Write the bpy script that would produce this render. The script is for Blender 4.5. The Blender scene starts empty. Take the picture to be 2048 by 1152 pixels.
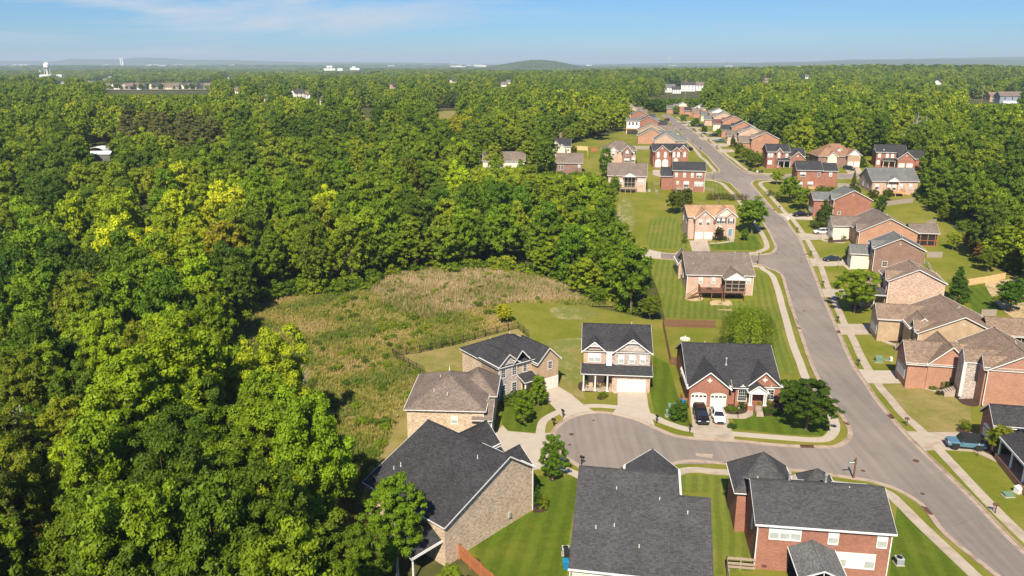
import bpy, bmesh, math, random
import numpy as np
from mathutils import Vector, Matrix, geometry
random.seed(7); rng=np.random.default_rng(7)
S=bpy.context.scene; COL=S.collection
R=math.radians
# ---------------------------------------------------------------- camera
FPX=1550.; PITCH=math.atan((576-124)/FPX); cP,sP=math.cos(PITCH),math.sin(PITCH); CZ=55.
cam=bpy.data.cameras.new('camera'); co=bpy.data.objects.new('camera',cam); COL.objects.link(co)
co.location=(0,0,CZ); co.rotation_euler=(R(90)-PITCH,0,0)
cam.sensor_width=36; cam.lens=36*FPX/2048; cam.clip_start=1; cam.clip_end=120000
S.camera=co
# ---------------------------------------------------------------- sky, sun, exposure
SUN_EL=R(45); SUN_AZ=R(12)      # light travels towards +Y, leaning 12 degrees to +X
W=bpy.data.worlds.new('World'); S.world=W; W.use_nodes=True
nt=W.node_tree; nt.nodes.clear(); N=nt.nodes.new; L=nt.links.new
out=N('ShaderNodeOutputWorld'); bg=N('ShaderNodeBackground'); sky=N('ShaderNodeTexSky')
sky.sky_type='NISHITA'; sky.sun_disc=False; sky.sun_elevation=SUN_EL; sky.sun_rotation=math.pi+SUN_AZ
sky.air_density=1.0; sky.dust_density=0.1; sky.ozone_density=4.0; sky.altitude=100
bg.inputs['Strength'].default_value=.064
tc=N('ShaderNodeTexCoord'); sep=N('ShaderNodeSeparateXYZ'); L(tc.outputs['Generated'],sep.inputs[0])
def M_(op,a,b=None):
    n=N('ShaderNodeMath'); n.operation=op
    for i,v in enumerate((a,b)):
        if v is None: continue
        if hasattr(v,'is_linked') or hasattr(v,'links'): L(v,n.inputs[i])
        else: n.inputs[i].default_value=v
    return n.outputs[0]
zz=M_('MAXIMUM',M_('ADD',sep.outputs[2],.03),.02)
cmb=N('ShaderNodeCombineXYZ'); L(M_('DIVIDE',sep.outputs[0],zz),cmb.inputs[0]); L(M_('DIVIDE',sep.outputs[1],zz),cmb.inputs[1])
mp=N('ShaderNodeMapping'); mp.inputs['Rotation'].default_value=(0,R(9),0); mp.inputs['Scale'].default_value=(1.1,.6,9.5); mp.inputs['Location'].default_value=(3.3,0,.35); L(tc.outputs['Generated'],mp.inputs[0])
nz=N('ShaderNodeTexNoise'); nz.inputs['Scale'].default_value=2.1; nz.inputs['Detail'].default_value=7; nz.inputs['Roughness'].default_value=.62; nz.inputs['Distortion'].default_value=.6
L(mp.outputs[0],nz.inputs[0])
rp=N('ShaderNodeValToRGB'); rp.color_ramp.elements[0].position=.5; rp.color_ramp.elements[1].position=.66; L(nz.outputs[0],rp.inputs[0])
mx=N('ShaderNodeMixRGB'); L(M_('MULTIPLY',rp.outputs[0],M_('ADD',M_('MULTIPLY',M_('MAXIMUM',M_('MULTIPLY',sep.outputs[0],-1),-.3),1.5),.6)),mx.inputs[0]); tn=N('ShaderNodeMixRGB'); tn.blend_type='MULTIPLY'; tn.inputs[0].default_value=1; tn.inputs[2].default_value=(.42,.72,1.08,1); L(sky.outputs[0],tn.inputs[1]); L(tn.outputs[0],mx.inputs[1]); mx.inputs[2].default_value=(6.1,6.9,8.0,1)
L(mx.outputs[0],bg.inputs[0]); L(bg.outputs[0],out.inputs[0])
sl=bpy.data.lights.new('sun','SUN'); sl.energy=5; sl.angle=R(.53); sl.color=(1,.885,.70)
so=bpy.data.objects.new('sun',sl); COL.objects.link(so)
d=Vector((math.sin(SUN_AZ)*math.cos(SUN_EL),math.cos(SUN_AZ)*math.cos(SUN_EL),-math.sin(SUN_EL)))
so.rotation_euler=d.to_track_quat('-Z','Y').to_euler(); so.location=(0,-60,120)
V=S.view_settings; V.view_transform='Standard'; V.look='None'; V.gamma=1; V.use_curve_mapping=False; V.exposure=.66
S.render.engine='CYCLES'; S.cycles.max_bounces=6; S.cycles.diffuse_bounces=2; S.cycles.transmission_bounces=3; S.cycles.volume_bounces=0
S.cycles.use_denoising=True; S.cycles.use_adaptive_sampling=True; S.cycles.caustics_reflective=False; S.cycles.caustics_refractive=False
# ---------------------------------------------------------------- terrain heights
PR=[(0,0),(170,0),(235,3.5),(320,11),(385,15),(600,16.5),(1200,16),(1900,11),(3500,2),(9000,0)]
def _m(k):
    if k<=0 or k>=len(PR)-1: return 0
    a=(PR[k][1]-PR[k-1][1])/(PR[k][0]-PR[k-1][0]); b=(PR[k+1][1]-PR[k][1])/(PR[k+1][0]-PR[k][0])
    return 0 if a*b<=0 else 2*a*b/(a+b)
_MS=[_m(k) for k in range(len(PR))]
def prof(y):
    if y<=PR[0][0]: return PR[0][1]
    if y>=PR[-1][0]: return PR[-1][1]
    for i in range(len(PR)-1):
        if y<PR[i+1][0]:
            h=PR[i+1][0]-PR[i][0]; t=(y-PR[i][0])/h
            return (2*t**3-3*t*t+1)*PR[i][1]+(t**3-2*t*t+t)*_MS[i]*h+(-2*t**3+3*t*t)*PR[i+1][1]+(t**3-t*t)*_MS[i+1]*h
RD=[(60,53),(83,53.8),(108,55.5),(133,60),(172,69.7),(235,84),(340,92),(393,96),(448,102),(503,108),(550,112),(900,160)]
def road(y):
    if y<RD[0][0]: return RD[0][1]
    for a,b in zip(RD,RD[1:]):
        if y<b[0]: return a[1]+(b[1]-a[1])*(y-a[0])/(b[0]-a[0])
    return RD[-1][1]
def sm(t): t=max(0,min(1,t)); return t*t*(3-2*t)
def roll(x,y): return 0 if y<750 else sm((y-750)/600.)*(9*math.sin(x/520.+1.1+y/900.)*math.sin(y/430.+.8)+6*math.sin(x/1300.-y/1700.+2)-1)*(1 if y<9000 else max(0,1-(y-9000)/5000))
def E(x,y): return prof(y)+roll(x,y)+(3.6*math.exp(-((x+12)/26)**2-((y-176)/21)**2) if 110<y<260 and -110<x<70 else 0)+1.6*sm((x-road(y)-7)/24.)*(1-sm((y-330)/120.))-(1.3*math.exp(-((x-51)/12)**2-((y-176)/7.5)**2) if 150<y<200 and 20<x<66 else 0)
def U(px,py,z=0):
    """point of the terrain (plus z) that the photograph shows at px,py"""
    a=(px-1024)/FPX; b=(py-576)/FPX; dy=cP-b*sP; dn=sP+b*cP; t=(CZ-z)/dn
    for _ in range(30):
        t=.5*t+.5*(CZ-z-E(a*t,dy*t))/dn
    return a*t,dy*t
def Pj(x,y,z):
    zc=y*cP+(CZ-z)*sP
    return 1024+FPX*x/zc, 576+FPX*((CZ-z)*cP-y*sP)/zc
# ---------------------------------------------------------------- material helpers
def mat(name):
    m=bpy.data.materials.new(name); m.use_nodes=True; t=m.node_tree
    return m,t,t.nodes['Principled BSDF']
def flat(name,c,rough=.7,metal=0,spec=.3):
    m,t,b=mat(name); b.inputs['Base Color'].default_value=(*c,1); b.inputs['Roughness'].default_value=rough
    b.inputs['Metallic'].default_value=metal; b.inputs['Specular IOR Level'].default_value=spec; return m
def nn(t,ty,**k):
    n=t.nodes.new(ty)
    for a,v in k.items():
        if a in n.inputs: n.inputs[a].default_value=v
        else: setattr(n,a,v)
    return n
def ramp(t,fac,stops):
    r=nn(t,'ShaderNodeValToRGB'); e=r.color_ramp.elements
    while len(e)<len(stops): e.new(.5)
    for i,(p,c) in enumerate(stops): e[i].position=p; e[i].color=(*c,1)
    t.links.new(fac,r.inputs[0]); return r.outputs[0]
def mixc(t,f,a,b,mode='MIX'):
    n=nn(t,'ShaderNodeMixRGB'); n.blend_type=mode
    for i,v in enumerate((f,a,b)):
        if isinstance(v,(int,float)): n.inputs[i].default_value=v
        elif isinstance(v,tuple): n.inputs[i].default_value=(*v,1)
        else: t.links.new(v,n.inputs[i])
    return n.outputs[0]
def noise(t,vec,scale,detail=4,rough=.6,dist=0):
    n=nn(t,'ShaderNodeTexNoise',Scale=scale,Detail=detail,Roughness=rough,Distortion=dist); t.links.new(vec,n.inputs['Vector']); return n.outputs[0]
def bump(t,b,h,s,d=.05):
    n=nn(t,'ShaderNodeBump',Strength=s,Distance=d); t.links.new(h,n.inputs['Height']); t.links.new(n.outputs[0],b.inputs['Normal'])
def noisy(name,c1,c2,scale,rough=.85,detail=5,bs=.3,c3=None,s2=None,lo=.35,hi=.65):
    m,t,b=mat(name); g=nn(t,'ShaderNodeNewGeometry').outputs['Position']
    f=noise(t,g,scale,detail,.65); c=ramp(t,f,[(lo,c1),(hi,c2)])
    if c3: c=mixc(t,ramp(t,noise(t,g,s2,4,.6),[(.5,(0,0,0)),(.68,(1,1,1))]),c,c3)
    t.links.new(c,b.inputs['Base Color']); b.inputs['Roughness'].default_value=rough; b.inputs['Specular IOR Level'].default_value=.2
    bump(t,b,f,bs); return m
def brick(name,c1,c2,mortar,c3=None,amt=.5,w=.22,h=.078):
    m,t,b=mat(name); uv=nn(t,'ShaderNodeUVMap').outputs[0]
    br=nn(t,'ShaderNodeTexBrick',Scale=1.0); t.links.new(uv,br.inputs['Vector'])
    br.inputs['Brick Width'].default_value=w; br.inputs['Row Height'].default_value=h; br.inputs['Mortar Size'].default_value=.009
    br.inputs['Color1'].default_value=(*c1,1); br.inputs['Color2'].default_value=(*c2,1); br.inputs['Mortar'].default_value=(*mortar,1)
    c=br.outputs[0]
    if c3:
        # single stones and bricks of another firing, drawn out along the courses
        mpg=nn(t,'ShaderNodeMapping'); mpg.inputs['Scale'].default_value=(1.25,3.4,1); t.links.new(uv,mpg.inputs[0])
        f=noise(t,mpg.outputs[0],1.5,5,.8); c=mixc(t,ramp(t,f,[(.47,(0,0,0)),(.56,(amt,)*3)]),c,c3)
        f=noise(t,mpg.outputs[0],3.1,4,.8); c=mixc(t,1,c,ramp(t,f,[(.3,(.78,.76,.75)),(.7,(1.2,1.2,1.2))]),'MULTIPLY')
    g=nn(t,'ShaderNodeNewGeometry').outputs['Position']
    c=mixc(t,1,c,ramp(t,noise(t,g,.6,3),[(.3,(.84,.84,.84)),(.7,(1.08,1.08,1.08))]),'MULTIPLY')
    t.links.new(c,b.inputs['Base Color']); b.inputs['Roughness'].default_value=.9; b.inputs['Specular IOR Level'].default_value=.15
    bump(t,b,br.outputs['Fac'],-.35,.02); return m
def shingle(name,c,var=.35,warm=(1,1,1)):
    m,t,b=mat(name); uv=nn(t,'ShaderNodeUVMap').outputs[0]
    c1=tuple(v*(1-var) for v in c); c2=tuple(v*(1+var)*w for v,w in zip(c,warm))
    br=nn(t,'ShaderNodeTexBrick',Scale=1.0,offset=.37,offset_frequency=1); t.links.new(uv,br.inputs['Vector'])
    br.inputs['Brick Width'].default_value=.31; br.inputs['Row Height'].default_value=.15; br.inputs['Mortar Size'].default_value=.008
    br.inputs['Color1'].default_value=(*c1,1); br.inputs['Color2'].default_value=(*c2,1); br.inputs['Mortar'].default_value=(*[v*.45 for v in c],1)
    mpg=nn(t,'ShaderNodeMapping'); mpg.inputs['Scale'].default_value=(3,6,1); t.links.new(uv,mpg.inputs[0])
    f=noise(t,mpg.outputs[0],1.3,4,.8)
    cc=mixc(t,.7,br.outputs[0],ramp(t,f,[(.35,(.8,.8,.8)),(.55,(1,1,1)),(.74,(1.35,1.33,1.3))]),'MULTIPLY')
    g=nn(t,'ShaderNodeNewGeometry').outputs['Position']
    cc=mixc(t,1,cc,ramp(t,noise(t,g,.25,5,.7),[(.3,(.8,.8,.8)),(.7,(1.18,1.18,1.18))]),'MULTIPLY')
    t.links.new(cc,b.inputs['Base Color']); b.inputs['Roughness'].default_value=.92; b.inputs['Specular IOR Level'].default_value=.2
    bump(t,b,br.outputs['Fac'],-.4,.02); return m
def lawn(name,c1,c2,c3,ang=None,period=1.6,amp=.25,patch=.62,s2=.12):
    m,t,b=mat(name); g=nn(t,'ShaderNodeNewGeometry').outputs['Position']
    f=noise(t,g,1.4,6,.75); c=ramp(t,f,[(.3,c1),(.7,c2)])
    c=mixc(t,ramp(t,noise(t,g,s2,5,.65),[(patch-.12,(0,0,0)),(patch+.1,(.85,.85,.85))]),c,c3)
    if ang is not None:
        mpg=nn(t,'ShaderNodeMapping'); mpg.vector_type='POINT'; mpg.inputs['Rotation'].default_value=(0,0,R(ang)); t.links.new(g,mpg.inputs[0])
        w=nn(t,'ShaderNodeTexWave',Scale=.314/period*1.0,Distortion=2.6,Detail=3); w.bands_direction='X'; w.inputs['Detail Scale'].default_value=.6; t.links.new(mpg.outputs[0],w.inputs[0])
        c=mixc(t,1,c,ramp(t,w.outputs[0],[(.25,(1-amp,)*3),(.75,(1+amp,)*3)]),'MULTIPLY')
    n2=noise(t,g,9,3,.7); c=mixc(t,1,c,ramp(t,n2,[(.25,(.7,.7,.7)),(.75,(1.25,1.25,1.2))]),'MULTIPLY')
    t.links.new(c,b.inputs['Base Color']); b.inputs['Roughness'].default_value=.95; b.inputs['Specular IOR Level'].default_value=.1
    bump(t,b,n2,.6,.08); return m
def leafmat(name,stops,trans=.35,light=1.0):
    m,t,b=mat(name); oi=nn(t,'ShaderNodeObjectInfo'); at=nn(t,'ShaderNodeAttribute'); at.attribute_name='v'
    c=ramp(t,oi.outputs['Random'],stops); c=mixc(t,1,c,oi.outputs['Color'],'MULTIPLY')
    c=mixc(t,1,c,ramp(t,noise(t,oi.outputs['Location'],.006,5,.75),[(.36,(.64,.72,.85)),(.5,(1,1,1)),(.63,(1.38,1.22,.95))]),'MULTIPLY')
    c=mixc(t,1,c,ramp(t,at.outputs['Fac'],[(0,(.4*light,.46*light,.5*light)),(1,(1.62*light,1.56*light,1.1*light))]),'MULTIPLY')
    t.links.new(c,b.inputs['Base Color']); b.inputs['Roughness'].default_value=.6; b.inputs['Specular IOR Level'].default_value=.25
    tr=nn(t,'ShaderNodeBsdfTranslucent'); t.links.new(mixc(t,1,c,(1.25,1.35,.55),'MULTIPLY'),tr.inputs[0])
    ms=nn(t,'ShaderNodeMixShader'); ms.inputs[0].default_value=trans
    t.links.new(b.outputs[0],ms.inputs[1]); t.links.new(tr.outputs[0],ms.inputs[2]); t.links.new(ms.outputs[0],t.nodes['Material Output'].inputs[0]); return m
K={}
K['red']=brick('red_brick',(.345,.135,.092),(.27,.10,.07),(.34,.21,.16),(.40,.21,.15),.5)
K['redp']=brick('salmon_brick',(.42,.20,.135),(.345,.155,.105),(.42,.28,.21),(.49,.3,.21),.5)
K['orange']=brick('orange_brick',(.46,.235,.15),(.39,.19,.12),(.46,.32,.23),(.54,.34,.23),.5)
K['pale']=brick('pale_brick',(.68,.55,.42),(.6,.47,.35),(.66,.56,.45),(.34,.24,.17),.8)
K['tan']=brick('tan_brick',(.50,.37,.24),(.43,.31,.2),(.52,.42,.3),(.36,.24,.16),.6)
K['mix']=brick('mottled_brick',(.43,.28,.22),(.33,.2,.15),(.5,.4,.33),(.68,.53,.44),.9)
K['grey']=brick('grey_brick',(.36,.30,.28),(.25,.2,.19),(.45,.4,.36),(.64,.58,.54),.9)
K['brown']=brick('brown_brick',(.25,.15,.12),(.2,.11,.09),(.3,.22,.18),(.33,.22,.17),.6)
K['pink']=brick('pink_brick',(.50,.345,.275),(.43,.28,.22),(.55,.42,.34),(.63,.48,.39),.8)
K['cream']=noisy('cream_siding',(.72,.64,.5),(.78,.7,.56),3,.8,3,.1)
K['whites']=noisy('white_siding',(.78,.78,.77),(.84,.84,.83),2,.7,3,.08)
K['bluegrey']=noisy('blue_grey_siding',(.2,.24,.29),(.24,.28,.33),2,.7,3,.08)
K['char']=shingle('charcoal_shingle',(.05,.05,.055))
K['dark']=shingle('dark_grey_shingle',(.072,.071,.075),.28)
K['greyr']=shingle('grey_shingle',(.155,.16,.158),.3)
K['brownr']=shingle('brown_shingle',(.235,.175,.135),.3,(1.05,1,.95))
K['taup']=shingle('taupe_shingle',(.195,.155,.13),.3)
K['tanr']=shingle('tan_shingle',(.42,.26,.155),.3)
K['maroon']=shingle('maroon_shingle',(.15,.075,.06),.3)
K['rust']=shingle('rust_shingle',(.29,.165,.105),.3)
K['white']=noisy('white_paint',(.66,.66,.65),(.74,.74,.73),1.5,.5,3,.02)
K['trim']=noisy('off_white_trim',(.66,.63,.57),(.76,.74,.69),1.5,.6,3,.02)
K['sunlit_blind']=noisy('sunlit_window_blind',(.6,.61,.6),(.7,.7,.69),2,.35,3,0)  # sun reflecting off the upper panes is put into this pale blind tone
K['screen']=noisy('window_screen',(.34,.37,.35),(.42,.45,.43),2,.35,3,0)
K['glass']=flat('dark_glass',(.02,.025,.035),.06,0,.8)
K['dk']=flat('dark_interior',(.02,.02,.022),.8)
K['metal']=flat('vent_metal',(.7,.7,.7),.35,.6)
K['black']=flat('black_metal',(.02,.02,.022),.45)
K['iron']=flat('rusty_iron',(.12,.055,.04),.7)
K['wood']=noisy('weathered_wood',(.30,.23,.17),(.42,.33,.25),6,.85,4,.2)
K['brownwood']=noisy('brown_stained_wood',(.15,.075,.05),(.21,.11,.07),5,.8,4,.2)
K['redwood']=noisy('red_brown_fence_wood',(.33,.12,.05),(.42,.17,.08),4,.8,4,.2)
K['greywood']=noisy('grey_fence_wood',(.30,.25,.22),(.40,.34,.3),4,.85,4,.2)
K['newwood']=noisy('fresh_deck_wood',(.55,.30,.15),(.65,.38,.2),4,.8,4,.2)
K['yelwood']=noisy('yellow_fence_wood',(.62,.42,.22),(.7,.5,.28),4,.8,4,.2)
K['asphalt']=noisy('asphalt',(.25,.207,.176),(.285,.237,.203),.5,.9,8,.12,(.315,.26,.222),.05)
def asph(name,c1,c2,c3):
    m,t,b=mat(name); g=nn(t,'ShaderNodeNewGeometry').outputs['Position']; c=ramp(t,noise(t,g,.5,9,.75),[(.35,c1),(.65,c2)]); c=mixc(t,ramp(t,noise(t,g,.045,4,.6),[(.45,(0,0,0)),(.65,(1,1,1))]),c,c3)
    mpg=nn(t,'ShaderNodeMapping'); mpg.inputs['Rotation'].default_value=(0,0,R(14)); mpg.inputs['Scale'].default_value=(.55,.02,1); t.links.new(g,mpg.inputs[0]); c=mixc(t,1,c,ramp(t,noise(t,mpg.outputs[0],1.6,3,.6),[(.35,(.88,.88,.88)),(.65,(1.07,1.07,1.07))]),'MULTIPLY')
    vo=nn(t,'ShaderNodeTexVoronoi',Scale=.09); vo.feature='DISTANCE_TO_EDGE'; w=nn(t,'ShaderNodeMixRGB'); w.inputs[0].default_value=.06; t.links.new(g,w.inputs[1]); n2=nn(t,'ShaderNodeTexNoise',Scale=.5,Detail=5); t.links.new(g,n2.inputs[0]); t.links.new(n2.outputs[1],w.inputs[2]); t.links.new(g,vo.inputs[0])
    f=nn(t,'ShaderNodeMath'); f.operation='LESS_THAN'; f.inputs[1].default_value=.006; t.links.new(vo.outputs[0],f.inputs[0]); brk=ramp(t,noise(t,g,.16,2),[(.52,(0,0,0)),(.6,(.4,.4,.4))]); c=mixc(t,mixc(t,1,f.outputs[0],brk,'MULTIPLY'),c,(.13,.11,.095))
    t.links.new(c,b.inputs['Base Color']); b.inputs['Roughness'].default_value=.9; b.inputs['Specular IOR Level'].default_value=.2; return m
K['asphalt']=asph('asphalt',(.198,.172,.152),(.23,.2,.176),(.258,.223,.196)); K['asphalt2']=asph('paler_asphalt',(.218,.188,.166),(.247,.213,.187),(.272,.234,.205))
K['conc']=noisy('concrete',(.38,.32,.255),(.45,.385,.31),.8,.85,6,.1,(.33,.265,.21),.35)
K['concn']=noisy('new_concrete',(.42,.365,.3),(.47,.41,.34),.7,.85,6,.08)
K['curb']=noisy('kerb_concrete',(.36,.28,.22),(.42,.34,.27),.9,.85,6,.15,(.28,.2,.155),.5)
K['mulch']=noisy('dark_mulch',(.045,.028,.022),(.085,.05,.038),5,.95,5,.5)
K['bark']=noisy('bark',(.12,.09,.065),(.22,.17,.125),4,.95,5,.6)
K['palebark']=noisy('pale_bark',(.38,.33,.27),(.5,.45,.38),4,.95,5,.5)
K['dirt']=noisy('bare_dirt',(.42,.30,.17),(.52,.40,.25),1.2,.95,6,.4,(.15,.15,.04),.7)
K['green']=flat('utility_green',(.14,.24,.16),.5)
K['tyre']=flat('tyre_rubber',(.02,.02,.02),.8)
K['floor']=noisy('forest_floor',(.045,.05,.015),(.08,.09,.02),.5,.95,6,.6,(.13,.12,.045),.05)
K['lawn']=lawn('lawn_grass',(.115,.145,.014),(.18,.19,.022),(.25,.215,.05),s2=.07,patch=.55)
K['lawnd']=lawn('dark_striped_lawn',(.062,.105,.008),(.105,.15,.014),(.17,.165,.025),12,2.2,.09,.62)
K['lawns']=lawn('striped_lawn',(.105,.14,.018),(.16,.19,.03),(.2,.19,.045),13,1.5,.11,.62)
def patchmat():
    m,t,b=mat('thin_turf'); g=nn(t,'ShaderNodeNewGeometry').outputs['Position']
    c=mixc(t,ramp(t,noise(t,g,.35,8,.78),[(.5,(0,0,0)),(.66,(.75,.75,.75))]),(.15,.17,.024),(.40,.31,.16)); n2=noise(t,g,6,3,.7)
    c=mixc(t,1,c,ramp(t,n2,[(.25,(.75,.75,.75)),(.75,(1.2,1.2,1.2))]),'MULTIPLY'); t.links.new(c,b.inputs['Base Color']); b.inputs['Roughness'].default_value=.95; bump(t,b,n2,.6,.08); return m
K['patch']=patchmat()
K['lawny']=lawn('dry_lawn',(.15,.15,.035),(.24,.22,.06),(.30,.235,.10),s2=.16,patch=.52)
K['meadow']=lawn('rough_meadow',(.115,.135,.018),(.19,.185,.04),(.29,.235,.09),s2=.05,patch=.5)
# ---------------------------------------------------------------- mesh helpers
class MB:
    def __init__(s): s.v=[]; s.f=[]; s.m=[]
    def poly(s,pts,m=0):
        n=len(s.v); s.v+=[tuple(p) for p in pts]; s.f.append(tuple(range(n,n+len(pts)))); s.m.append(m)
    def box(s,x0,x1,y0,y1,z0,z1,m=0):
        if x0>x1:x0,x1=x1,x0
        if y0>y1:y0,y1=y1,y0
        if z0>z1:z0,z1=z1,z0
        n=len(s.v); s.v+=[(x0,y0,z0),(x1,y0,z0),(x1,y1,z0),(x0,y1,z0),(x0,y0,z1),(x1,y0,z1),(x1,y1,z1),(x0,y1,z1)]
        for f in ((0,3,2,1),(4,5,6,7),(0,1,5,4),(1,2,6,5),(2,3,7,6),(3,0,4,7)): s.f.append(tuple(n+i for i in f)); s.m.append(m)
    def slab(s,pts,t,m=0):
        """thick panel: pts top outline, t thickness downwards"""
        k=len(pts); n=len(s.v); s.v+=[tuple(p) for p in pts]+[(p[0],p[1],p[2]-t) for p in pts]
        s.f.append(tuple(range(n,n+k))); s.m.append(m); s.f.append(tuple(range(n+2*k-1,n+k-1,-1))); s.m.append(m)
        for i in range(k):
            j=(i+1)%k; s.f.append((n+i,n+k+i,n+k+j,n+j)); s.m.append(m)
    def tube(s,a,b,r0,r1=None,k=6,m=0):
        r1=r0 if r1 is None else r1; a=Vector(a); b=Vector(b); d=(b-a).normalized(); p=d.orthogonal().normalized(); q=d.cross(p); n=len(s.v)
        for c,r in ((a,r0),(b,r1)):
            for i in range(k):
                t=2*math.pi*i/k; s.v.append(tuple(c+(p*math.cos(t)+q*math.sin(t))*r))
        for i in range(k):
            j=(i+1)%k; s.f.append((n+i,n+j,n+k+j,n+k+i)); s.m.append(m)
        s.f.append(tuple(n+i for i in range(k-1,-1,-1))); s.m.append(m); s.f.append(tuple(n+k+i for i in range(k))); s.m.append(m)
    def bar(s,a,b,w,h,m=0):
        """rectangular bar from a to b, w wide (sideways), h high"""
        a=Vector(a); b=Vector(b); d=(b-a).normalized(); side=d.cross(Vector((0,0,1)))
        side=side.normalized() if side.length>1e-4 else Vector((1,0,0)); up=side.cross(d).normalized()
        n=len(s.v)
        for c in (a,b):
            for i,j in ((-1,-1),(1,-1),(1,1),(-1,1)): s.v.append(tuple(c+side*(i*w/2)+up*(j*h/2)))
        for f in ((0,1,2,3),(7,6,5,4),(0,4,5,1),(1,5,6,2),(2,6,7,3),(3,7,4,0)): s.f.append(tuple(n+i for i in f)); s.m.append(m)
    def mesh(s,name,mats,uv=True,smooth=False):
        me=bpy.data.meshes.new(name); me.from_pydata(s.v,[],s.f)
        for m in mats: me.materials.append(K[m] if isinstance(m,str) else m)
        me.polygons.foreach_set('material_index',s.m)
        if uv:
            l=me.uv_layers.new(name='UVMap'); Z=Vector((0,0,1))
            for p in me.polygons:
                n=p.normal; t=Z.cross(n)
                t=t.normalized() if t.length>1e-3 else Vector((1,0,0)); b=n.cross(t)
                for li in p.loop_indices:
                    co=me.vertices[me.loops[li].vertex_index].co; l.data[li].uv=(co.dot(t),co.dot(b))
        if smooth: me.polygons.foreach_set('use_smooth',[True]*len(me.polygons))
        me.update(); return me
def ob(name,me,parent=None,loc=(0,0,0),rz=0,sc=None):
    o=bpy.data.objects.new(name,me); COL.objects.link(o); o.location=loc; o.rotation_euler=(0,0,rz)
    if parent: o.parent=parent
    if sc: o.scale=sc if isinstance(sc,tuple) else (sc,)*3
    return o
def thing(name,label,cat,loc,rz=0,group=None,me=None):
    o=ob(name,me,None,loc,rz); o['label']=label; o['category']=cat
    if group: o['group']=group
    return o
def struct(o): o['kind']='structure'; return o
CACHE={}
def cached(key,fn):
    if key not in CACHE: CACHE[key]=fn()
    return CACHE[key]
# ---------------------------------------------------------------- house parts
def win_meshes(w,h,st):
    def f():
        a=MB(); t=.09; p=.06
        a.box(-w/2-t,-w/2,-p,.02,-t,h+t); a.box(w/2,w/2+t,-p,.02,-t,h+t); a.box(-w/2,w/2,-p,.02,h,h+t); a.box(-w/2-.05,w/2+.05,-p-.05,.02,-t-.03,0)
        a.box(-w/2,w/2,-p+.012,.01,h*.5-.03,h*.5+.03)
        if st in 'dm':
            n=2 if w<1.3 else 4
            for i in range(1,n): a.box(-w/2+w*i/n-.015,-w/2+w*i/n+.015,-p+.02,0,0,h)
            for z in (.25,.75): a.box(-w/2,w/2,-p+.022,0,h*z-.013,h*z+.013)
        b=MB(); b.box(-w/2+.002,w/2-.002,-.022,.01,h*.5+.001,h-.002,0); b.box(-w/2+.002,w/2-.002,-.018,.01,.002,h*.5-.001,1)
        mm={'b':['sunlit_blind','screen'],'d':['glass','glass'],'m':['sunlit_blind','glass'],'w':['sunlit_blind','sunlit_blind']}[st]
        return a.mesh('window_frame_mesh',['white'],False),b.mesh('pane_mesh',mm,False)
    return cached(('win',w,h,st),f)
def garage_mesh(w,h,wins):
    def f():
        a=MB()
        n=4
        for i in range(n):
            a.box(-w/2,w/2,-.05,.02,h*i/n+.012,h*(i+1)/n-.012,0)
            k=max(2,int(w/.6))
            if not(wins and i==n-1):
                for j in range(k): a.box(-w/2+w*(j+.15)/k,-w/2+w*(j+.85)/k,-.065,-.05,h*(i+.2)/n,h*(i+.8)/n,0)
            else:
                for j in range(k): a.box(-w/2+w*(j+.15)/k,-w/2+w*(j+.85)/k,-.062,-.05,h*(i+.25)/n,h*(i+.8)/n,1)
        a.box(-w/2,w/2,-.03,.02,0,h,0)
        return a.mesh('garage_door_mesh',['trim','glass'],False)
    return cached(('gar',w,h,wins),f)
def door_mesh(w,h,c):
    def f():
        a=MB(); a.box(-w/2,w/2,-.05,.02,0,h,0)
        for x in (-1,1):
            for z0,z1 in ((.12,.42),(.5,.92)): a.box(x*w*.22-w*.15,x*w*.22+w*.15,-.065,-.05,h*z0,h*z1,0)
        a.box(-w/2-.1,-w/2,-.07,.02,0,h+.1,1); a.box(w/2,w/2+.1,-.07,.02,0,h+.1,1); a.box(-w/2,w/2,-.07,.02,h,h+.1,1)
        return a.mesh('door_mesh',[c,'white'],False)
    return cached(('door',w,h,c),f)
K['bluedoor']=flat('blue_door_paint',(.13,.28,.36),.4); K['reddoor']=flat('dark_red_door_paint',(.16,.05,.03),.4)
def pipe_mesh():
    def f():
        a=MB(); a.tube((0,0,-.5),(0,0,.45),.055,k=7,m=0); a.tube((0,0,-.4),(0,0,.08),.11,.06,k=7,m=0); return a.mesh('vent_pipe_mesh',['white'],False)
    return cached('pipe',f)
def flue_mesh():
    def f():
        a=MB(); a.tube((0,0,-.6),(0,0,1.0),.1,k=8); a.tube((0,0,-.6),(0,0,.2),.35,.12,k=8); a.tube((0,0,1.0),(0,0,1.22),.2,.16,k=8); return a.mesh('flue_mesh',['metal'],False)
    return cached('flue',f)
INS=.4
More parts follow.
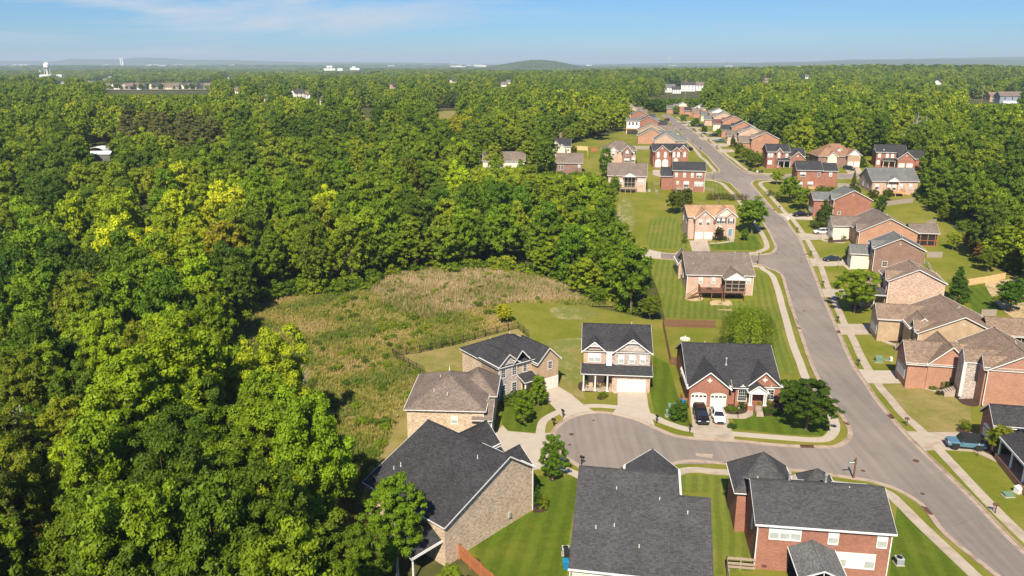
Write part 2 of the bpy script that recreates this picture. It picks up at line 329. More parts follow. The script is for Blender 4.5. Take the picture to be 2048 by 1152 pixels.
class House:
    def __init__(s,x,y,th,label,wall='red',roof='char',group=None,cat='house',dz=0,name='house',ctr=(7,5),trim='white'):
        c,sn=math.cos(R(th)),math.sin(R(th)); s.c,s.s=c,sn; s.x,s.y=x,y
        s.z=E(x+c*ctr[0]-sn*ctr[1],y+sn*ctr[0]+c*ctr[1])+dz
        s.o=thing(name,label,cat,(x,y,s.z),R(th),group)
        s.wall,s.roof,s.trimm=wall,roof,trim; s.W={}; s.Rf={}; s.T=MB(); s.B=[]; s.G=MB()
    def w(s,m): return s.W.setdefault(m,MB())
    def r(s,m): return s.Rf.setdefault(m,MB())
    def blk(s,kind,u,v,W,D,e,r,wall=None,roof=None,ins=INS,ov=None,f=.5,e2=None,z0=-1.8,walls='FBLR',gable=None,nofas=False):
        """kind u/v: ridge along u or v; h: hip; s: shed sloping down to the front; e eave, r ridge height; f ridge place, e2 far eave"""
        wall=wall or s.wall; roof=roof or s.roof; wm=s.w(wall); rm=s.r(roof); gm=s.w(gable) if gable else wm
        sub=len(s.B)>0; s.B.append((u,v,W,D,e,ins)); e2=e if e2 is None else e2; t=.14; uc=s.B[0][0]+s.B[0][2]/2
        a0,a1,b0,b1=u+ins,u+W-ins,v+ins,v+D-ins
        def pl(pts): rm.slab(pts,t)
        def fas(a,b,h=.17,w=.03,dz=-.06):
            if nofas: return
            s.T.bar((a[0],a[1],a[2]+dz),(b[0],b[1],b[2]+dz),w,h)
        if kind=='v':
            ur=u+W*f; pl([(u,v,e),(ur,v,r),(ur,v+D,r),(u,v+D,e)]); pl([(ur,v,r),(u+W,v,e2),(u+W,v+D,e2),(ur,v+D,r)])
            rs=(r-e)/(W*f); rs2=(r-e2)/(W*(1-f)); zl=e+rs*ins-t; zr=e2+rs2*ins-t
            for yy,k in ((v-.02,b0),(v+D+.02,b1))[:1 if (sub and v<s.B[0][1]+s.B[0][3]*.6) else 2]:
                fas((u,yy,e),(ur,yy,r)); fas((ur,yy,r),(u+W,yy,e2))
            for side,yy in (('F',b0),('B',b1)):
                if side in walls:
                    wm.poly([(a0,yy,z0),(a1,yy,z0),(a1,yy,zr),(a0,yy,zl)]) if side=='F' else wm.poly([(a1,yy,z0),(a0,yy,z0),(a0,yy,zl),(a1,yy,zr)])
                    g=[(a0,yy,zl),(a1,yy,zr),(ur,yy,r-t)]; gm.poly(g if side=='F' else g[::-1])
            if 'L' in walls: wm.poly([(a0,b1,z0),(a0,b0,z0),(a0,b0,zl),(a0,b1,zl)])
            if 'R' in walls: wm.poly([(a1,b0,z0),(a1,b1,z0),(a1,b1,zr),(a1,b0,zr)])
            s.T.box(u-.08,u,v,v+D,e-.11,e-.01); s.T.box(u+W,u+W+.1,v,v+D,e2-.11,e2-.01)
            for X,zz,aa in ((u,zl,a0),(u+W,zr,a1)): s.T.box(X,aa,v+.01,v+D-.01,zz-.06,zz-.02)
            s.T.bar((ur,v,r+.02),(ur,v+D,r+.02),.24,.05,1) if False else rm.box(ur-.13,ur+.13,v,v+D,r-.03,r+.035)
        elif kind=='u':
            vr=v+D*f; pl([(u,v,e),(u+W,v,e),(u+W,vr,r),(u,vr,r)]); pl([(u,vr,r),(u+W,vr,r),(u+W,v+D,e2),(u,v+D,e2)])
            rs=(r-e)/(D*f); rs2=(r-e2)/(D*(1-f)); zl=e+rs*ins-t; zr=e2+rs2*ins-t
            for xx in ((u-.02,u+W+.02) if not sub else ((u-.02,) if u+W/2<uc else (u+W+.02,))): fas((xx,v,e),(xx,vr,r)); fas((xx,vr,r),(xx,v+D,e2))
            for side,xx in (('L',a0),('R',a1)):
                if side in walls:
                    q=[(xx,b1,z0),(xx,b0,z0),(xx,b0,zl),(xx,b1,zr)]; wm.poly(q if side=='L' else q[::-1])
                    g=[(xx,b1,zr),(xx,b0,zl),(xx,vr,r-t)]; gm.poly(g if side=='L' else g[::-1])
            if 'F' in walls: wm.poly([(a0,b0,z0),(a1,b0,z0),(a1,b0,zl),(a0,b0,zl)])
            if 'B' in walls: wm.poly([(a1,b1,z0),(a0,b1,z0),(a0,b1,zr),(a1,b1,zr)])
            s.T.box(u,u+W,v-.1,v,e-.11,e-.01); s.T.box(u,u+W,v+D,v+D+.1,e2-.11,e2-.01)
            s.T.box(u+.01,u+W-.01,v,b0,zl-.06,zl-.02)
            rm.box(u,u+W,vr-.13,vr+.13,r-.03,r+.035)
        elif kind=='h':
            if W>=D:
                k=D/2; p=(u+k,v+k,r); q=(u+W-k,v+k,r)
                fs=[[(u,v,e),(u+W,v,e),q,p],[(u+W,v+D,e),(u,v+D,e),p,q],[(u,v+D,e),(u,v,e),p],[(u+W,v,e),(u+W,v+D,e),q]]
            else:
                k=W/2; p=(u+k,v+k,r); q=(u+k,v+D-k,r)
                fs=[[(u,v,e),(u+W,v,e),p],[(u+W,v+D,e),(u,v+D,e),q],[(u,v+D,e),(u,v,e),p,q],[(u+W,v,e),(u+W,v+D,e),q,p]]
            for g in fs: pl(g)
            k=min(W,D)/2; rs=(r-e)/k; zl=e+rs*ins-t; wm.box(a0,a1,b0,b1,z0,zl)
            for c in ((u,v),(u+W,v),(u,v+D),(u+W,v+D)):
                pp=p if (abs(c[0]-p[0])+abs(c[1]-p[1]))<(abs(c[0]-q[0])+abs(c[1]-q[1])) else q
                rm.bar((c[0],c[1],e+.01),(pp[0],pp[1],r+.02),.24,.05)
            rm.bar((p[0],p[1],r+.02),(q[0],q[1],r+.02),.24,.05) if p!=q else None
            s.T.box(u,u+W,v-.1,v,e-.11,e-.01); s.T.box(u,u+W,v+D,v+D+.1,e-.11,e-.01); s.T.box(u-.08,u,v,v+D,e-.11,e-.01); s.T.box(u+W,u+W+.1,v,v+D,e-.11,e-.01)
            s.T.box(u+.01,u+W-.01,v+.01,v+D-.01,e-.2,e-.145)
        elif kind=='s':
            pl([(u,v,e),(u+W,v,e),(u+W,v+D,r),(u,v+D,r)])
            for xx in (u-.02,u+W+.02): fas((xx,v,e),(xx,v+D,r))
            s.T.box(u,u+W,v-.1,v,e-.11,e-.01); s.T.box(u+.01,u+W-.01,v+.01,v+.35,e-.2,e-.145)
            if walls:
                zf=e-t+(r-e)*ins/D
                wm.poly([(a0,b0,z0),(a1,b0,z0),(a1,b0,zf),(a0,b0,zf)]); wm.poly([(a0,v+D,z0),(a0,b0,z0),(a0,b0,zf),(a0,v+D,r-t)]); wm.poly([(a1,b0,z0),(a1,v+D,z0),(a1,v+D,r-t),(a1,b0,zf)])
        elif kind=='box':
            wm.box(u,u+W,v,v+D,z0,r)
        return len(s.B)-1
    def place(s,face,b,pos,z):
        u,v,W,D,e,ins=s.B[b]
        return {'F':((pos,v+ins,z),0),'B':((pos,v+D-ins,z),math.pi),'L':((u+ins,pos,z),-math.pi/2),'R':((u+W-ins,pos,z),math.pi/2)}[face]
    def win(s,face,b,poss,z,w=.95,h=1.5,st='b'):
        fm,pm=win_meshes(w,h,st)
        for p in poss:
            l,rz=s.place(face,b,p,z); o=ob('window',fm,s.o,l,rz); ob('pane',pm,o)
    def arch(s,face,b,poss,z,w=1.1,m='white',fl=1.0):
        def f():
            a=MB(); k=8
            for i in range(k):
                t0,t1=math.pi*i/k,math.pi*(i+1)/k
                for (r0,r1) in ((.0,1.0),):
                    pass
                pts=[(math.cos(t0)*(w/2+.05),math.sin(t0)*(w/2+.05)),(math.cos(t1)*(w/2+.05),math.sin(t1)*(w/2+.05)),(0,0)]
                a.poly([(x,-.05,zz) for x,zz in pts][::-1]); a.poly([(pts[0][0],-.05,pts[0][1]),(pts[0][0],.02,pts[0][1]),(pts[1][0],.02,pts[1][1]),(pts[1][0],-.05,pts[1][1])])
            a.box(-.08,.08,-.09,0,w/2,w/2+.25)
            return a.mesh('arch_mesh',[m],False)
        for p in poss:
            l,rz=s.place(face,b,p,z); ob('window_arch',cached(('arch',w,m),f),s.o,l,rz,(1,1,fl))
    def shut(s,face,b,poss,z,w,h=1.5):
        me=cached(('shut',h),lambda:_sh(h))
        for p in poss:
            for sg in (-1,1):
                l,rz=s.place(face,b,p+sg*(w/2+.28),z); ob('shutter',me,s.o,l,rz)
    def garage(s,face,b,poss,w=2.6,h=2.15,wins=True,z=0.02):
        for p in poss:
            l,rz=s.place(face,b,p,z); ob('garage_door',garage_mesh(w,h,wins),s.o,l,rz)
    def door(s,face,b,p,z=.3,c='reddoor',w=1.0,h=2.1):
        l,rz=s.place(face,b,p,z); ob('door',door_mesh(w,h,c),s.o,l,rz)
    def gvent(s,face,b,p,z,r=.32,m='white'):
        def f():
            a=MB(); a.poly([(math.cos(t*math.pi/4+math.pi/8)*r,-.05,math.sin(t*math.pi/4+math.pi/8)*r) for t in range(8)][::-1])
            for t in range(4):
                an=t*math.pi/2; c,sn=math.cos(an),math.sin(an); a.bar((c*r*.8,-.04,sn*r*.8),(c*r*1.5,-.04,sn*r*1.5),.1,.12)
            return a.mesh('gable_vent_mesh',[m],False)
        l,rz=s.place(face,b,p,z); ob('gable_vent',cached(('gv',r,m),f),s.o,l,rz)
    def pipes(s,pts):
        for (u,v,z) in pts: ob('vent_pipe',pipe_mesh(),s.o,(u,v,z))
    def flue(s,u,v,z): ob('flue',flue_mesh(),s.o,(u,v,z))
    def down(s,u,v,z1,z0=-.1):
        me=cached(('down',round(z1-z0,1)),lambda:_dn(z1-z0)); ob('downspout',me,s.o,(u,v,z0))
    def cols(s,pts,z0,z1,r=.14):
        me=cached(('col',round(z1-z0,2),r),lambda:_col(z1-z0,r))
        for (u,v) in pts: ob('column',me,s.o,(u,v,z0))
    def part(s,name,mb,mats): return ob(name,mb.mesh(name+'_mesh',mats),s.o)
    def deck(s,u0,u1,v0,v1,z,mat='brownwood',posts=3,rail=True,base=-2.5,sides='FLR'):
        a=MB(); n=int((u1-u0)/.3)
        for i in range(n): a.box(u0+(u1-u0)*i/n+.01,u0+(u1-u0)*(i+1)/n-.01,v0,v1,z-.05,z)
        a.box(u0,u1,v0-.04,v0,z-.32,z-.03); a.box(u0-.04,u0,v0,v1,z-.32,z-.03); a.box(u1,u1+.04,v0,v1,z-.32,z-.03)
        s.part('deck_floor',a,[mat])
        for i in range(posts):
            uu=u0+.15+(u1-u0-.3)*i/(posts-1); p=MB(); p.box(uu-.09,uu+.09,v0+.1,v0+.28,base,z-.06); s.part('deck_post',p,[mat])
        if rail:
            a=MB()
            segs=[]
            if 'F' in sides: segs.append(((u0,v0),(u1,v0)))
            if 'L' in sides: segs.append(((u0,v0),(u0,v1)))
            if 'R' in sides: segs.append(((u1,v0),(u1,v1)))
            for (p,q) in segs:
                a.bar((*p,z+.95),(*q,z+.95),.09,.05); a.bar((*p,z+.12),(*q,z+.12),.04,.05)
                Ls=math.hypot(q[0]-p[0],q[1]-p[1]); k=max(2,int(Ls/.22))
                for i in range(k+1):
                    x=p[0]+(q[0]-p[0])*i/k; y=p[1]+(q[1]-p[1])*i/k; w=.05 if i%8==0 else .018
                    a.box(x-w,x+w,y-w,y+w,z,z+.95)
            s.part('deck_railing',a,[mat])
    def stair(s,u0,v0,z0,du,dv,dz,n,w,mat='conc',axis='v'):
        a=MB()
        for i in range(n):
            if axis=='v': a.box(u0,u0+w,v0+dv*i,v0+dv*(i+1),z0-1.2,z0+dz*(i+1))
            else: a.box(u0+du*i,u0+du*(i+1),v0,v0+w,z0-1.2,z0+dz*(i+1))
        s.part('front_steps',a,[mat])
    def done(s):
        for m,b in s.W.items():
            if b.f: s.part('wall',b,[m])
        for m,b in s.Rf.items():
            if b.f: s.part('roof',b,[m])
        if s.T.f: s.part('roof_trim',s.T,[s.trimm])
        return s
def _sh(h):
    a=MB(); a.box(-.19,.19,-.04,0,0,h)
    for i in range(8): a.box(-.15,.15,-.05,-.04,h*(i+.2)/8,h*(i+.7)/8)
    return a.mesh('shutter_mesh',['black'],False)
def _dn(h):
    a=MB(); a.box(-.06,.06,-.05,.05,0,h); a.box(-.06,.06,-.3,.05,0,.1); return a.mesh('downspout_mesh',['white'],False)
def _col(h,r):
    a=MB(); a.box(-r*1.4,r*1.4,-r*1.4,r*1.4,0,.15); a.tube((0,0,.15),(0,0,h-.12),r,r*.85,k=10); a.box(-r*1.3,r*1.3,-r*1.3,r*1.3,h-.12,h); return a.mesh('column_mesh',['white'],False)
# ---------------------------------------------------------------- ground sheets
def pw(pts): return [Vector(U(*p)) for p in pts]
def smooth(pts,k=4,closed=False):
    """Catmull-Rom through world points"""
    n=len(pts); o=[]
    for i in range(n if closed else n-1):
        p0=pts[(i-1)%n] if (closed or i>0) else pts[i]; p1=pts[i]; p2=pts[(i+1)%n]; p3=pts[(i+2)%n] if (closed or i+2<n) else p2
        for j in range(k):
            t=j/k; o.append(.5*((2*p1)+(p2-p0)*t+(2*p0-5*p1+4*p2-p3)*t*t+(3*p1-3*p2+p3-p0)*t**3))
    if not closed: o.append(pts[-1])
    return o
def inside(poly,X,Y):
    r=np.zeros(X.shape,bool); n=len(poly)
    for i in range(n):
        x1,y1=poly[i][0],poly[i][1]; x2,y2=poly[(i+1)%n][0],poly[(i+1)%n][1]
        if y1==y2: continue
        c=((y1>Y)!=(y2>Y))&(X<(x2-x1)*(Y-y1)/(y2-y1)+x1); r^=c
    return r
def sheet(name,poly,m,dz,step=3.,thick=0,label=None):
    """terrain-following sheet inside a world polygon"""
    poly=[Vector((p[0],p[1])) for p in poly]; pts=[]
    n=len(poly)
    for i in range(n):
        a,b=poly[i],poly[(i+1)%n]; k=max(1,int((b-a).length/step))
        for j in range(k): pts.append(a+(b-a)*(j/k))
    nb=len(pts); xs=[p.x for p in pts]; ys=[p.y for p in pts]
    X,Y=np.meshgrid(np.arange(min(xs)+step*.4,max(xs),step),np.arange(min(ys)+step*.4,max(ys),step)); X=X.ravel(); Y=Y.ravel()
    if len(X):
        k=inside(pts,X,Y); pts=pts+[Vector((float(x),float(y))) for x,y in zip(X[k],Y[k])]
    ed=[(i,(i+1)%nb) for i in range(nb)]
    v,e,f,_,_,_=geometry.delaunay_2d_cdt([Vector((p.x,p.y)) for p in pts],ed,[list(range(nb))],1,1e-4)
    vs=[(p.x,p.y,E(p.x,p.y)+dz) for p in v]; fs=[tuple(q) for q in f]
    if thick:
        n0=len(vs); vs+=[(p.x,p.y,E(p.x,p.y)+dz-thick) for p in pts[:nb]]
        # skirt along the outline (cdt keeps the first points' order)
        for i in range(nb): fs.append((i,n0+i,n0+(i+1)%nb,(i+1)%nb))
    me=bpy.data.meshes.new(name+'_mesh'); me.from_pydata(vs,[],fs); me.materials.append(K[m]); me.update()
    o=struct(ob(name,me))
    if label: o['label']=label
    return o
def ribbon(pts,a,b):
    """polygon between offsets a and b to the left of a world polyline"""
    n=len(pts); L1=[];L2=[]
    for i in range(n):
        d=(pts[min(i+1,n-1)]-pts[max(i-1,0)]).normalized(); nrm=Vector((-d.y,d.x)); L1.append(pts[i]+nrm*a); L2.append(pts[i]+nrm*b)
    return L1,L2
def strip(name,pts,a,b,m,z,side=0):
    """strip mesh following the ground; side>0 adds vertical sides of that height"""
    L1,L2=ribbon(pts,a,b); vs=[];fs=[];n=len(pts)
    for p,q in zip(L1,L2): vs+=[(p.x,p.y,E(p.x,p.y)+z),(q.x,q.y,E(q.x,q.y)+z),(p.x,p.y,E(p.x,p.y)+z-side),(q.x,q.y,E(q.x,q.y)+z-side)]
    for i in range(n-1):
        k=4*i; fs.append((k,k+4,k+5,k+1))
        if side: fs+= [(k+2,k+6,k+4,k),(k+1,k+5,k+7,k+3)]
    me=bpy.data.meshes.new(name+'_mesh'); me.from_pydata(vs,[],fs); me.materials.append(K[m]); me.update()
    return struct(ob(name,me))
# ---------------------------------------------------------------- ground, hills, roads
def grid(name,xs,ys,hf,m,base=0):
    nx,ny=len(xs),len(ys); vs=[(x,y,hf(x,y)) for y in ys for x in xs]
    fs=[(j*nx+i,j*nx+i+1,(j+1)*nx+i+1,(j+1)*nx+i) for j in range(ny-1) for i in range(nx-1)]
    me=bpy.data.meshes.new(name+'_mesh'); me.from_pydata(vs,[],fs); me.materials.append(K[m]); me.polygons.foreach_set('use_smooth',[True]*len(fs)); me.update(); return struct(ob(name,me))
xs=sorted(set([-40000,-20000,-9000,-5000,-3000,-2000,-1200,-700,-400,-250,-160]+[round(-120+3*i,2) for i in range(101)]+[200,250,320,420,700,1200,2000,3000,5000,9000,20000,40000]))
ys=sorted(set([-300,-100,0,30]+[round(50+3*i,2) for i in range(190)]+[640,700,800,900,1000,1200,1500,1800,2200,2600,3000,3600,4500,6000,9000,14000,22000,40000]))
grid('ground',xs,ys,lambda x,y: E(x,y)-(.3 if 60<y<640 else 0),'floor')
# lawns and meadow under everything
LAWN=[(985,1250),(1000,1130),(900,1100),(720,1010),(700,960),(760,900),(812,800),(850,748),(786,712),(900,690),(1020,655),(1000,606),(1060,603),(1150,606),(1240,625),(1290,637),(1330,640),(1322,600),(1300,540),(1262,520),(1240,470),(1225,420),(1215,380),(1190,372),(1100,366),(960,350),(958,325),(1030,318),(1060,296),(1120,285),(1200,272),(1245,262),(1250,240),(1255,215),(1300,205),(1345,203),(1400,208),(1480,238),(1540,262),(1600,284),(1740,288),(1870,298),(1900,335),(1840,370),(1832,400),(1875,430),(1925,470),(1950,520),(2010,545),(2060,570),(2120,640),(2200,760),(2250,1250)]
lawnW=pw(LAWN); sheet('lawn',lawnW,'lawn',.004)
MEAD=[(560,1160),(590,1080),(560,1000),(540,930),(490,850),(450,780),(440,700),(470,650),(520,610),(600,588),(650,592),(740,577),(800,545),(900,538),(1000,540),(1090,556),(1150,575),(1240,606),(1262,612),(1180,612),(1090,606),(1010,606),(1030,655),(900,692),(786,712),(850,748),(820,800),(765,905),(720,1000),(740,1060),(700,1180)]
meadW=pw(MEAD); sheet('meadow',meadW,'meadow',.012)
def lawnpatch(pts,m,dz,name='lawn'): return sheet(name,pw(pts),m,dz,4)
lawnpatch([(765,905),(812,800),(850,750),(835,830),(814,884),(800,930),(760,970),(725,985),(735,945)],'lawny',.02)
lawnpatch([(1070,950),(1120,955),(1158,945),(1150,1010),(1135,1100),(1130,1200),(960,1200),(985,1152),(940,1095),(1000,1060),(1066,1022)],'lawnd',.02)
lawnpatch([(1357,952),(1400,950),(1478,955),(1482,1000),(1500,1080),(1510,1140),(1420,1152),(1415,985),(1360,985)],'lawns',.02)
lawnpatch([(1795,1010),(1838,1058),(1932,1150),(1960,1190),(1780,1190),(1782,1100)],'lawnd',.02)
lawnpatch([(1512,540),(1532,560),(1548,600),(1562,660),(1590,748),(1562,748),(1540,690),(1500,640),(1330,635),(1322,590),(1290,518),(1345,522),(1372,560),(1400,600),(1512,600)],'lawns',.055)
lawnpatch([(1300,440),(1340,432),(1362,445),(1365,480),(1378,497),(1300,497),(1290,470)],'lawns',.02)
lawnpatch([(1418,487),(1470,478),(1508,470),(1520,485),(1526,496),(1510,500),(1425,500)],'lawnd',.02)
lawnpatch([(1412,362),(1436,366),(1452,383),(1468,400),(1450,402),(1420,385),(1410,375)],'lawns',.02)
lawnpatch([(1108,696),(1160,690),(1163,765),(1170,800),(1140,786),(1108,768)],'lawny',.02)
lawnpatch([(1308,712),(1338,728),(1355,790),(1376,830),(1384,858),(1310,832),(1299,780)],'lawnd',.02)
lawnpatch([(1001,806),(1050,806),(1095,800),(1115,823),(1080,845),(1070,866),(1016,861),(1004,850)],'lawnd',.02)
lawnpatch([(1463,834),(1560,826),(1655,836),(1662,853),(1645,872),(1560,868),(1475,858)],'lawnd',.02)
lawnpatch([(1768,769),(1840,769),(1905,790),(1942,812),(1942,865),(1850,864),(1800,810)],'lawny',.02)
lawnpatch([(1712,671),(1752,671),(1790,694),(1832,705),(1834,740),(1750,740)],'lawn',.02)
lawnpatch([(1925,570),(1975,565),(2008,608),(1985,628),(1950,628)],'lawnd',.02)
lawnpatch([(1330,655),(1430,660),(1440,690),(1365,688),(1350,700),(1340,715)],'lawn',.02)
lawnpatch([(820,706),(900,688),(1000,664),(1035,658),(1058,676),(1010,700),(925,740),(905,730),(850,748),(795,712)],'lawny',.024)
# bare earth patches behind the middle house
for q in ([(1100,618),(1130,612),(1175,617),(1200,630),(1160,640),(1115,636)],[(1095,682),(1130,678),(1162,677),(1163,694),(1120,698),(1100,692)],[(1108,700),(1135,705),(1160,730),(1160,765),(1140,770),(1115,745)],[(1245,395),(1262,402),(1270,440),(1258,470),(1245,440)]): sheet('thin_turf',smooth(pw(q),4,True),'patch',.03,2)
# kerb runs of the roads, anticlockwise
r1=[(2200,1230),(2048,1101.5),(1944.6,995),(1847.2,901.6),(1809,862.6),(1758.3,803.4),(1733,765.8),(1714,738.7),(1701.6,716),(1685.8,680),(1678.8,664),(1665.3,632.4),(1648.3,595),(1633.5,556),(1614.1,509),(1602.9,480.8),(1591.6,466),(1572.4,440),(1556,427),(1535.4,404.6),(1512.9,378.7),(1505,369),(1506,364),(1512,361),(1540,359.5),(1620,358.5),(1780,357)]
r2=[(1780,346),(1620,348.5),(1530,350),(1514,349),(1496,346),(1481,337.5),(1463.2,324),(1438.8,303.8),(1421.9,289),(1392.5,266.6),(1379,256),(1363,245),(1350.8,238),(1342,232),(1338,229)]
r3=[(1322,229),(1328,234),(1337.2,241.5),(1348.5,255.3),(1358.7,263.2),(1381.3,284.7),(1396,298.2),(1412.9,311),(1426,327),(1436,338),(1437.5,343),(1430,346.5),(1411,348.6),(1374,349.5)]
r4=[(1374,356.5),(1411,357),(1439.5,361),(1458.7,367),(1467.7,375),(1481,389),(1506,421),(1531.8,456),(1543,477.4),(1549.8,494.3),(1546.4,502.2),(1535,507.9),(1500,509.5),(1352,507.5),(1322,505),(1285,497)]
r5=[(1285,515),(1322,518),(1352,520),(1504.7,527.5),(1537.4,538),(1546.4,540.5),(1557.7,547),(1564.3,556),(1573.9,590),(1603.4,680),(1614.7,713.9),(1633.9,757.9),(1656,795),(1673,820),(1689,845.7),(1697.2,862.6),(1693,879),(1675,890),(1650,893.5),(1555,889.8),(1469.6,881.2),(1386.6,876.3),(1347.5,870),(1310.9,855),(1276.7,840),(1225.4,827),(1185,824.5),(1150,831),(1124,843),(1107,859),(1103,878),(1112,897),(1136,920),(1170,941),(1220,957),(1270,959),(1310,949),(1342,931.5),(1369,925),(1393.7,923.8),(1477,931),(1600.4,943.2),(1705.8,957.9),(1741,963.8),(1793.7,981.3),(1843.6,1013.6),(1887.5,1069),(1990,1152),(2090,1240)]
runs=[smooth(pw(r),4) for r in (r1,r2,r3,r4,r5)]
allp=[p for r in runs for p in r]; sheet('road',allp,'asphalt',.03,4)
for r in runs:
    strip('gutter',r,0,.62,'curb',.045); strip('kerb',r,-.16,.02,'curb',.15,.16)
# pavements
def walk(pts,w=1.5,m='conc',dz=.06): return strip('pavement',smooth(pw(pts),4),-w/2,w/2,m,dz,.06)
walk([(2130,1150),(2004.7,1034),(1878.7,900.8),(1838,857.6),(1805.7,828.8),(1782,800),(1754.6,767),(1724,717),(1707,680),(1689,648),(1681,629),(1655,572.6),(1640,529),(1619.8,488.7),(1606.3,467),(1586,440),(1569,423.8),(1535.4,385.5),(1521,370),(1524,364.5),(1545,362),(1600,361)])
walk([(1545,347.5),(1515,346.8),(1499.3,343.8),(1481,331),(1467.7,320),(1450,307),(1427.5,285.8),(1401.6,266.6),(1385.8,254),(1367.7,243),(1353,234)])
walk([(1352,522.5),(1505.8,531.6),(1527,539.5),(1543,550),(1551,566),(1562.6,606.4),(1583,680),(1600,725),(1612,757),(1640,800),(1660,826),(1670,850),(1664,869),(1640,880),(1555,875),(1464.7,867.8),(1384,860.5),(1335.3,847),(1301,831.2),(1260,818)],1.5,'concn')
walk([(1240,815.3),(1200,812),(1169.3,812.9),(1145,818)],1.3,'concn'); walk([(1125,822),(1109,828),(1088.3,841),(1081.6,858),(1082,880),(1092,905),(1115,932),(1149,947),(1180,965)],1.4,'concn')
walk([(1300,975),(1354.5,945.9),(1388.8,939.8),(1425.5,943.4),(1467,945.9),(1530,951),(1615,959.4),(1653,965),(1703,972.5),(1767.4,982.8),(1799.6,1007.7),(1843.6,1051.7),(1940.2,1142.5),(2010,1210)])
walk([(1352,505),(1500,506.2),(1518.2,503.4),(1531.8,497.5),(1533.5,490),(1528,475),(1518,458),(1496,425),(1470,392),(1456.4,378.7),(1443,367),(1425,361),(1411,360)])
walk([(1405,346.3),(1422,345),(1429,342.5),(1421,332.4),(1410,320),(1400.5,312.9),(1379,288),(1361,272.2),(1347,262),(1336,250)])
def drive(pts,m='concn',dz=.075,name='driveway'): return sheet(name,pw(pts),m,dz,4,.07)
drive([(1235.2,776.3),(1291.9,777),(1297,815),(1311,856),(1276,841),(1224,828),(1235.2,815)])
drive([(1088,772),(1108.7,769),(1142.5,788.8),(1167.9,810.8),(1192,826),(1150,832),(1129,841),(1115.4,823.5),(1095,802.3)])
drive([(980,876),(990,868),(1005,851),(1016,863),(1073,868),(1104,866),(1103,878),(1112,897),(1136,920),(1110,935),(1062,940),(1010,915)])
drive([(1380.5,814),(1448,815),(1455,834.8),(1469.6,881),(1387.8,876)],'conc')
drive([(1452.5,828),(1488,826),(1494,805),(1508,805),(1505,832),(1490,838),(1453,837)],'conc',.09,'path')
drive([(1809,862.6),(1848,865.2),(1909,865),(1950,866),(1960,900),(1950,904),(1884.5,899.6),(1847.2,901.6)],'conc')
drive([(1714,738.7),(1747.9,741.5),(1836,742),(1853,767),(1765,767),(1733,766)])
drive([(1672,648),(1699,648.2),(1769,648.9),(1779,667.4),(1680.5,669)],'conc')
drive([(1640,578),(1662,578),(1742,580),(1748,596),(1662,594.6),(1648,594.6)],'conc')
drive([(1617,517),(1640,517.5),(1694.5,520),(1692,531),(1623,532)],'conc')
drive([(1592.5,466.5),(1665,467.5),(1668,477),(1641.8,479),(1602,480.5)],'conc')
drive([(1557,427),(1583,427.3),(1621,427),(1626,440),(1583,438.5),(1572,439.5)],'concn')
drive([(1378,481.5),(1414.5,481.5),(1422,509),(1386,508.5)],'conc')
drive([(1285,497),(1322,505),(1322,518),(1285,515)],'concn',.09)
drive([(1305,340),(1345,341),(1376,350),(1376,357),(1330,357),(1306,350)],'conc')
drive([(1683,331),(1717,331),(1726,347),(1697,348)],'conc'); drive([(1795,330),(1812,330),(1830,345),(1800,352)],'conc')
for (x0,y0,x1,y1) in [(1466,288,1424,293),(1441,275.5,1399,279.5),(1423,264.9,1388,267.5),(1466,300,1436,305),(1400,256,1373,258.5),(1392,249,1364,251),(1380,243,1354,245)]:
    drive([(x1-4,y0-1),(x0,y0-1),(x0+3,y1-1),(x1+6,y1+1)],'conc')
# private paths and planting beds
def path(pts,w=1.1,m='conc'): return strip('path',smooth(pw(pts),4),-w/2,w/2,m,.08,.05)
path([(1755,669),(1767,682),(1790,690),(1812,692)]); path([(1830,768),(1850,776),(1880,783),(1922,786)]); path([(1952,902),(1975,912),(2010,928),(2030,934)])
path([(1641,478),(1655,483),(1690,486)],1); path([(1418,487),(1440,486),(1462,482),(1462,474)],1.1); path([(1690,531),(1700,540)],1)
path([(1215,763),(1222,776),(1236,787)],1.3,'concn'); path([(1003,800),(985,795),(978,780)],1)
def bed(pts,m='mulch',name='planting_bed'):
    w=smooth(pw(pts),4,True); sheet(name,w,m,.1,2,.1); return w
bed([(1162,764),(1212,764),(1216,778),(1190,784),(1160,781)]); bed([(1195,792),(1206,788),(1214,794),(1204,800),(1195,798)]); bed([(1039,842),(1048,839),(1056,843),(1047,848)])
bed([(1448,805),(1490,805),(1492,826),(1455,828)]); bed([(1508,808),(1560,806),(1572,822),(1540,832),(1512,830)])
bed([(1768,671),(1798,676),(1815,684),(1790,686),(1772,680)]); bed([(1793,689),(1833,700),(1830,706),(1801,704)]); bed([(1842,768),(1905,768),(1920,776),(1885,780)])
bed([(1910,788),(1958,795),(1955,812),(1925,808)]); bed([(1963,900),(2000,905),(2045,930),(2048,950),(2010,925),(1975,908)]); bed([(1912,858),(1935,852),(1942,864),(1920,865)])
bed([(1000,806),(1015,812),(1045,800),(1035,785),(1005,785)]); bed([(1098,958),(1105,955),(1112,959),(1105,963)]); bed([(1067,1008),(1088,1012),(1092,1022),(1068,1025)]); bed([(1656,485),(1690,483),(1700,478),(1668,474)])
bed([(1970,570),(2000,562),(2060,560),(2090,620),(2030,640)],'dirt'); bed([(1420,604),(1460,602),(1464,622),(1436,620)],'dirt','bare_earth'); bed([(1374,589),(1402,588),(1403,602),(1372,600)],'dirt','bare_earth')
bed([(1700,612),(1712,610),(1720,616),(1706,619)]); bed([(1640,445),(1680,440),(1690,452),(1650,458)],'dirt','bare_earth')
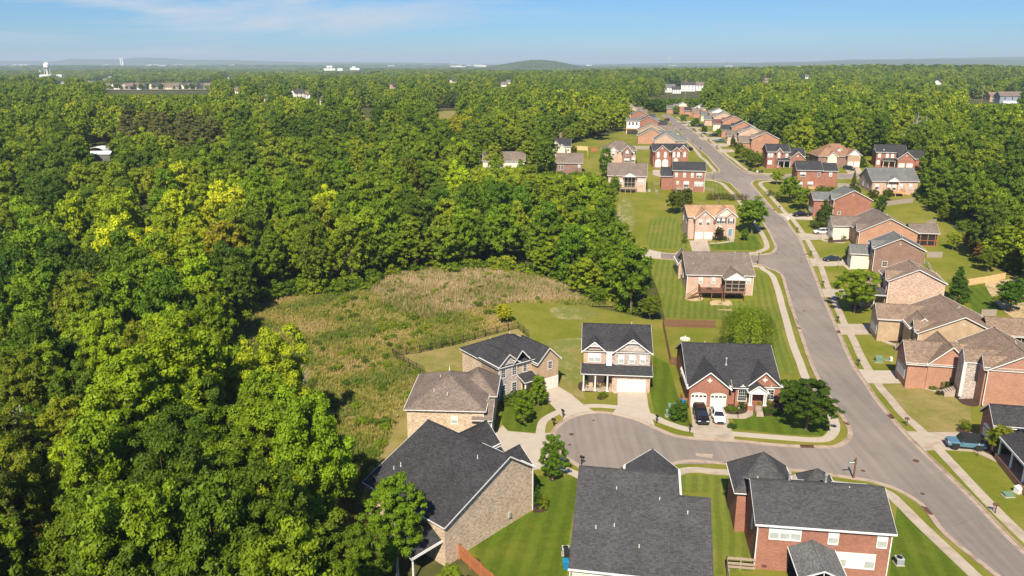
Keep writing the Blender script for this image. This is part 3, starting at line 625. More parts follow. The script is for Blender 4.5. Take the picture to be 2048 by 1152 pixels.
sheet('road',pw([(1115,850),(1150,836),(1205,831),(1280,843),(1350,874),(1470,886),(1650,898),(1704,878),(1722,898),(1768,930),(1830,985),(1793,978),(1741,960),(1600,940),(1477,928),(1342,929),(1270,956),(1170,937),(1115,893),(1107,868)]),'asphalt2',.036,3); sheet('asphalt_patch',pw([(1391,907),(1426,909),(1424,917),(1392,912)]),'curb',.042,3)
# manholes, gratings
def manhole(px,py,r,label,nm='manhole_cover'):
    def f():
        a=MB(); a.tube((0,0,0),(0,0,.02),1,k=16); 
        for i in range(-3,4): a.box(-.6,.6,i*.22-.04,i*.22+.04,.02,.03)
        return a.mesh('manhole_mesh',['iron'],False)
    x,y=U(px,py); thing(nm,label,'manhole cover',(x,y,E(x,y)+.03),0,'manhole covers in the roads',cached('mh',f)).scale=(r,r,1)
manhole(1832,922,.45,'round rusty manhole cover in the main road across from the blue off-road car'); manhole(1143,869,.4,'manhole cover near the left edge of the cul-de-sac circle')
manhole(1139,890,.28,'small utility cover in the left part of the cul-de-sac below the manhole'); manhole(1726,942,.3,'small valve cover in the road right of the wooden street sign post')
manhole(1845,988,.3,'small utility cover in the main road near the bottom kerb inlet'); manhole(1608.5,622,.35,'round patch cover in the main road near the weeping willow')
manhole(1602,524,.35,'cover in the main road across from the dark sedan driveway'); manhole(1553,508,.35,'cover at the mouth of the second side street')
manhole(1187,841,.22,'tiny valve cover near the top of the cul-de-sac circle'); manhole(1562.5,447,.3,'manhole cover in the bend of the road near the black pickup driveway')
def inlet(px,py,ang,label,l=1.6):
    def f():
        a=MB(); a.box(-.5,.5,-.28,.28,0,.03)
        for i in range(7): a.box(-.45+i*.14,-.39+i*.14,-.24,.24,.03,.045)
        a.box(-.5,.5,.28,.42,0,.17); return a.mesh('kerb_inlet_mesh',['iron'],False)
    x,y=U(px,py); P=Vector((x,y)); q,dd=min(((a+(b-a)*.5,b-a) for rr in runs for a,b in zip(rr,rr[1:])),key=lambda t:(t[0]-P).length); dn=dd.normalized(); q=q+dn*((P-q).dot(dn))+Vector((-dn.y,dn.x))*.3; x,y=q; ang=math.degrees(math.atan2(dn.y,dn.x))+180; thing('kerb_inlet',label,'storm drain',(x,y,E(x,y)+.045),R(ang),'storm drains along the kerbs',cached('inl',f)).scale=(l,1,1)
inlet(1778,834,128,'long rusty kerb inlet on the right side of the main road'); inlet(1697,848,110,'rusty drain at the inner corner where the cul-de-sac street meets the main road',.9)
inlet(1616,897,0,'wide rusty kerb inlet on the north kerb of the cul-de-sac street',2); inlet(1645,947.5,172,'kerb inlet on the south side of the cul-de-sac street behind the red brick house',1.1)
inlet(1849,1022,140,'rusty kerb inlet on the left kerb at the bottom of the main road',1.8); inlet(1601,657,-73,'drain grate in the left gutter beside the weeping willow',.9)
inlet(1673,664,110,'drain grate in the right gutter at the driveway of the tan brick house'); inlet(1611,508.5,112,'drain grate in the right gutter beside the dark sedan driveway',.9); inlet(1551,420,135,'drain grate in the gutter above the black pickup driveway')
# ---------------------------------------------------------------- houses near the cul-de-sac
h=House(12.1,126.4,-5.6,'mottled brick house with white garage door and columned porch above the cul-de-sac','mix','char')
h.blk('u',0,0,12.3,14,6.8,9.5,z0=-.5); gl=h.blk('v',0,-.12,4.5,7,6.6,8.5,wall='pink'); gr=h.blk('v',5.3,-.25,7.0,7.4,6.6,9.25,wall='grey')
g=h.blk('box',5.4,-1.5,6.5,2.0,0,3.4,wall='mix'); h.blk('s',0,-2.1,12.3,2.6,3.35,4.45,walls=''); h.B.append((5.4,-1.5,6.5,2,3.4,0)); gi=len(h.B)-1
h.win('F',gl,[1.75,2.85],4.75,.95,1.5,'b'); h.win('F',gr,[6.9,8.75,10.6],4.7,.85,1.45,'b'); h.garage('F',gi,[8.75],4.9,2.3,False)
a=MB(); 
for (u0,u1,e,r) in ((0,4.5,6.6,8.5),(5.3,12.3,6.6,9.25)):
    m=(u0+u1)/2; yy=-.2; zz=r-.75; hw=(m-u0)*.75/(r-e); a.bar((m-hw,yy,zz),(m+hw,yy,zz),.1,.18); a.bar((m,yy,zz),(m,yy,r-.2),.1,.14); a.bar((m,yy,zz),(m-hw*.45,yy,zz+.38),.1,.1); a.bar((m,yy,zz),(m+hw*.45,yy,zz+.38),.1,.1)
h.part('gable_brackets',a,['white'])['kind']='stuff'; h.cols([(.5,-1.8),(2.5,-1.8),(4.6,-1.8)],.1,3.2,.16)
a=MB(); a.box(.3,5.3,-1.9,.3,-.6,.12); h.part('porch_floor',a,['conc']); h.door('F',0,4.2,.15,'dk',1.1); h.win('F',0,[1.5],.8,1.6,1.4,'d')
a=MB(); a.box(4.35,5.3,-.1,.35,4.2,6.6); h.part('siding_panel',a,['whites']); h.win('F',0,[4.9],5.1,.5,.9,'d'); h.pipes([(9,9,8.9)]); h.done()

h=House(29.1,119.1,-4.7,'single-storey red brick house with two arched cream garage doors and white gabled porch','red','char')
h.blk('u',0,0,15.4,17,3.6,7.6,z0=-.6,f=.55); gl=h.blk('v',-.1,-1.2,7.2,9,3.35,6.3); gr=h.blk('v',9.5,-.2,6.2,8,3.4,6.2)
h.garage('F',gl,[1.9,5.1],2.6,2.15,True); h.arch('F',gl,[1.9,5.1],2.18,2.5,'trim',.28); h.gvent('F',gl,3.5,4.75,.28,'trim'); h.gvent('F',gr,12.6,4.75,.28,'trim')
h.win('F',gr,[13.7],1.3,.95,1.7,'d'); h.arch('F',gr,[13.7],3.05,1.0); bw=h.blk('box',7.9,-.4,2.0,1.5,0,3.5); h.B.append((7.9,-.4,2.0,1.5,3.5,0)); bi=len(h.B)-1
h.win('F',bi,[9.0],1.2,1.3,1.9,'d'); h.arch('F',bi,[9.0],3.15,1.3); h.blk('s',7.3,-.7,3.6,1.8,3.55,4.3,walls='')
pg=h.blk('v',9.6,-1.9,3.3,5,3.3,4.5,wall='whites',gable='whites',walls='',ins=.3); h.cols([(9.95,-1.6),(10.25,-1.6),(12.25,-1.6),(12.55,-1.6)],.9,3.2,.13)
a=MB(); a.box(9.8,12.7,-1.75,-1.55,2.95,3.3); a.poly([(9.9,-1.66,3.2),(12.6,-1.66,3.2),(11.25,-1.66,4.3)]); h.part('porch_gable',a,['white'])
a=MB(); a.box(9.7,12.8,-1.8,.6,-.6,.9); h.part('porch_floor',a,['redp'] if 0 else ['red']); h.door('F',0,11.25,.95,'dk',1.2); h.stair(10.7,-3.9,0,0,.35,.16,6,1.2)
a=MB()
for uu in (10.65,11.95): a.bar((uu,-3.9,.9),(uu,-1.8,1.8),.05,.05); a.box(uu-.03,uu+.03,-3.92,-3.86,0,.9)
h.part('stair_railing',a,['black'])['kind']='stuff'; h.flue(7,4.5,5.6); h.pipes([(4.5,12,6.5)]); h.win('L',0,[4,9.5],1.2,.8,1.6,'w'); h.done()

h=House(-16.3,106.6,-3.2,'two-storey pale brick house with brown hip roof at the left of the cul-de-sac','pale','taup')
b=h.blk('h',0,0,12.4,14,4.9,8.1); h.blk('h',7,6,6.6,8.2,4.7,7.6); w2=h.blk('s',10.2,-.35,3.2,4.2,3.6,5.2,walls=''); h.blk('box',11.6,1.5,1.2,5,0,3.5)
h.win('F',b,[7.6],2.6,.85,1.2,'b'); h.pipes([(4.2,3.2,6.6),(6.3,2.6,6.3),(4.6,7.2,7.2),(5.6,10.5,7.4)]); h.win('R',b,[2,8],1,.9,1.5,'d'); h.down(12.0,.35,4.7); h.cols([(13.2,0.2),(13.2,2.4)],-.1,3.5,.12); h.done()

h=House(-2.4,120.2,36,'angled grey and pale brick house with white gables left of the cul-de-sac','grey','char')
b=h.blk('h',0,0,12.5,12.0,5.9,9.0,wall='pale'); b1=h.blk('v',0,-.15,4.8,6,5.9,8.0,wall='grey'); b2=h.blk('v',7.2,-1.5,5.4,8,5.3,7.9,wall='tan'); b3=h.blk('v',3.2,-.35,3.4,5,6.3,8.2,wall='whites',walls='',gable='whites')
h.win('F',b1,[1.3,3.6],3.9,.8,1.5,'d'); h.win('F',b1,[1.3,3.6],.8,.85,1.7,'d'); h.win('F',b2,[10.3],3.9,.8,1.3,'d'); h.win('F',b,[6.0],3.9,.7,1.4,'d'); h.garage('F',b2,[9.9],4.6,2.2,False)
h.blk('s',4.3,-1.8,3.2,2.2,2.9,3.7,walls=''); h.cols([(4.7,-1.5),(7.0,-1.5)],0,2.8,.17); h.door('F',b,5.9,.1,'reddoor'); h.pipes([(4,8,7.8),(9,9,7.6)]); h.down(.4,.1,5.7); h.done()

h=House(-7.54,75.42,47.9,'two-storey pale brick house with large charcoal roof beside the side lawn at lower centre','pale','char',ctr=(7,3))
b=h.blk('v',0,0,15.9,14.8,5.1,9.6,f=.69,e2=6.06,z0=-3); g1=h.blk('u',10,8.5,8.6,5.6,5.2,7.9); h.blk('u',10.5,1.5,6.6,4.8,5.2,7.4); h.blk('h',14.5,12,4,3.4,3.2,4.6)
h.win('F',b,[],1,.9,1.5); h.down(15.5,.3,5.8); h.pipes([(3.2,12.5,6.4),(3.9,12,6.8),(9,3.6,8.8)])
a=MB(); a.box(10.9,11.3,.15,.4,1.1,1.8); h.part('meter_box',a,['greyr' if 0 else 'metal'])
# covered patio at the rear corner
pt=h.blk('u',-4.2,.8,5.6,4.8,2.9,4.3,walls='R',gable='cream'); h.cols([(-3.8,1.1),(-3.8,5.2)],-.2,2.8,.12); h.done()

h=House(5.97,71.1,-9.84,'house with very large plain charcoal roof in the bottom centre','cream','dark',ctr=(6,6))
b=h.blk('u',0,0,11.6,17.5,2.95,8.85,f=.67,z0=-1,nofas=True); h.part('gutter',h.T,['white']); h.T=MB(); h.blk('u',11.6,0,3.6,13.5,2.95,7.558,f=.68,nofas=True); f2=h.blk('v',5.2,12,7.0,7.4,5.2,7.9)
h.pipes([(4.6,9.3,7.5),(2.6,4.6,5.2),(4.6,5.0,5.4),(12.6,7.2,6.5)]); h.down(.2,.2,2.8); h.win('F',b,[3,8],.9,1.2,1.4); a=MB(); a.box(4.6,7.4,.3,.42,-.1,2.2); h.part('patio_door',a,['sunlit_blind']); h.pipes([(9.5,8.5,7.1),(7.4,3,4.4)]); h.done()
h=House(26.9,74.9,-7.5,'two-storey red brick house with grey roof and rear windows at the lower right','red','dark')
b=h.blk('u',0,0,14.9,10.6,5.9,8.6); t=h.blk('h',-1.2,7.2,7.4,7.4,5.5,9.2); h.blk('h',7.0,9,4.2,4.0,5.4,7.3)
h.win('F',b,[2.2,3.35,4.5],4.1,1.0,1.55,'b'); h.win('F',b,[8.5,13.6],4.0,.95,1.5,'b'); h.win('F',b,[9.6,12.6],1.2,1.0,1.75,'b'); h.win('F',b,[11.1],1.2,1.7,1.75,'w')
h.win('L',b,[3.5,8],3.4,.6,1.5,'w'); h.flue(5,7.6,7.3); h.flue(9.2,7.8,7.3); h.pipes([(1,5.8,8.2),(11,5,8.1)]); h.down(.35,.3,5.7); h.down(14.5,.3,5.7)
pt=h.blk('v',3.8,-5.2,5.0,5.6,3.2,4.3,walls='',roof='greyr',ins=.2); h.cols([(4.1,-4.9),(8.5,-4.9)],-.2,3.1,.1)
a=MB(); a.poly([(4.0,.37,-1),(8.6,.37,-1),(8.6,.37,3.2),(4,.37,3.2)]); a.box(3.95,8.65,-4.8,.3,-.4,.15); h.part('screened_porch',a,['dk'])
a=MB(); a.bar((4.0,-5.0,3.15),(8.6,-5.0,3.15),.08,.14); a.bar((6.3,-5.0,3.15),(6.3,-5.0,4.2),.08,.1); a.bar((5.1,-5,3.15),(5.1,-5,3.7),.08,.08); a.bar((7.4,-5,3.15),(7.4,-5,3.7),.08,.08); h.part('porch_truss',a,['white'])
a=MB(); a.box(1.2,1.75,.3,.42,.35,.6); h.part('crawl_vent',a,['iron']); h.done()

# ---------------------------------------------------------------- houses along the main street, left side
h=House(42.7,183.3,-3.9,'brick house with brown roof and raised wooden deck above the striped lawn','pink','taup',dz=.2)
b=h.blk('u',0,0,16.7,17,4.4,8.3,z0=-3); h.blk('v',-.6,11,4,8,4.0,6.8); p=h.blk('v',8.6,-3.6,5.4,9,4.3,6.0,walls='',gable='whites',ins=.2)
h.win('F',b,[3.7,6.8],2.2,.75,1.5,'b'); h.win('F',b,[14.0,15.2],2.3,.85,1.5,'b'); h.win('L',b,[3,7,10],2.0,.8,1.4,'b')
h.deck(3.2,8.6,-3.2,.4,1.2,'brownwood',3,base=-3.2); h.deck(8.8,13.8,-3.3,.4,1.2,'brownwood',2,base=-3.2)
a=MB(); a.box(3.4,13.6,.3,.37,-3.2,.9); h.part('under_deck_wall',a,['brown'])
a=MB()
for i in range(9): a.box(-1.4+.5*i,-.9+.5*i,-3.1,-2.0,-1.9+.35*i-.06,-1.9+.35*i)
a.bar((-1.4,-3.15,-1.0),(3.1,-3.15,2.1),.06,.1); a.bar((-1.4,-1.95,-1.0),(3.1,-1.95,2.1),.06,.1); a.bar((-1.4,-3.15,-1.8),(3.1,-3.15,1.1),.06,.4); h.part('deck_stair',a,['brownwood'])
a=MB()
for uu in (8.95,10.5,12.1,13.65): a.box(uu-.07,uu+.07,-3.4,-3.26,1.2,4.1)
for z in (1.25,2.2,3.2,4.05): a.box(8.95,13.65,-3.38,-3.28,z-.06,z+.06)
for vv in (-2,-.7): a.box(13.6,13.7,vv,vv+.12,1.2,4.1); a.box(8.9,9,vv,vv+.12,1.2,4.1)
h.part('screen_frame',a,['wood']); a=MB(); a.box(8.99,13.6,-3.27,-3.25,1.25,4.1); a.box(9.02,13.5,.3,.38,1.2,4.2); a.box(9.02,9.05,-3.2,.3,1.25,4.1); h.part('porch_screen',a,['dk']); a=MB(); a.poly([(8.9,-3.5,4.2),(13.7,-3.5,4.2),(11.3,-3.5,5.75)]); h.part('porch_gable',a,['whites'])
h.flue(13,7.6,7.3); h.flue(15.2,7.4,7.2); h.pipes([(2.2,4,5.9),(15.3,4.2,6.0)]); h.down(.35,.2,4.2,-1.4); h.down(16.3,.2,4.2,-1.4); h.done()
a=MB(); a.box(-.7,.7,-.35,.35,0,.8); a.box(-.5,.5,-.3,.3,.8,1.15); a.tube((-.5,-.38,.85),(.5,-.38,.85),.03,k=6)
x,y=48.2,181.8; thing('barbecue_grill','covered black grill on the raised wooden deck','grill',(x,y,E(x,y)+1.45),R(-4),None,a.mesh('grill_mesh',['black']))

h=House(53,230.5,-1,'tan brick house with tan roof, black shutters and blue front door','pink','tanr')
b=h.blk('u',0,0,14.9,11,6.6,9.3); g1=h.blk('v',1.8,-1.6,6.2,7,6.3,8.9); g2=h.blk('v',8.3,-.1,6.6,6,6.8,9.4,gable='cream'); g3=h.blk('v',11.4,-.4,3.6,3,6.7,8.1)
h.garage('F',g1,[3.45,6.35],2.5,2.2,False); h.win('F',g1,[3.7,6.0],4.4,.9,1.6,'m'); h.win('F',g2,[9.4,10.9],4.6,.85,1.5,'m'); h.shut('F',g2,[9.4,10.9],4.6,.85,1.5); h.win('F',g3,[13.2],4.6,.85,1.5,'m'); h.shut('F',g3,[13.2],4.6,.85,1.5)
h.door('F',g3,13.1,.9,'bluedoor',1.1); h.win('F',g2,[9.7],1.2,1.6,1.7,'m'); h.arch('F',g2,[9.7],3.1,1.7,'trim'); h.gvent('F',g1,4.9,7.6,.25); h.stair(12.5,-2.6,0,0,.4,.16,5,1.3); h.win('L',b,[3,8],4.2,.8,1.4,'b'); h.pipes([(4,9,7.2)]); h.down(14.5,.1,6.2); h.done()

h=House(59.8,289.7,-8.8,'two-storey red brick house with charcoal roof and rear deck beside the third side street','red','char')
b=h.blk('u',0,0,12.4,11,7.4,10.1,z0=-3); h.blk('u',-4.2,1.2,5.0,9,5.0,8.0,z0=-3)
h.win('F',b,[1.6,4.6,7.4],5.0,.8,1.5,'b'); h.win('F',b,[9.4,10.5],5.0,.85,1.5,'m'); h.win('F',b,[8.9,10.0,11.1],1.8,.9,1.5,'b'); h.win('F',b,[2.2],2.3,.7,1.1,'b'); h.win('F',b,[5.4],1.2,1.8,2.2,'m')
h.deck(1.6,7.8,-2.9,.3,1.1,'wood',4,base=-2.2); a=MB()
for uu in (1.9,5.9):
    a.bar((uu,-2.7,-1.6),(uu+1.4,-2.7,.9),.08,.08); a.bar((uu+1.4,-2.7,-1.6),(uu,-2.7,.9),.08,.08)
h.part('deck_braces',a,['wood']); h.pipes([(9.6,7,9.6),(2,6.4,9.4),(4,6.6,9.4)]); h.down(12,.2,7.2,-1.5); h.done()

h=House(35.6,290.1,-8.5,'single-storey pink brick house with grey-brown roof and screened rear porch on tall deck','pink','taup')
b=h.blk('u',0,0,14.8,14,5.4,9.4,z0=-3); p=h.blk('v',6,-1.0,4.9,7,5.3,6.7,walls='',gable='whites',ins=.2)
a=MB(); a.poly([(6.2,-.9,5.2),(10.7,-.9,5.2),(8.45,-.9,6.5)]); h.part('porch_gable',a,['whites']); a=MB(); a.box(6.5,10.4,.34,.385,1.2,5.1); h.part('porch_screen',a,['glass']); a=MB()
for uu in (6.45,7.75,9.1,10.4): a.box(uu-.07,uu+.07,-.75,-.6,1.2,5.2)
a.box(6.45,10.4,-.75,-.6,3.0,3.12); a.box(6.45,10.4,-.75,-.6,5.0,5.2); h.part('screen_frame',a,['wood']); h.deck(4.9,11,-2.4,.4,1.2,'wood',4,base=-2.3)
h.win('F',b,[1.4,5.2],2.4,.9,1.6,'b'); h.win('F',b,[12,13],2.4,.95,1.6,'b'); h.pipes([(3.5,4,7.4),(10,6,8.6)]); h.down(14.4,.2,5.2,-1.5); h.done()

h=House(59.5,330.7,-1,'red brick house with charcoal roof, white arched windows and double garage','red','char')
b=h.blk('u',0,0,15.2,10,6.6,9.3); g1=h.blk('v',.4,-1.5,6.8,7,6.4,9.2); g2=h.blk('v',9.9,-1.0,5.4,7,6.6,9.3); g3=h.blk('v',7.6,-1.6,4.3,6,6.5,8.5)
h.garage('F',g1,[2.3,5.3],2.5,2.2,False); h.arch('F',g1,[2.3,5.3],2.25,2.3); h.win('F',g1,[2.2,5.2],4.2,.95,1.6,'w'); h.arch('F',g1,[2.2,5.2],5.9,1.0); h.win('F',g3,[8.8,10.7],4.3,.9,1.5,'w'); h.arch('F',g3,[8.8,10.7],5.9,1.0); h.win('F',g2,[13.4],4.4,.9,1.4,'w'); h.arch('F',g2,[13.4],5.9,.95)
h.win('F',g3,[9.7],1.4,1.7,1.3,'m'); h.arch('F',g3,[9.7],2.9,1.7); h.gvent('F',g1,3.8,7.9,.25); h.gvent('F',g2,12.6,8.1,.25); h.done()

h=House(48,341,0,'grey-roofed white screened sunroom wing behind the red brick house with arched windows','whites','greyr'); b=h.blk('u',0,0,6,5,4.0,5.2); h.win('F',b,[1.5,3,4.5],1.2,1.0,2.0,'d'); h.done()

h=House(38.5,336,-5,'tan brick house with hipped taupe roof and twin front gables beyond the screened porch','pink','taup')
b=h.blk('h',0,0,15,12,6.0,9.6); g1=h.blk('v',3.0,-.6,4,6,5.6,7.6,gable='whites'); g2=h.blk('v',8.5,-1.4,4.6,6,5.6,8.2,wall='brown'); h.win('F',g1,[5],4.0,1.1,1.4,'m'); h.win('F',g2,[10.8],4.2,1.0,1.4,'m'); h.arch('F',g2,[10.8],5.6,1.0); h.win('F',g2,[10.8],1.2,2.0,1.5,'m'); h.win('F',b,[13.6],1.2,1.4,1.7,'m'); h.win('F',b,[13.7],4.2,.8,1.4,'m'); h.shut('F',b,[13.7],4.2,.8,1.4); h.pipes([(6,5,9)]); h.done()

h=House(16.2,347.7,-1,'cream stone two-storey house with charcoal roof and pale gables among the trees','cream','char')
b=h.blk('u',0,0,10.2,9.4,5.6,8.8); g1=h.blk('v',.3,-1.0,5.4,6,5.4,8.2,gable='cream'); g2=h.blk('v',3.8,-1.6,4.0,6,4.8,6.8,gable='cream'); g3=h.blk('u',-5.6,-3,6.4,9,2.8,6.2); g4=h.blk('v',-5.6,-3.4,6.4,7,2.7,5.6)
h.win('F',g2,[5.8],1.6,1.5,1.8,'m'); h.arch('F',g2,[5.8],3.5,1.5,'trim'); h.win('F',b,[1.5,8.8],3.6,.9,1.4,'m'); h.gvent('F',g4,-2.4,4.2,.2); h.garage('F',g4,[-2.4],4.2,2.0,False); a=MB(); a.box(5,6,5.5,6.5,5,11); a.box(4.9,6.1,5.4,6.6,11,11.2); h.part('chimney',a,['brown']); h.done()
h=House(17.6,314.5,-4.5,'brown brick house with taupe roof half hidden behind the wood','brown','taup'); b=h.blk('u',0,0,11,11,4.9,8.4,z0=-3); h.win('F',b,[1.6,2.7],2.3,.9,1.5,'d'); h.win('F',b,[9.5],3.2,.9,1.3,'b'); h.win('F',b,[2.5,6.3],-.6,1.2,1.2,'m'); h.pipes([(6,4,6.8),(8.5,5,7.6)]); h.done()
h=House(-9.5,322,-3,'low house with taupe roof peeping out between two light green trees','cream','taup'); b=h.blk('u',-3,0,18,12,4.2,7.6); h.win('F',b,[3,9],2,.9,1.4); h.pipes([(9,4,6.2),(12,4,6.2)]); h.done()

# ---------------------------------------------------------------- right-hand row: gable towards the viewer, fronts facing the street
def row(x,y,th,label,wall,roof,W,D,e,r,wing=(4.6,6.5,None),wr=None,wwall=None,porch=0,win=True,**kw):
    """main gable plus a lower garage wing (length out, width, height) facing the street at the far end"""
    h=House(x,y,th,label,wall,roof,group=kw.get('group'),ctr=(W/2,D/2)); b=h.blk('v',0,0,W,D,e,r)
    wl,ww,wh=wing; we=min(e,3.3) if wh is None else wh
    if wl: w=h.blk('u',-wl,D-ww,wl+W*.5,ww,we,we+ww*.33,wall=wwall); h.garage('L',w,[D-ww/2],min(4.6,ww-1.4),2.15,True); g=h.blk('u',-.25,1.0,W*.5,3.6,e+.05,e+2.0)
    else: g=b
    if e>4.5: h.win('L',g,[2.8],e-2.1,1.0,1.5,'d')
    h.win('L',b,[2.3,5.2] if D>9 else [2.8],1.0,1.1,1.7,'d')
    if win: h.win('F',b,[W*.25],e-1.9,.75,1.2,'d') if kw.get('fw') else h.gvent('F',b,W*.5,r-1.6,.12)
    h.pipes([(W*.55,D*.45,r-.6),(W*.62,D*.6,r-.9)]); h.down(.35,.25,e-.2); return h
h=row(77.5,139.9,-12,'tan brick house with large brown roof, cream garage wing and screened rear porch','tan','brownr',15.9,15.5,3.9,7.7,(5.2,7.2,3.7))
h.win('F',0,[8.7],1.9,.9,1.3,'b'); h.blk('v',-.7,2.6,5,5.4,3.9,6.2); pc=h.blk('u',13.5,3,8.0,7,3.5,6.2,walls=''); a=MB()
for (u,v) in ((21,3.4),(17.8,3.4),(19.4,3.4),(21,5.4),(21,7.4)): a.box(u-.08,u+.08,v-.08,v+.08,-1.5,3.4)
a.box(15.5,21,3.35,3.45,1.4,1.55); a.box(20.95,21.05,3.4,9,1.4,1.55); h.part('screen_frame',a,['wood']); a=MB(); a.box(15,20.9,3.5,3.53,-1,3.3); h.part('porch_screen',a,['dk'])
h.stair(-2.6,3.0,-.5,.36,0,.17,5,1.4,'wood','u'); h.done()
h=row(76.4,116.0,-10.5,'two-storey salmon brick house with brown roof and tall white corner boards','redp','brownr',11.5,14,6.0,9.0,(0,0,None))
w=h.blk('u',-9.6,7.6,12,7.0,3.4,6.6); h.garage('L',w,[11.2],4.6,2.2,True); h.blk('v',-6.4,7.4,7.6,8.5,3.5,7.0); h.blk('u',-2.2,3.2,8,3.2,6.0,8.0,wall='grey',ins=.15); g=h.blk('u',-.3,.3,7,3.2,6.0,8.0)
h.win('L',0,[1.6],3.9,1.0,1.5,'d'); h.win('L',0,[1.8],.9,1.3,1.8,'m'); h.arch('L',0,[1.8],2.8,1.3); a=MB(); a.box(-2.4,-1.9,2.9,3.2,0,6.0); h.part('corner_board',a,['trim']); h.stair(-4.0,4.4,-.3,.36,0,.17,5,1.5,'conc','u'); a=MB(); a.box(-2.2,.4,3.6,6.2,-1,.85); h.part('porch_floor',a,['redp']); h.done()
h=row(84.5,167.7,-12.8,'two-storey mottled brick house with brown roof beside the round street tree','mix','brownr',12.4,9.6,6.6,9.6,(4.5,6.5,3.3))
h.blk('u',-2.4,.6,3,4,3.0,4.3,walls='',roof='dark',gable='whites'); h.cols([(-2.1,1.0),(-2.1,4.2)],0,2.9,.13); h.win('F',0,[],1); h.done()
h=row(94.3,196.8,-13.5,'two-storey brown brick house with grey roof and cream garage gable','brown','greyr',12.7,9.6,5.8,8.9,(4.8,6.2,3.4),wwall='cream'); h.win('F',0,[3.2],1.2,1.1,1.3,'d'); h.done()
h=row(99.5,218.1,-9,'orange brick house with taupe roof, cream garage wing and red screened porch','orange','taup',16.5,17,3.9,8.0,(5.0,7.6,3.5),wwall='cream')
h.blk('u',15,3,8,7,3.4,5.6,walls=''); a=MB()
for (u,v) in ((18,3.4),(20,3.4),(22,3.4),(22.5,3.4),(22.5,7)): a.box(u-.1,u+.1,v-.1,v+.1,-1.5,3.3)
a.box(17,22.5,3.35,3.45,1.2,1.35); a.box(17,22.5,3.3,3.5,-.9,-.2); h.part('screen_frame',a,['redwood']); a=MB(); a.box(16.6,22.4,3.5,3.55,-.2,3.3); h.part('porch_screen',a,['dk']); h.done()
h=row(104.6,250.2,-6,'two-storey red brick house with grey roof behind the conical evergreen','red','greyr',12.6,11,5.4,8.6,(5.2,7,4.6),wwall='red',fw=0); h.win('F',0,[2.4],.6,.8,1.0,'d'); h.done()
h=House(68.9,97.2,-11,'charcoal-roofed red brick house with blue-grey dormer and white porch','red','char')
b=h.blk('v',3.5,-9,12,19,3.2,8.0); w=h.blk('u',-.5,4.0,9,5.6,3.6,6.0); h.garage('L',w,[6.9],2.6,2.2,True); h.arch('L',w,[6.9],2.2,2.4,'white',.4); d=h.blk('u',2.5,-2.0,5,4.2,5.4,6.8,wall='bluegrey'); h.win('L',d,[.1],4.2,1.5,1.0,'m'); h.blk('box',1.9+2,-2,4,4,0,0)
a=MB(); a.slab([(-.2,-9,3.0),(4.0,-9,4.6),(4.0,2.6,4.6),(-.2,2.6,3.0)],.14); h.part('porch_roof',a,['char']); a=MB(); a.box(-.3,-.15,-9,2.6,2.7,3.0); h.part('porch_beam',a,['white']); h.cols([(.05,2.3),(.05,-1.6),(.05,-5.5)],0,2.8,.15); a=MB(); a.box(-.3,4.0,-9,2.6,-.8,.25); h.part('porch_floor',a,['redp']); h.pipes([(7,7,6.8),(8,5,7.2)]); h.down(0,4.4,3.4); h.done()
# rear rows beyond the third side street
h=House(106.5,290.7,-9,'two-storey red brick house with charcoal roof and small orange deck behind the yard trees','red','char')
b=h.blk('u',0,0,9.6,11,5.9,8.8,z0=-3); h.blk('u',8.6,.6,6.6,10,5.7,8.2,z0=-3); h.win('F',b,[2,3],3.6,.9,1.5,'m'); h.win('F',b,[5.5],-.2,1.8,1.8,'m'); h.win('F',b,[2],-.2,1.2,1.6,'m'); h.win('F',1 if 0 else b,[8.2],3.8,.7,1.3,'d'); h.win('F',1,[12.5],3.8,.95,1.5,'b'); h.deck(4.4,8.4,-2,.4,-.4,'newwood',2,base=-2.5); h.win('L',b,[3],3,.7,1.4,'b'); h.pipes([(3,3.8,7.6),(4,6,8.3)]); h.done()
h=House(129.9,279.2,-3.4,'grey-roofed brick house with fresh orange wooden deck on the right','mix','greyr')
b=h.blk('u',0,0,16.8,13.5,4.3,8.4,z0=-3); p=h.blk('v',5.2,-.9,4.4,6,4.4,5.8,walls='',gable='whites',ins=.2); a=MB(); a.poly([(5.4,-.8,4.3),(9.4,-.8,4.3),(7.4,-.8,5.6)]); h.part('porch_gable',a,['whites']); h.cols([(5.5,-.6),(9.3,-.6)],.8,4.3,.1)
h.win('F',b,[2.2],1.5,1.2,1.6,'m'); h.win('F',b,[10.6],1.7,1.0,1.6,'b'); h.win('F',b,[14],1.7,1.0,1.6,'b'); h.win('F',b,[6.3,8.2],1.0,1.2,2.1,'m'); h.deck(4.4,10.6,-3.4,.4,.8,'newwood',3,base=-2.2); h.win('L',b,[4,9],1.5,.8,1.5,'w')
a=MB()
for i in range(8): a.box(10.6+.3*i,10.92+.3*i,-1.4,-.3,.8-.28*i-.06,.8-.28*i)
a.bar((10.6,-1.5,1.7),(13.1,-1.5,-.5),.06,.2); h.part('deck_stair',a,['newwood']); h.pipes([(16,5,6)]); h.done()
h=House(106.3,325.9,-3.5,'red brick house with front porch and garage gable by the third side street','red','char')
b=h.blk('u',0,0,9.8,9.5,6.1,9.0); g=h.blk('v',3.4,-.8,3,5,6.0,7.9); w=h.blk('u',9,1,7.4,8,4.2,7.4); w2=h.blk('v',9.4,-.4,6.6,7,3.4,6.4); h.gvent('F',w2,12.7,4.4,.3,'trim'); h.win('F',b,[1,2.2,8.3],3.9,.9,1.5,'b'); h.win('F',g,[4.9],3.9,.9,1.5,'w'); h.arch('F',g,[4.9],5.4,.9); h.win('F',b,[1.6],1,1.6,1.5,'w')
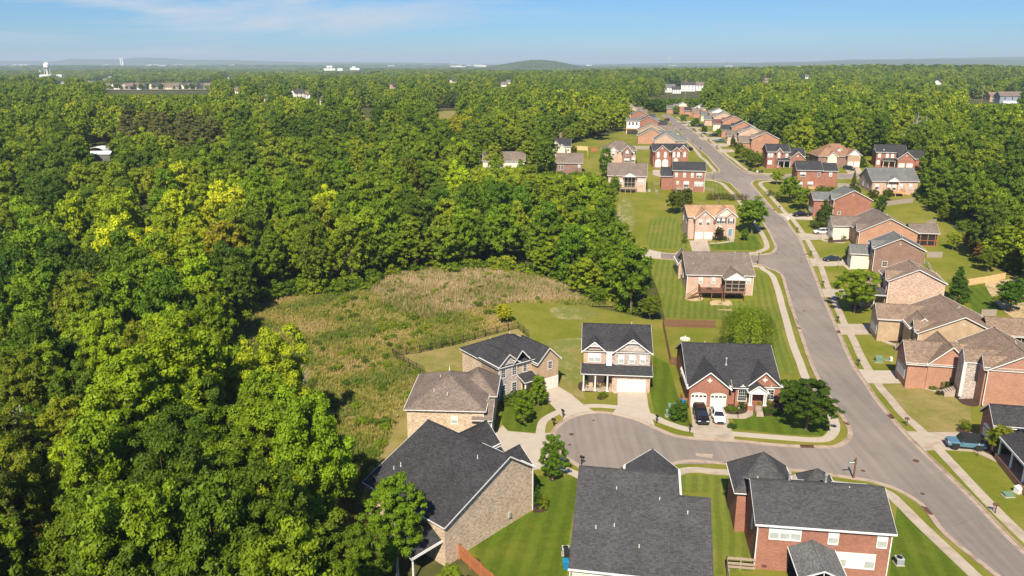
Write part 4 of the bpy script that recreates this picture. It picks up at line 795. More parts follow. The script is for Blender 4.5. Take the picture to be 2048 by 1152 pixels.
h.blk('s',4,-2.4,5.6,2.9,2.8,3.7,walls=''); h.cols([(4.4,-2.1),(6.8,-2.1),(9.2,-2.1)],0,2.7,.14); a=MB(); a.box(4.2,9.4,.33,.38,0,2.8); h.part('painted_porch_shade',a,['dk']); h.done()  # near-black panel on the wall stands in for shade under the porch roof
h=House(127.1,324.2,-1.9,'tan house with rust hip-ended roof, half-timbered gable and two brown garage doors','cream','rust')
b=h.blk('h',0,0,17,13,4.2,8.8,wall='brown'); g=h.blk('v',11.4,-1.6,6,7,4.6,7.2,wall='tan',gable='whites'); h.garage('F',g,[13.1,15.7],2.2,2.1,False); g2=h.blk('v',3.6,-.6,4.6,5,3.9,6.0,wall='cream'); d=h.blk('v',8.2,2.2,2.4,4,6.4,7.4,wall='whites',z0=4); h.win('F',d,[9.4],5.2,1.1,1.1,'m'); h.win('L',b,[3,6],1,.8,1.4,'d'); h.done()
h=House(150.8,324,-14,'red brick house with white side gable and charcoal cross wing','red','char')
b=h.blk('u',0,0,12,10,6.0,8.8,gable='whites'); w=h.blk('u',8,-3.4,13,8.6,4.0,7.2); g=h.blk('v',7.6,-3.9,7,8,3.8,6.8); h.garage('F',g,[9.6,12.6],2.3,2.1,False); h.gvent('F',g,11.1,5.2,.22); h.win('F',b,[1.6,4.6,6.6],3.9,.9,1.5,'w'); h.blk('s',2.6,-2,5.4,2.4,2.8,3.6,walls=''); h.cols([(3,-1.7),(5.2,-1.7),(7.4,-1.7)],0,2.7,.13); h.win('F',b,[1.4],1,1.0,1.6,'w'); h.gvent('F',b,3,7.0,.2); h.done()
h=House(170,315,-8,'tan house with grey-brown roof partly hidden by trees at the right','pink','taup'); b=h.blk('v',0,0,12,11,3.6,6.8); h.blk('v',-5,2,7,8,3.2,5.6); h.win('F',b,[3],1,.9,1.4); h.done()
h=House(184,340,-8,'brown hip-roofed house glimpsed above the trees at the far right','tan','rust'); b=h.blk('h',0,0,13,11,4.2,8.2); h.win('F',b,[4],1,.9,1.4); h.done()
# ---------------------------------------------------------------- far rows
def far(apx,apy,lx,rx,label,wall,roof,side,two=True,gable=None,D=None,th=None,wwall=None):
    """house whose near gable's apex and eave span the photograph shows; wing towards the street (side -1 left, 1 right)"""
    r=8.9 if two else 7.6; e=5.8 if two else 3.9
    x,y=U(apx,apy,r); zc=y*cP+(CZ-E(x,y)-r)*sP; W=(rx-lx)*zc/FPX/.985; t=R(th if th is not None else (-9 if side<0 else -8)); D=D or 11
    x0=x-math.cos(t)*W/2; y0=y-math.sin(t)*W/2
    h=House(x0,y0,math.degrees(t),label,wall,roof,ctr=(W/2,D/2)); b=h.blk('v',0,0,W,D,e,r,gable=gable)
    if side<0: w=h.blk('u',-5,D-7.5,W*.6,7.2,3.8,6.4,wall=wwall); h.garage('L',w,[D-3.9],4.4,2.1,True); g=h.blk('u',-.3,.8,W*.5,3.4,e+.1,e+1.9); h.win('L',g,[2.5],e-2,1,1.5,'d'); h.win('L',b,[2.5],1,1.1,1.6,'d')
    else: w=h.blk('u',W*.4,.6,W*.6+5,7.2,3.8,6.4,wall=wwall); h.win('L',b,[3,7],1.2,.9,1.5,'d')
    h.pipes([(W*.5,D*.5,r-.2)]); return h.done()
P=[(1533,265.4,1503.8,1558.7,'red brick house with grey roof, nearest of the long right-hand row','redp','taup'),
(1505,253,1479.3,1531,'tan-pink brick house second in the right-hand row, with grey-brown roof','pink','taup'),
(1487.9,242.3,1466,1512,'red brick house third in the right-hand row, with charcoal garage wing','redp','char'),
(1468.4,231.8,1446,1490,'red brick house with dark maroon roof in the right-hand row','redp','maroon'),
(1448.8,223.9,1428,1470,'salmon brick house with grey roof beyond the maroon-roofed one','pink','greyr'),
(1438.8,216.6,1419,1458,'house with white side gable and grey roof in the right-hand row','redp','greyr'),
(1421.9,211,1402,1440,'house with cream side gable and brown roof in the right-hand row','redp','taup'),
(1402,208,1385,1420,'house with white side gable and charcoal roof near the far end of the right-hand row','redp','char'),
(1366,204.6,1348,1384,'house with cream side gable and grey roof at the far end of the street','redp','greyr')]
for i,p in enumerate(P): far(*p,-1,gable={5:'whites',6:'cream',7:'whites',8:'cream'}.get(i),wwall={1:'pink',2:'redp',3:'cream',5:'cream'}.get(i))
P=[(1330.6,266.5,1308.5,1353.5,'mottled brick house with grey roof, nearest of the left-hand far row above the sunroom','mix','greyr',1,False),
(1305,257.5,1272,1330,'orange brick house with grey roof second in the left-hand far row','orange','greyr',1,False),
(1303.3,247,1275,1330,'tan brick house with taupe roof and white rear sunroom in the left-hand far row','tan','taup',1,False),
(1298,232.8,1278,1319,'red brick house with charcoal roof midway along the left-hand far row','red','char',1,True),
(1284,231,1262,1300,'red brick house with grey roof behind the midway charcoal-roofed one','red','greyr',1,False),
(1279,220,1262,1297,'brick house with black roof and white rake board in the left-hand far row','red','dark',1,True),
(1265,212,1250,1281,'tan-gabled brick house with brown roof near the far end of the left-hand row','pink','taup',1,True),
(1259,207,1247,1272,'pink brick house at the far end of the left-hand row','pink','taup',1,True),
(1334,199,1324,1346,'red brick gabled house beyond the head of the street','redp','brownr',1,True)]
for p in P: far(*p)
h=House(*U(1251,268,0),-8,'white sunroom wing with brown pergola on the left edge of the far row','whites','greyr'); b=h.blk('u',0,0,8,7,7.4,8.6); h.win('F',b,[2,4,6],5,1.1,1.6,'d'); a=MB(); a.box(.5,7.5,-4,0,2.9,3.1)
for u in (.7,7.3): a.box(u-.1,u+.1,-3.9,-3.7,-1,3)
h.part('pergola',a,['redwood']); h.done()
# ---------------------------------------------------------------- foliage
GR=[(0,(.072,.130,.006)),(.3,(.115,.188,.008)),(.55,(.155,.23,.009)),(.8,(.2,.27,.011)),(1,(.255,.305,.014))]
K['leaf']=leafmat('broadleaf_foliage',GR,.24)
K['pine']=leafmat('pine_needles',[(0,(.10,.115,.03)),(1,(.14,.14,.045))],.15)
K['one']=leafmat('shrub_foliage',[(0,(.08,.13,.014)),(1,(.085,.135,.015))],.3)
def leafmesh(name,P,Nr,size,m,asp=.62,seed=0):
    """a cloud of small bent leaf sprays at points P facing Nr"""
    r=np.random.default_rng(seed); n=len(P); Nr=Nr/np.maximum(np.linalg.norm(Nr,axis=1,keepdims=True),1e-6)
    a=r.normal(size=(n,3)); T=np.cross(Nr,a); T/=np.maximum(np.linalg.norm(T,axis=1,keepdims=True),1e-6); B=np.cross(Nr,T)
    s=(size*r.uniform(.6,1.35,n))[:,None]
    v=np.stack([P-T*s*.5,P+B*s*asp*.5-Nr*s*.12,P+T*s*.5,P-B*s*asp*.5-Nr*s*.12],1).reshape(-1,3)
    me=bpy.data.meshes.new(name); me.vertices.add(4*n); me.vertices.foreach_set('co',v.astype(np.float32).ravel())
    me.loops.add(4*n); me.loops.foreach_set('vertex_index',np.arange(4*n,dtype=np.int32)); me.polygons.add(n); me.polygons.foreach_set('loop_start',np.arange(0,4*n,4,dtype=np.int32))
    at=me.attributes.new('v','FLOAT','FACE'); return me,at
def fin(me,at,val,m):
    at.data.foreach_set('value',np.clip(val,0,1).astype(np.float32)); me.materials.append(K[m] if isinstance(m,str) else m); me.update(); me.validate(); return me
def sph(n,r): 
    a=r.normal(size=(n,3)); return a/np.linalg.norm(a,axis=1,keepdims=True)
def crown(name,h,rx,base,nl,n,size,shape='round',m='leaf',seed=1,lobe=.3,flat=.8,gap=.0):
    """crown of many overlapping leaf clumps hung on an uneven hull; returns mesh and clump centres"""
    r=np.random.default_rng(seed); cz=(h+base)/2; rz=(h-base)/2; C=[];Rr=[]
    ga=math.pi*(3-math.sqrt(5)); wob=r.uniform(0,6.28,4)
    for i in range(nl):
        z=1-2*(i+.5)/nl
        if shape=='round' and z<-.75: continue
        an=ga*i+r.uniform(-.4,.4); q=math.sqrt(max(0,1-z*z))
        if shape=='round': pr=q**.8
        elif shape=='tall': pr=(q**.55)*(1-.25*z)
        elif shape=='cone': pr=(1-z)/2*.95+.06
        elif shape=='flame': pr=q**.7*(1-.35*z)
        else: pr=q
        k=r.uniform(.55,1.06)*(1+.2*math.sin(2*an+wob[0])+.14*math.sin(3*an+wob[1]+z*3)); kz=r.uniform(.72,1.1)
        C.append((rx*pr*k*math.cos(an),rx*pr*k*math.sin(an),cz+rz*z*kz)); Rr.append(rx*lobe*r.uniform(.65,1.25)*(1 if shape!='cone' else .5+.6*pr))
    for i in range(nl//5):
        d=sph(1,r)[0]*r.uniform(.1,.55); C.append((rx*d[0],rx*d[1],cz+rz*d[2])); Rr.append(rx*lobe*1.2)
    C=np.array(C); Rr=np.array(Rr); w=Rr**2; w/=w.sum(); idx=r.choice(len(C),n,p=w); d=sph(n,r); d[:,2]=np.where(r.random(n)<.72,np.abs(d[:,2]),d[:,2])
    rad=r.uniform(.35,1.08,n)**.55
    # every clump is lumpy itself
    lump=1+.22*np.sin(d[:,0]*5+idx)*np.sin(d[:,1]*5+idx*1.7)*1.4
    P=C[idx]+d*(Rr[idx]*rad*lump)[:,None]*np.array([1,1,flat]); Nn=d*.9+r.normal(size=(n,3))*.5+np.array([0,0,.3])
    me,at=leafmesh(name,P,Nn,size,m,seed=seed); lb=r.uniform(.2,.8,len(C)); val=lb[idx]*.55+r.uniform(0,.45,n)
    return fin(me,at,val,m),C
def trunk(name,h,base,rx,C,r0,seed=1,limbs=16,m='bark',lean=.3):
    r=np.random.default_rng(seed); a=MB(); top=base+(h-base)*.55; pts=[Vector((0,0,-.8)),Vector((0,0,base*.5)),Vector((r.uniform(-lean,lean),r.uniform(-lean,lean),base)),Vector((r.uniform(-lean,lean)*2,r.uniform(-lean,lean)*2,top))]
    rr=[r0*1.35,r0,r0*.8,r0*.3]
    for i in range(3): a.tube(pts[i],pts[i+1],rr[i],rr[i+1],7)
    if len(C):
        for j in r.choice(len(C),min(limbs,len(C)),replace=False):
            c=Vector(C[j]); t=r.uniform(.0,.8); s=pts[2].lerp(pts[3],t); mid=s.lerp(c,.5)+Vector((0,0,-.3)); a.tube(s,mid,r0*.38*(1-t*.4),r0*.24,5); a.tube(mid,c,r0*.24,r0*.08,5)
    return a.mesh(name,[m],False)
PROTO={}
def proto(key,n,h,rx,base,nl,size,shape='round',m='leaf',seed=1,lobe=.3,r0=.28,bark='bark',**k):
    def f():
        c,C=crown(key+'_crown_mesh',h,rx,base,nl,n,size,shape,m,seed,lobe,**k); return c,trunk(key+'_trunk_mesh',h,base,rx,C,r0,seed,m=bark)
    return cached(('tree',key),f)
HI=[lambda i=i,s=s: proto('hi%d'%i,s[0],s[1],s[2],s[3],s[4],s[5],s[6],seed=10+i,lobe=s[7],bark='palebark' if i in (1,3) else 'bark') for i,s in enumerate([
 (42000,17,5.4,4.0,120,.37,'round',.185),(44000,19,5.2,4.5,140,.37,'tall',.175),(38000,15,5.0,3.2,105,.36,'round',.2),(44000,20,5.8,5,150,.38,'flame',.165),(34000,14,4.4,2.5,100,.33,'tall',.2)])]
MD=[lambda i=i,s=s: proto('mid%d'%i,s[0],s[1],s[2],s[3],s[4],s[5],s[6],seed=30+i,lobe=s[7]) for i,s in enumerate([
 (14000,17,5.4,3.5,90,.62,'round',.21),(14000,19,5.2,4,100,.62,'tall',.2),(13000,15,5.2,3,80,.6,'round',.23),(15000,20,5.8,4,105,.64,'flame',.19),(12000,14,4.6,2,76,.56,'tall',.22)])]
LO=[lambda i=i,s=s: proto('lo%d'%i,s[0],s[1],s[2],s[3],s[4],s[5],s[6],seed=50+i,lobe=s[7]) for i,s in enumerate([
 (2800,17,5.8,2,48,1.35,'round',.26),(2800,19,5.6,2.5,52,1.35,'tall',.25),(2600,15,5.6,2,44,1.3,'round',.28),(2800,20,6.2,3,52,1.4,'flame',.24)])]
def PINE(): return proto('pine',14000,18,4.2,6,60,.5,'tall','pine',seed=71,lobe=.26,flat=.5)
def tree(px,py,h,label,pr,tint=(1,1,1),w=1,group=None,nm='tree',cat='tree',world=None,rot=None,crn='crown'):
    x,y=world if world else U(px,py); c,t=pr() if callable(pr) else pr
    H0=max(v.co.z for v in c.vertices) if ('H',c.name) not in CACHE else CACHE[('H',c.name)]; CACHE[('H',c.name)]=H0
    k=h/H0; o=thing(nm,label,cat,(x,y,E(x,y)),R(random.uniform(0,360) if rot is None else rot),group)
    a=ob(crn,c,o); a.color=(*tint,1); b=ob('trunk',t,o); o.scale=(k*w,k*w,k); o['apx']=0; del o['apx']; return o
# --- special plants
def shrub(key,w,h,n,size,shape='round',m='one',seed=3,nl=26,lobe=.34):
    def f():
        c,C=crown(key+'_mesh',h,w/2,-.05*h if shape!='cone' else 0,nl,n,size,shape,m,seed,lobe); return c
    return cached(('shrub',key),f)
def bush(px,py,w,h,label,tint=(1,1,1),shape='round',n=1800,group=None,size=None,nm='shrub',cat='shrub'):
    size=size or max(.12,w*.07); me=shrub('%s_%.1f_%.1f'%(shape,w,h),w,h,n,size,shape); x,y=U(px,py); o=thing(nm,label,cat,(x,y,E(x,y)),random.uniform(0,6),group,me); o.color=(*tint,1); return o
DG=(.62,.8,.7); YG=(1.5,1.35,.9); YL=(2.3,1.75,.8); OL=(1.05,.85,1.0); PUR=(.9,.32,1.2); BR=(1.5,.75,1.6)
def willow():
    def f():
        r=np.random.default_rng(5); n=19000; an=r.uniform(0,6.283,n//30); P=[]
        for k in range(n//30):
            an[k]=round(an[k]/.7)*.7+r.normal()*.13; rr=r.uniform(.8,4.8)*r.uniform(.7,1); top=np.array([rr*math.cos(an[k]),rr*math.sin(an[k]),8.6-rr*rr*.12+r.uniform(-.8,.8)]); ln=r.uniform(2.5,6.2); t=np.linspace(0,1,30)
            q=np.stack([top[0]*(1+.25*np.sqrt(t)),top[1]*(1+.25*np.sqrt(t)),top[2]-ln*t],1)+r.normal(size=(30,3))*.13; P.append(q)
        P=np.concatenate(P); P=P[P[:,2]>.5]; Nn=P*np.array([1,1,0])+r.normal(size=P.shape)*1.2; me,at=leafmesh('willow_crown_mesh',P,Nn,.33,'leaf',.4,5)
        c=fin(me,at,r.uniform(.2,1,len(P)),'one'); C=np.array([(2.4*math.cos(i),2.4*math.sin(i),6.5) for i in range(7)]); return c,trunk('willow_trunk_mesh',8,2.5,4,C,.3,5)
    return cached('willow',f)
def bare(seed=1,m='palebark',h=14,n=46):
    def f():
        r=np.random.default_rng(seed); a=MB(); top=Vector((.4,.2,h)); a.tube((0,0,-.5),(0,0,h*.4),.26,.18,6); a.tube((0,0,h*.4),top,.18,.04,6)
        for i in range(n):
            t=r.uniform(.3,.97); s=Vector((0,0,h*t)); an=r.uniform(0,6.28); l=(1.05-t)*h*.38*r.uniform(.6,1.2); e=s+Vector((math.cos(an)*l,math.sin(an)*l,l*.75)); a.tube(s,e,.07*(1.2-t),.02,4)
            for j in range(4):
                q=s.lerp(e,r.uniform(.3,1)); a.tube(q,q+Vector(tuple(r.normal(size=3)*.5+np.array([0,0,.7])))*l*.3,.025,.01,3)
        return a.mesh('bare_tree_mesh',[m],False)
    return cached(('bare',seed,m),f)
YARD=[]
def yt(px,py,h,label,pr,tint=(1,1,1),w=1,**k): YARD.append(tree(px,py,h,label,pr,tint,w,**k))
R3=lambda i: HI[i]; 
yt(1709,626,10.5,'large round dark green street tree in front of the mottled brick house',HI[2],(.72,.85,.7),1.25)
yt(1612,860,8.6,'large bushy dark green tree on the lawn beside the single-storey red brick house',HI[0],(.66,.72,.7),1.55)
yt(1492,702,9.5,'light green weeping willow behind the single-storey red brick house',willow,(2.1,1.85,1.1),1.12)
yt(1046,848,5.8,'young staked tree in a round mulch ring on the lawn left of the cul-de-sac',HI[4],(1.2,1.2,.8),1.0)
yt(1077,812,5.6,'young tree beside the angled driveway left of the cul-de-sac',HI[4],(.9,1,.8),.95)
yt(1105,961,7.0,'young oval tree in a mulch ring at the bottom left of the cul-de-sac',HI[4],(1.0,1.1,.8),.8)
yt(1503,468,12,'large round dense dark green tree on the corner lot right of the tan-roofed house',MD[2],(.62,.8,.62),1.25)
yt(1348,428,8.6,'broad dark juniper on the lawn left of the tan-roofed house',MD[2],(.62,.55,.9),1.0); yt(1372,418,7.4,'smaller dark juniper directly behind the broad one',MD[4],(.65,.55,.9),1.0)
yt(1646,455,9.2,'conical magnolia in front of the two-storey red brick house on the right side',lambda: proto('magno',16000,10,3.4,.6,60,.4,'cone','one',seed=81,lobe=.36),(.95,.9,.8),1.15)
yt(1700,521,4.6,'low rounded evergreen beside the dark sedan',MD[2],(.6,.8,.6),1.15)
yt(1578,408,10,'large yard tree beside the bend of the main road, left of two',MD[0],(.85,.95,.8),1.15); yt(1600,420,8.5,'darker yard tree just right of the large one at the road bend',MD[2],(.7,.8,.7),1.1)
yt(1553,370,6,'small light green tree on the corner of the third side street',MD[2],(1.1,1.15,.9),1.1)
for i,(px,py) in enumerate([(1478,318),(1488,326),(1499,332),(1508,337)]): yt(px,py,7.5,['first and farthest','second','third','nearest'][i]+' of the row of four olive street trees on the right pavement',MD[2],(.75,.72,.8),.95,group='row of olive street trees')
yt(1519,333,5,'small dark tree at the left corner of the porch house on the third side street',MD[2],DG)
yt(1912,604,8.6,'tall conical arborvitae beside the mottled brick house back wall',lambda: proto('arb',14000,9,1.9,.1,60,.26,'cone','one',seed=82,lobe=.34),(.75,1.0,.6),1.25)
yt(2020,625,8,'dark spreading juniper at the right edge beside the rock garden',MD[2],(.5,.7,.8),1.2)
yt(1995,911,5.0,'small multi-stemmed crape myrtle beside the blue off-road car',HI[2],(.9,.8,.9),1.0)

yt(1745,405,5,'dark small tree beside the deck house',MD[2],(.75,.5,.9)); yt(1775,402,4.6,'bushy tree left of the fresh wooden deck',MD[2],(.9,.75,.8)); yt(1760,425,6,'round evergreen at the right corner of the red brick gable house',MD[4],(.6,.9,.6),.9)
yt(1655,330,8,'conifer in front of the rust-roofed house',lambda: proto('con2',9000,10,3.2,.6,50,.5,'cone','pine',seed=83,lobe=.36),(1.0,1.1,.8)); yt(1722,334,5.4,'clipped conical evergreen at the right of the two brown garage doors',lambda: proto('arb',14000,9,1.9,.1,60,.26,'cone','one',seed=82,lobe=.34),(.75,1.0,.6),1.7); yt(1637,326,4.6,'clipped conical evergreen left of the rust-roofed house',lambda: proto('arb',14000,9,1.9,.1,60,.26,'cone','one',seed=82,lobe=.34),(.75,1.0,.6),1.4)
yt(1706,378,7,'slender dry evergreen at the left corner of the grey-roofed deck house',lambda: proto('arb',14000,9,1.9,.1,60,.26,'cone','one',seed=82,lobe=.34),(1.2,.9,.9),.7)
yt(1210,360,13,'tall loose green tree between the taupe hipped house and the wood',MD[1],(.95,1.05,1.1),.8); yt(1148,312,5,'small reddish-green tree beside the cream stone house',MD[2],(1.1,.7,.9)); yt(1067,300,9,'tree at the left corner of the cream stone house',MD[1],(.9,1,.8))
yt(1437,482,4.6,'purple-leaved ornamental tree in front of the tan-roofed house',MD[2],(.75,.35,1.3),.95)
yt(1489,482,4.0,'rounded dark bush tree right of the blue front door',MD[2],DG,1.0)
for i,(px,py,hh) in enumerate([(1378,262,6),(1358,250,6),(1344,232,7),(1325,228,9),(1400,271,5),(1384,254,5)]): yt(px+8,py-3,hh,'small street-side tree %s'%['by the driveways of the right-hand far row, nearest bushy one','in front of the cream-gabled far house','at the head of the street','with yellow-green leaves left of the street head','dark one beside the parked dark car in the far row','rounded one halfway up the right-hand far row'][i],LO[2] if i else MD[2],(.9,.95,.8))
yt(1465,293,5.6,'dark pointed evergreen beside the nearest salmon brick house of the far row',lambda: proto('arb',14000,9,1.9,.1,60,.26,'cone','one',seed=82,lobe=.34),(.7,.9,.6),1.3)
yt(1470,297,3.4,'dark red-leaved bush tree by the far driveway with the blue car',MD[2],(.9,.35,1.0)); yt(1437,274,5,'round evergreen beside the black far-row car',MD[2],DG); 
yt(1885,445,6,'olive round tree at the grey back-yard fence',MD[2],(.95,.8,.8)); yt(1905,500,5.5,'light green shrub tree beside the dark red-leaved ones',MD[2],(1.15,1.1,.9)); yt(1935,505,6.5,'dark purple-leaved tree at the back of the right-hand gardens',MD[2],(.8,.33,1.4)); yt(1958,528,6,'second dark purple-leaved tree nearer the viewer',MD[2],(.85,.4,1.3)); yt(1975,545,7,'olive tree behind the yellow fence',MD[2],(1,.9,.8))
yt(735,560,14,'tall pale-trunked tree standing alone at the top of the meadow',MD[3],(1.25,1.15,.9),.9); yt(641,586,12,'yellow-green tree with a dark trunk at the left end of the meadow top',MD[1],(1.25,1.15,.9),.9)
yt(1008,648,4.6,'light green young tree at the top corner of the black fence',HI[2],(1.35,1.2,.9)); yt(1300,640,6,'olive tree with reddish tips at the wood edge beside the striped lawn',HI[2],(1.1,.9,.9),1.2); yt(1270,612,9,'bushy green tree at the wood corner beside the striped lawn',MD[0],(.85,1,.8),1.1)
def tt(px,pb,pt,label,pr,tint=(1,1,1),w=1,**k):
    x,y=U(px,pb); z=E(x,y); hh=next((h for h in np.arange(2,40,.25) if Pj(x,y,z+h)[1]<=pt),20); yt(px,pb,hh,label,pr,tint,w,**k)
tt(990,372,306,'light green tree in front of the low taupe roof, left of two',MD[1],(1.45,1.4,1.1),.6); tt(1042,366,318,'light green tree in front of the low taupe roof, right of two',MD[1],(1.2,1.25,1.0),.6); tt(932,372,278,'tall light green tree left of the low taupe roof',MD[3],(1.35,1.3,1.1),.7)
tt(385,960,625,'very large yellow-green tree dominating the left foreground',HI[3],(1.4,1.32,.7),.95); tt(300,1010,690,'large yellow-green tree in the left foreground left of the largest one',HI[1],(1.3,1.26,.7),.95); tt(560,1010,760,'bright yellow-green tree at the meadow shadow edge',HI[0],(1.4,1.32,.7),.95)
yt(795,1150,13,'tall broadleaf tree leaning over the charcoal roof at lower left',HI[1],(1.05,1.15,.8),.85); yt(722,1215,10,'bright green tree at the bottom edge left of the pale brick house',HI[0],(1.15,1.1,.8),.9); yt(905,1215,5,'small flowering shrub tree behind the red-brown fence',HI[2],(1.5,1.3,1.4),1.0)
yt(152,372,14,'very dark round cedar beside the pale shed',lambda: proto('cedar',22000,14,6,.5,80,.5,'tall','one',seed=84,lobe=.26),(.45,.72,.5),1.0)
yt(930,300,17,'big yellow-topped spreading tree standing above the far wood',lambda: proto('bigm',22000,17,11,1,110,.8,'round','leaf',seed=85,lobe=.2),(1.25,1.0,.9),1.1)
yt(580,560,7,'dead tree with rusty brown needles in the wood edge above the meadow',lambda: proto('rustt',5000,9,2.4,1,40,.4,'cone','pine',seed=86,lobe=.3),(2.6,.9,1.3),1)
for (px,py,hh,l) in [(568,520,13,'bare pale dead tree in the middle of the left wood'),(1822,318,20,'bare pale trunk rising at the right-hand wood edge, left of two'),(1838,322,19,'bare brown trunk at the right-hand wood edge, right of two'),(1238,470,10,'thin bare grey tree at the wood edge beside the corner lot'),(1165,268,13,'grey leafless tree behind the cream stone house'),(72,1030,15,'dead brown-grey tree at the lower left edge'),(330,700,13,'pale bare-topped tree rising through the left foreground wood'),(700,345,12,'bare pale snag in the wood above the meadow'),(820,300,12,'bare-branched tree in the middle wood, nearer one'),(985,255,13,'bare-branched tree in the middle wood, farther one'),(470,1080,12,'pale bare trunk near the bottom of the left wood'),(610,790,6,'small pale dead sapling at the meadow edge')]:
    x,y=U(px,py); o=thing('bare_tree',l,'tree',(x,y,E(x,y)),random.uniform(0,6),None,bare(1 if hh>12 else 2)); o.scale=(hh/14,)*3
# shrubs and clipped plants
AR='cone'
bush(1171,773,1.5,3.0,'pointed evergreen at the left column of the porch',(.75,1,.6),AR); bush(1206,796,1.6,1.1,'small light green plant in the ringed bed on the lawn',YG); bush(1196,772,2.2,.8,'low dry reddish bush in the porch bed, left',BR); bush(1213,772,1.6,1.6,'taller reddish-brown bush in the porch bed, right',BR)
bush(1357,838,3.2,2.6,'large rounded green shrub beside the utility boxes and driveway',(.85,1,.7),n=5000); bush(1367,812,1.3,1.1,'small shrub at the left garage corner of the single-storey red brick house',DG)
for i,(px,py,w,hh,t,l) in enumerate([(1460,822,1.5,.8,YG,'yellow-green low shrub nearest the garage in the front bed'),(1472,824,1.4,.8,YG,'yellow-green low shrub in the middle of the front bed'),(1483,818,1.2,1.2,DG,'dark small shrub left of the front steps'),(1470,808,1.0,2.2,BR,'thin twiggy shrub against the red brick wall'),(1519,818,1.7,1.1,YL,'yellow shrub right of the front steps'),(1532,812,1.7,1.2,YG,'yellow-green shrub second right of the front steps'),(1546,812,1.5,1.3,DG,'dark shrub at the right front corner of the red brick house'),(1532,826,1.8,.8,DG,'low green shrub in front of the yellow ones'),(1464,856,1.4,.7,DG,'low spreading plant by the lamp post lawn'),(1550,828,1.8,.9,DG,'low green shrub beside the large bushy tree')]): bush(px,py,w,hh,l,t)
for (px,py,w,hh,t,l,s) in [(1020,802,1.7,1.1,DG,'dark clipped shrub under the grey brick windows, left','round'),(1030,797,1.9,1.2,DG,'dark clipped shrub under the grey brick windows, right','round'),(1027,806,1.4,.9,YL,'yellow shrub in front of the angled house','round'),(1017,812,1.5,.9,YG,'yellow-green shrub at the left of the angled house bed','round'),(1009,812,1.1,3.0,DG,'narrow evergreen at the shaded corner of the angled house','cone'),
 (1075,1017,1.5,3.6,(.7,1,.6),'pointed evergreen at the right corner of the pale brick wall','cone'),(1087,1018,1.4,1.9,YL,'yellow rounded conifer beside the pointed evergreen','round'),(1469,998,2.6,2.4,BR,'dark reddish shrub at the left wall of the red brick house','round'),(1245,948,.9,.9,DG,'small plant hidden at the roof edge by the cul-de-sac','round'),
 (1806,682,1.9,1.7,(.85,1.05,.6),'large clipped green box hedge beside the front steps of the tan brick house','round'),(1815,696,1.3,.8,YG,'yellow-green shrub in the raised bed of the tan brick house','round'),(1758,610,1.6,1.8,DG,'clipped dark shrub at the white porch column','round'),(1747,618,1.2,1.4,YG,'yellow-green shrub beside the clipped one at the porch','round'),
 (1891,778,1.8,1.4,(.8,.9,.6),'left one of two clipped ball shrubs by the salmon brick wall','round'),(1911,778,1.6,1.3,(.75,.9,.6),'right one of two clipped ball shrubs by the salmon brick wall','round'),(1866,778,1.5,.5,YG,'low lime plant in the mulch bed by the salmon brick wall','round'),(1877,789,.9,.6,(.8,.5,.9),'small dark round plant beside the curved path, left','round'),(1889,790,.9,.6,(.8,.5,.9),'small dark round plant beside the curved path, right','round'),
 (1930,860,1.8,1.6,YL,'bright yellow-green shrub in the small bed left of the garage at the right edge','round'),(2006,905,1.2,.9,DG,'low green hedge plant beside the white porch base, first','round'),(2020,915,1.2,.9,DG,'low green hedge plant beside the white porch base, second','round'),(2042,938,1.6,1.2,(.8,1.1,.6),'rounded green shrub at the right picture edge by the path','round'),
 (1662,480,1.6,.9,(1,.7,.9),'brown-green low shrub beside the white parked car, left','round'),(1687,479,1.6,1.2,(1,.75,.8),'brown-green shrub in the bed of the orange brick house','round'),(1745,519,2.4,2.6,(.8,1,.7),'rounded shrub in front of the brown brick house','round'),(1712,520,2.6,1.6,BR,'dry pinkish shrub in front of the cream garage','round'),
 (1424,480,1.5,1.4,DG,'dark shrub at the garage corner of the tan-roofed house','round'),(1449,480,1.6,1.1,DG,'low dark shrub under the bay window','round'),(1369,487,1.9,3.2,(.7,.9,.6),'tall rounded shrub left of the double garage of the tan-roofed house','round'),(1995,600,2.2,.9,YL,'yellow spreading conifer in the rock garden','round'),(2014,582,2.4,1.8,(1,.95,.8),'tall green shrub in the rock garden','round'),(2021,588,1.4,1.0,YL,'small golden shrub in the rock garden','round'),(1999,574,1.0,.6,YG,'small shrub at the top of the rock garden','round')]:
    bush(px,py,w,hh,l,t,s)
for i in range(9): bush(1418+i*9,401+random.uniform(-2,2),2.4,2.4,['first','second','third','fourth','fifth','sixth','seventh','eighth','ninth'][i]+' from the left in the reddish hedge behind the tan-roofed house',(1.0,.55,1.0),group='reddish hedge behind the corner house',n=900)
for (px,py,w,hh) in [(1540,392,3,2),(1555,398,3,2.4),(1640,385,4,2.4),(1660,386,4,2.2),(1712,385,3,2),(1500,342,1.8,1.4),(1512,344,2,1.3),(1522,346,1.6,1.1)]: bush(px,py,w,hh,'shrub %s'%({1540:'left of the bend trees',1555:'under the bend trees',1640:'below the small orange deck, left',1660:'below the small orange deck, right',1712:'at the back fence of the red brick house',1500:'round brown one on the corner of the third side street',1512:'wide one beside the corner utility boxes',1522:'low one right of the corner utility boxes'}[px]),(.8,.8,.8),n=900)
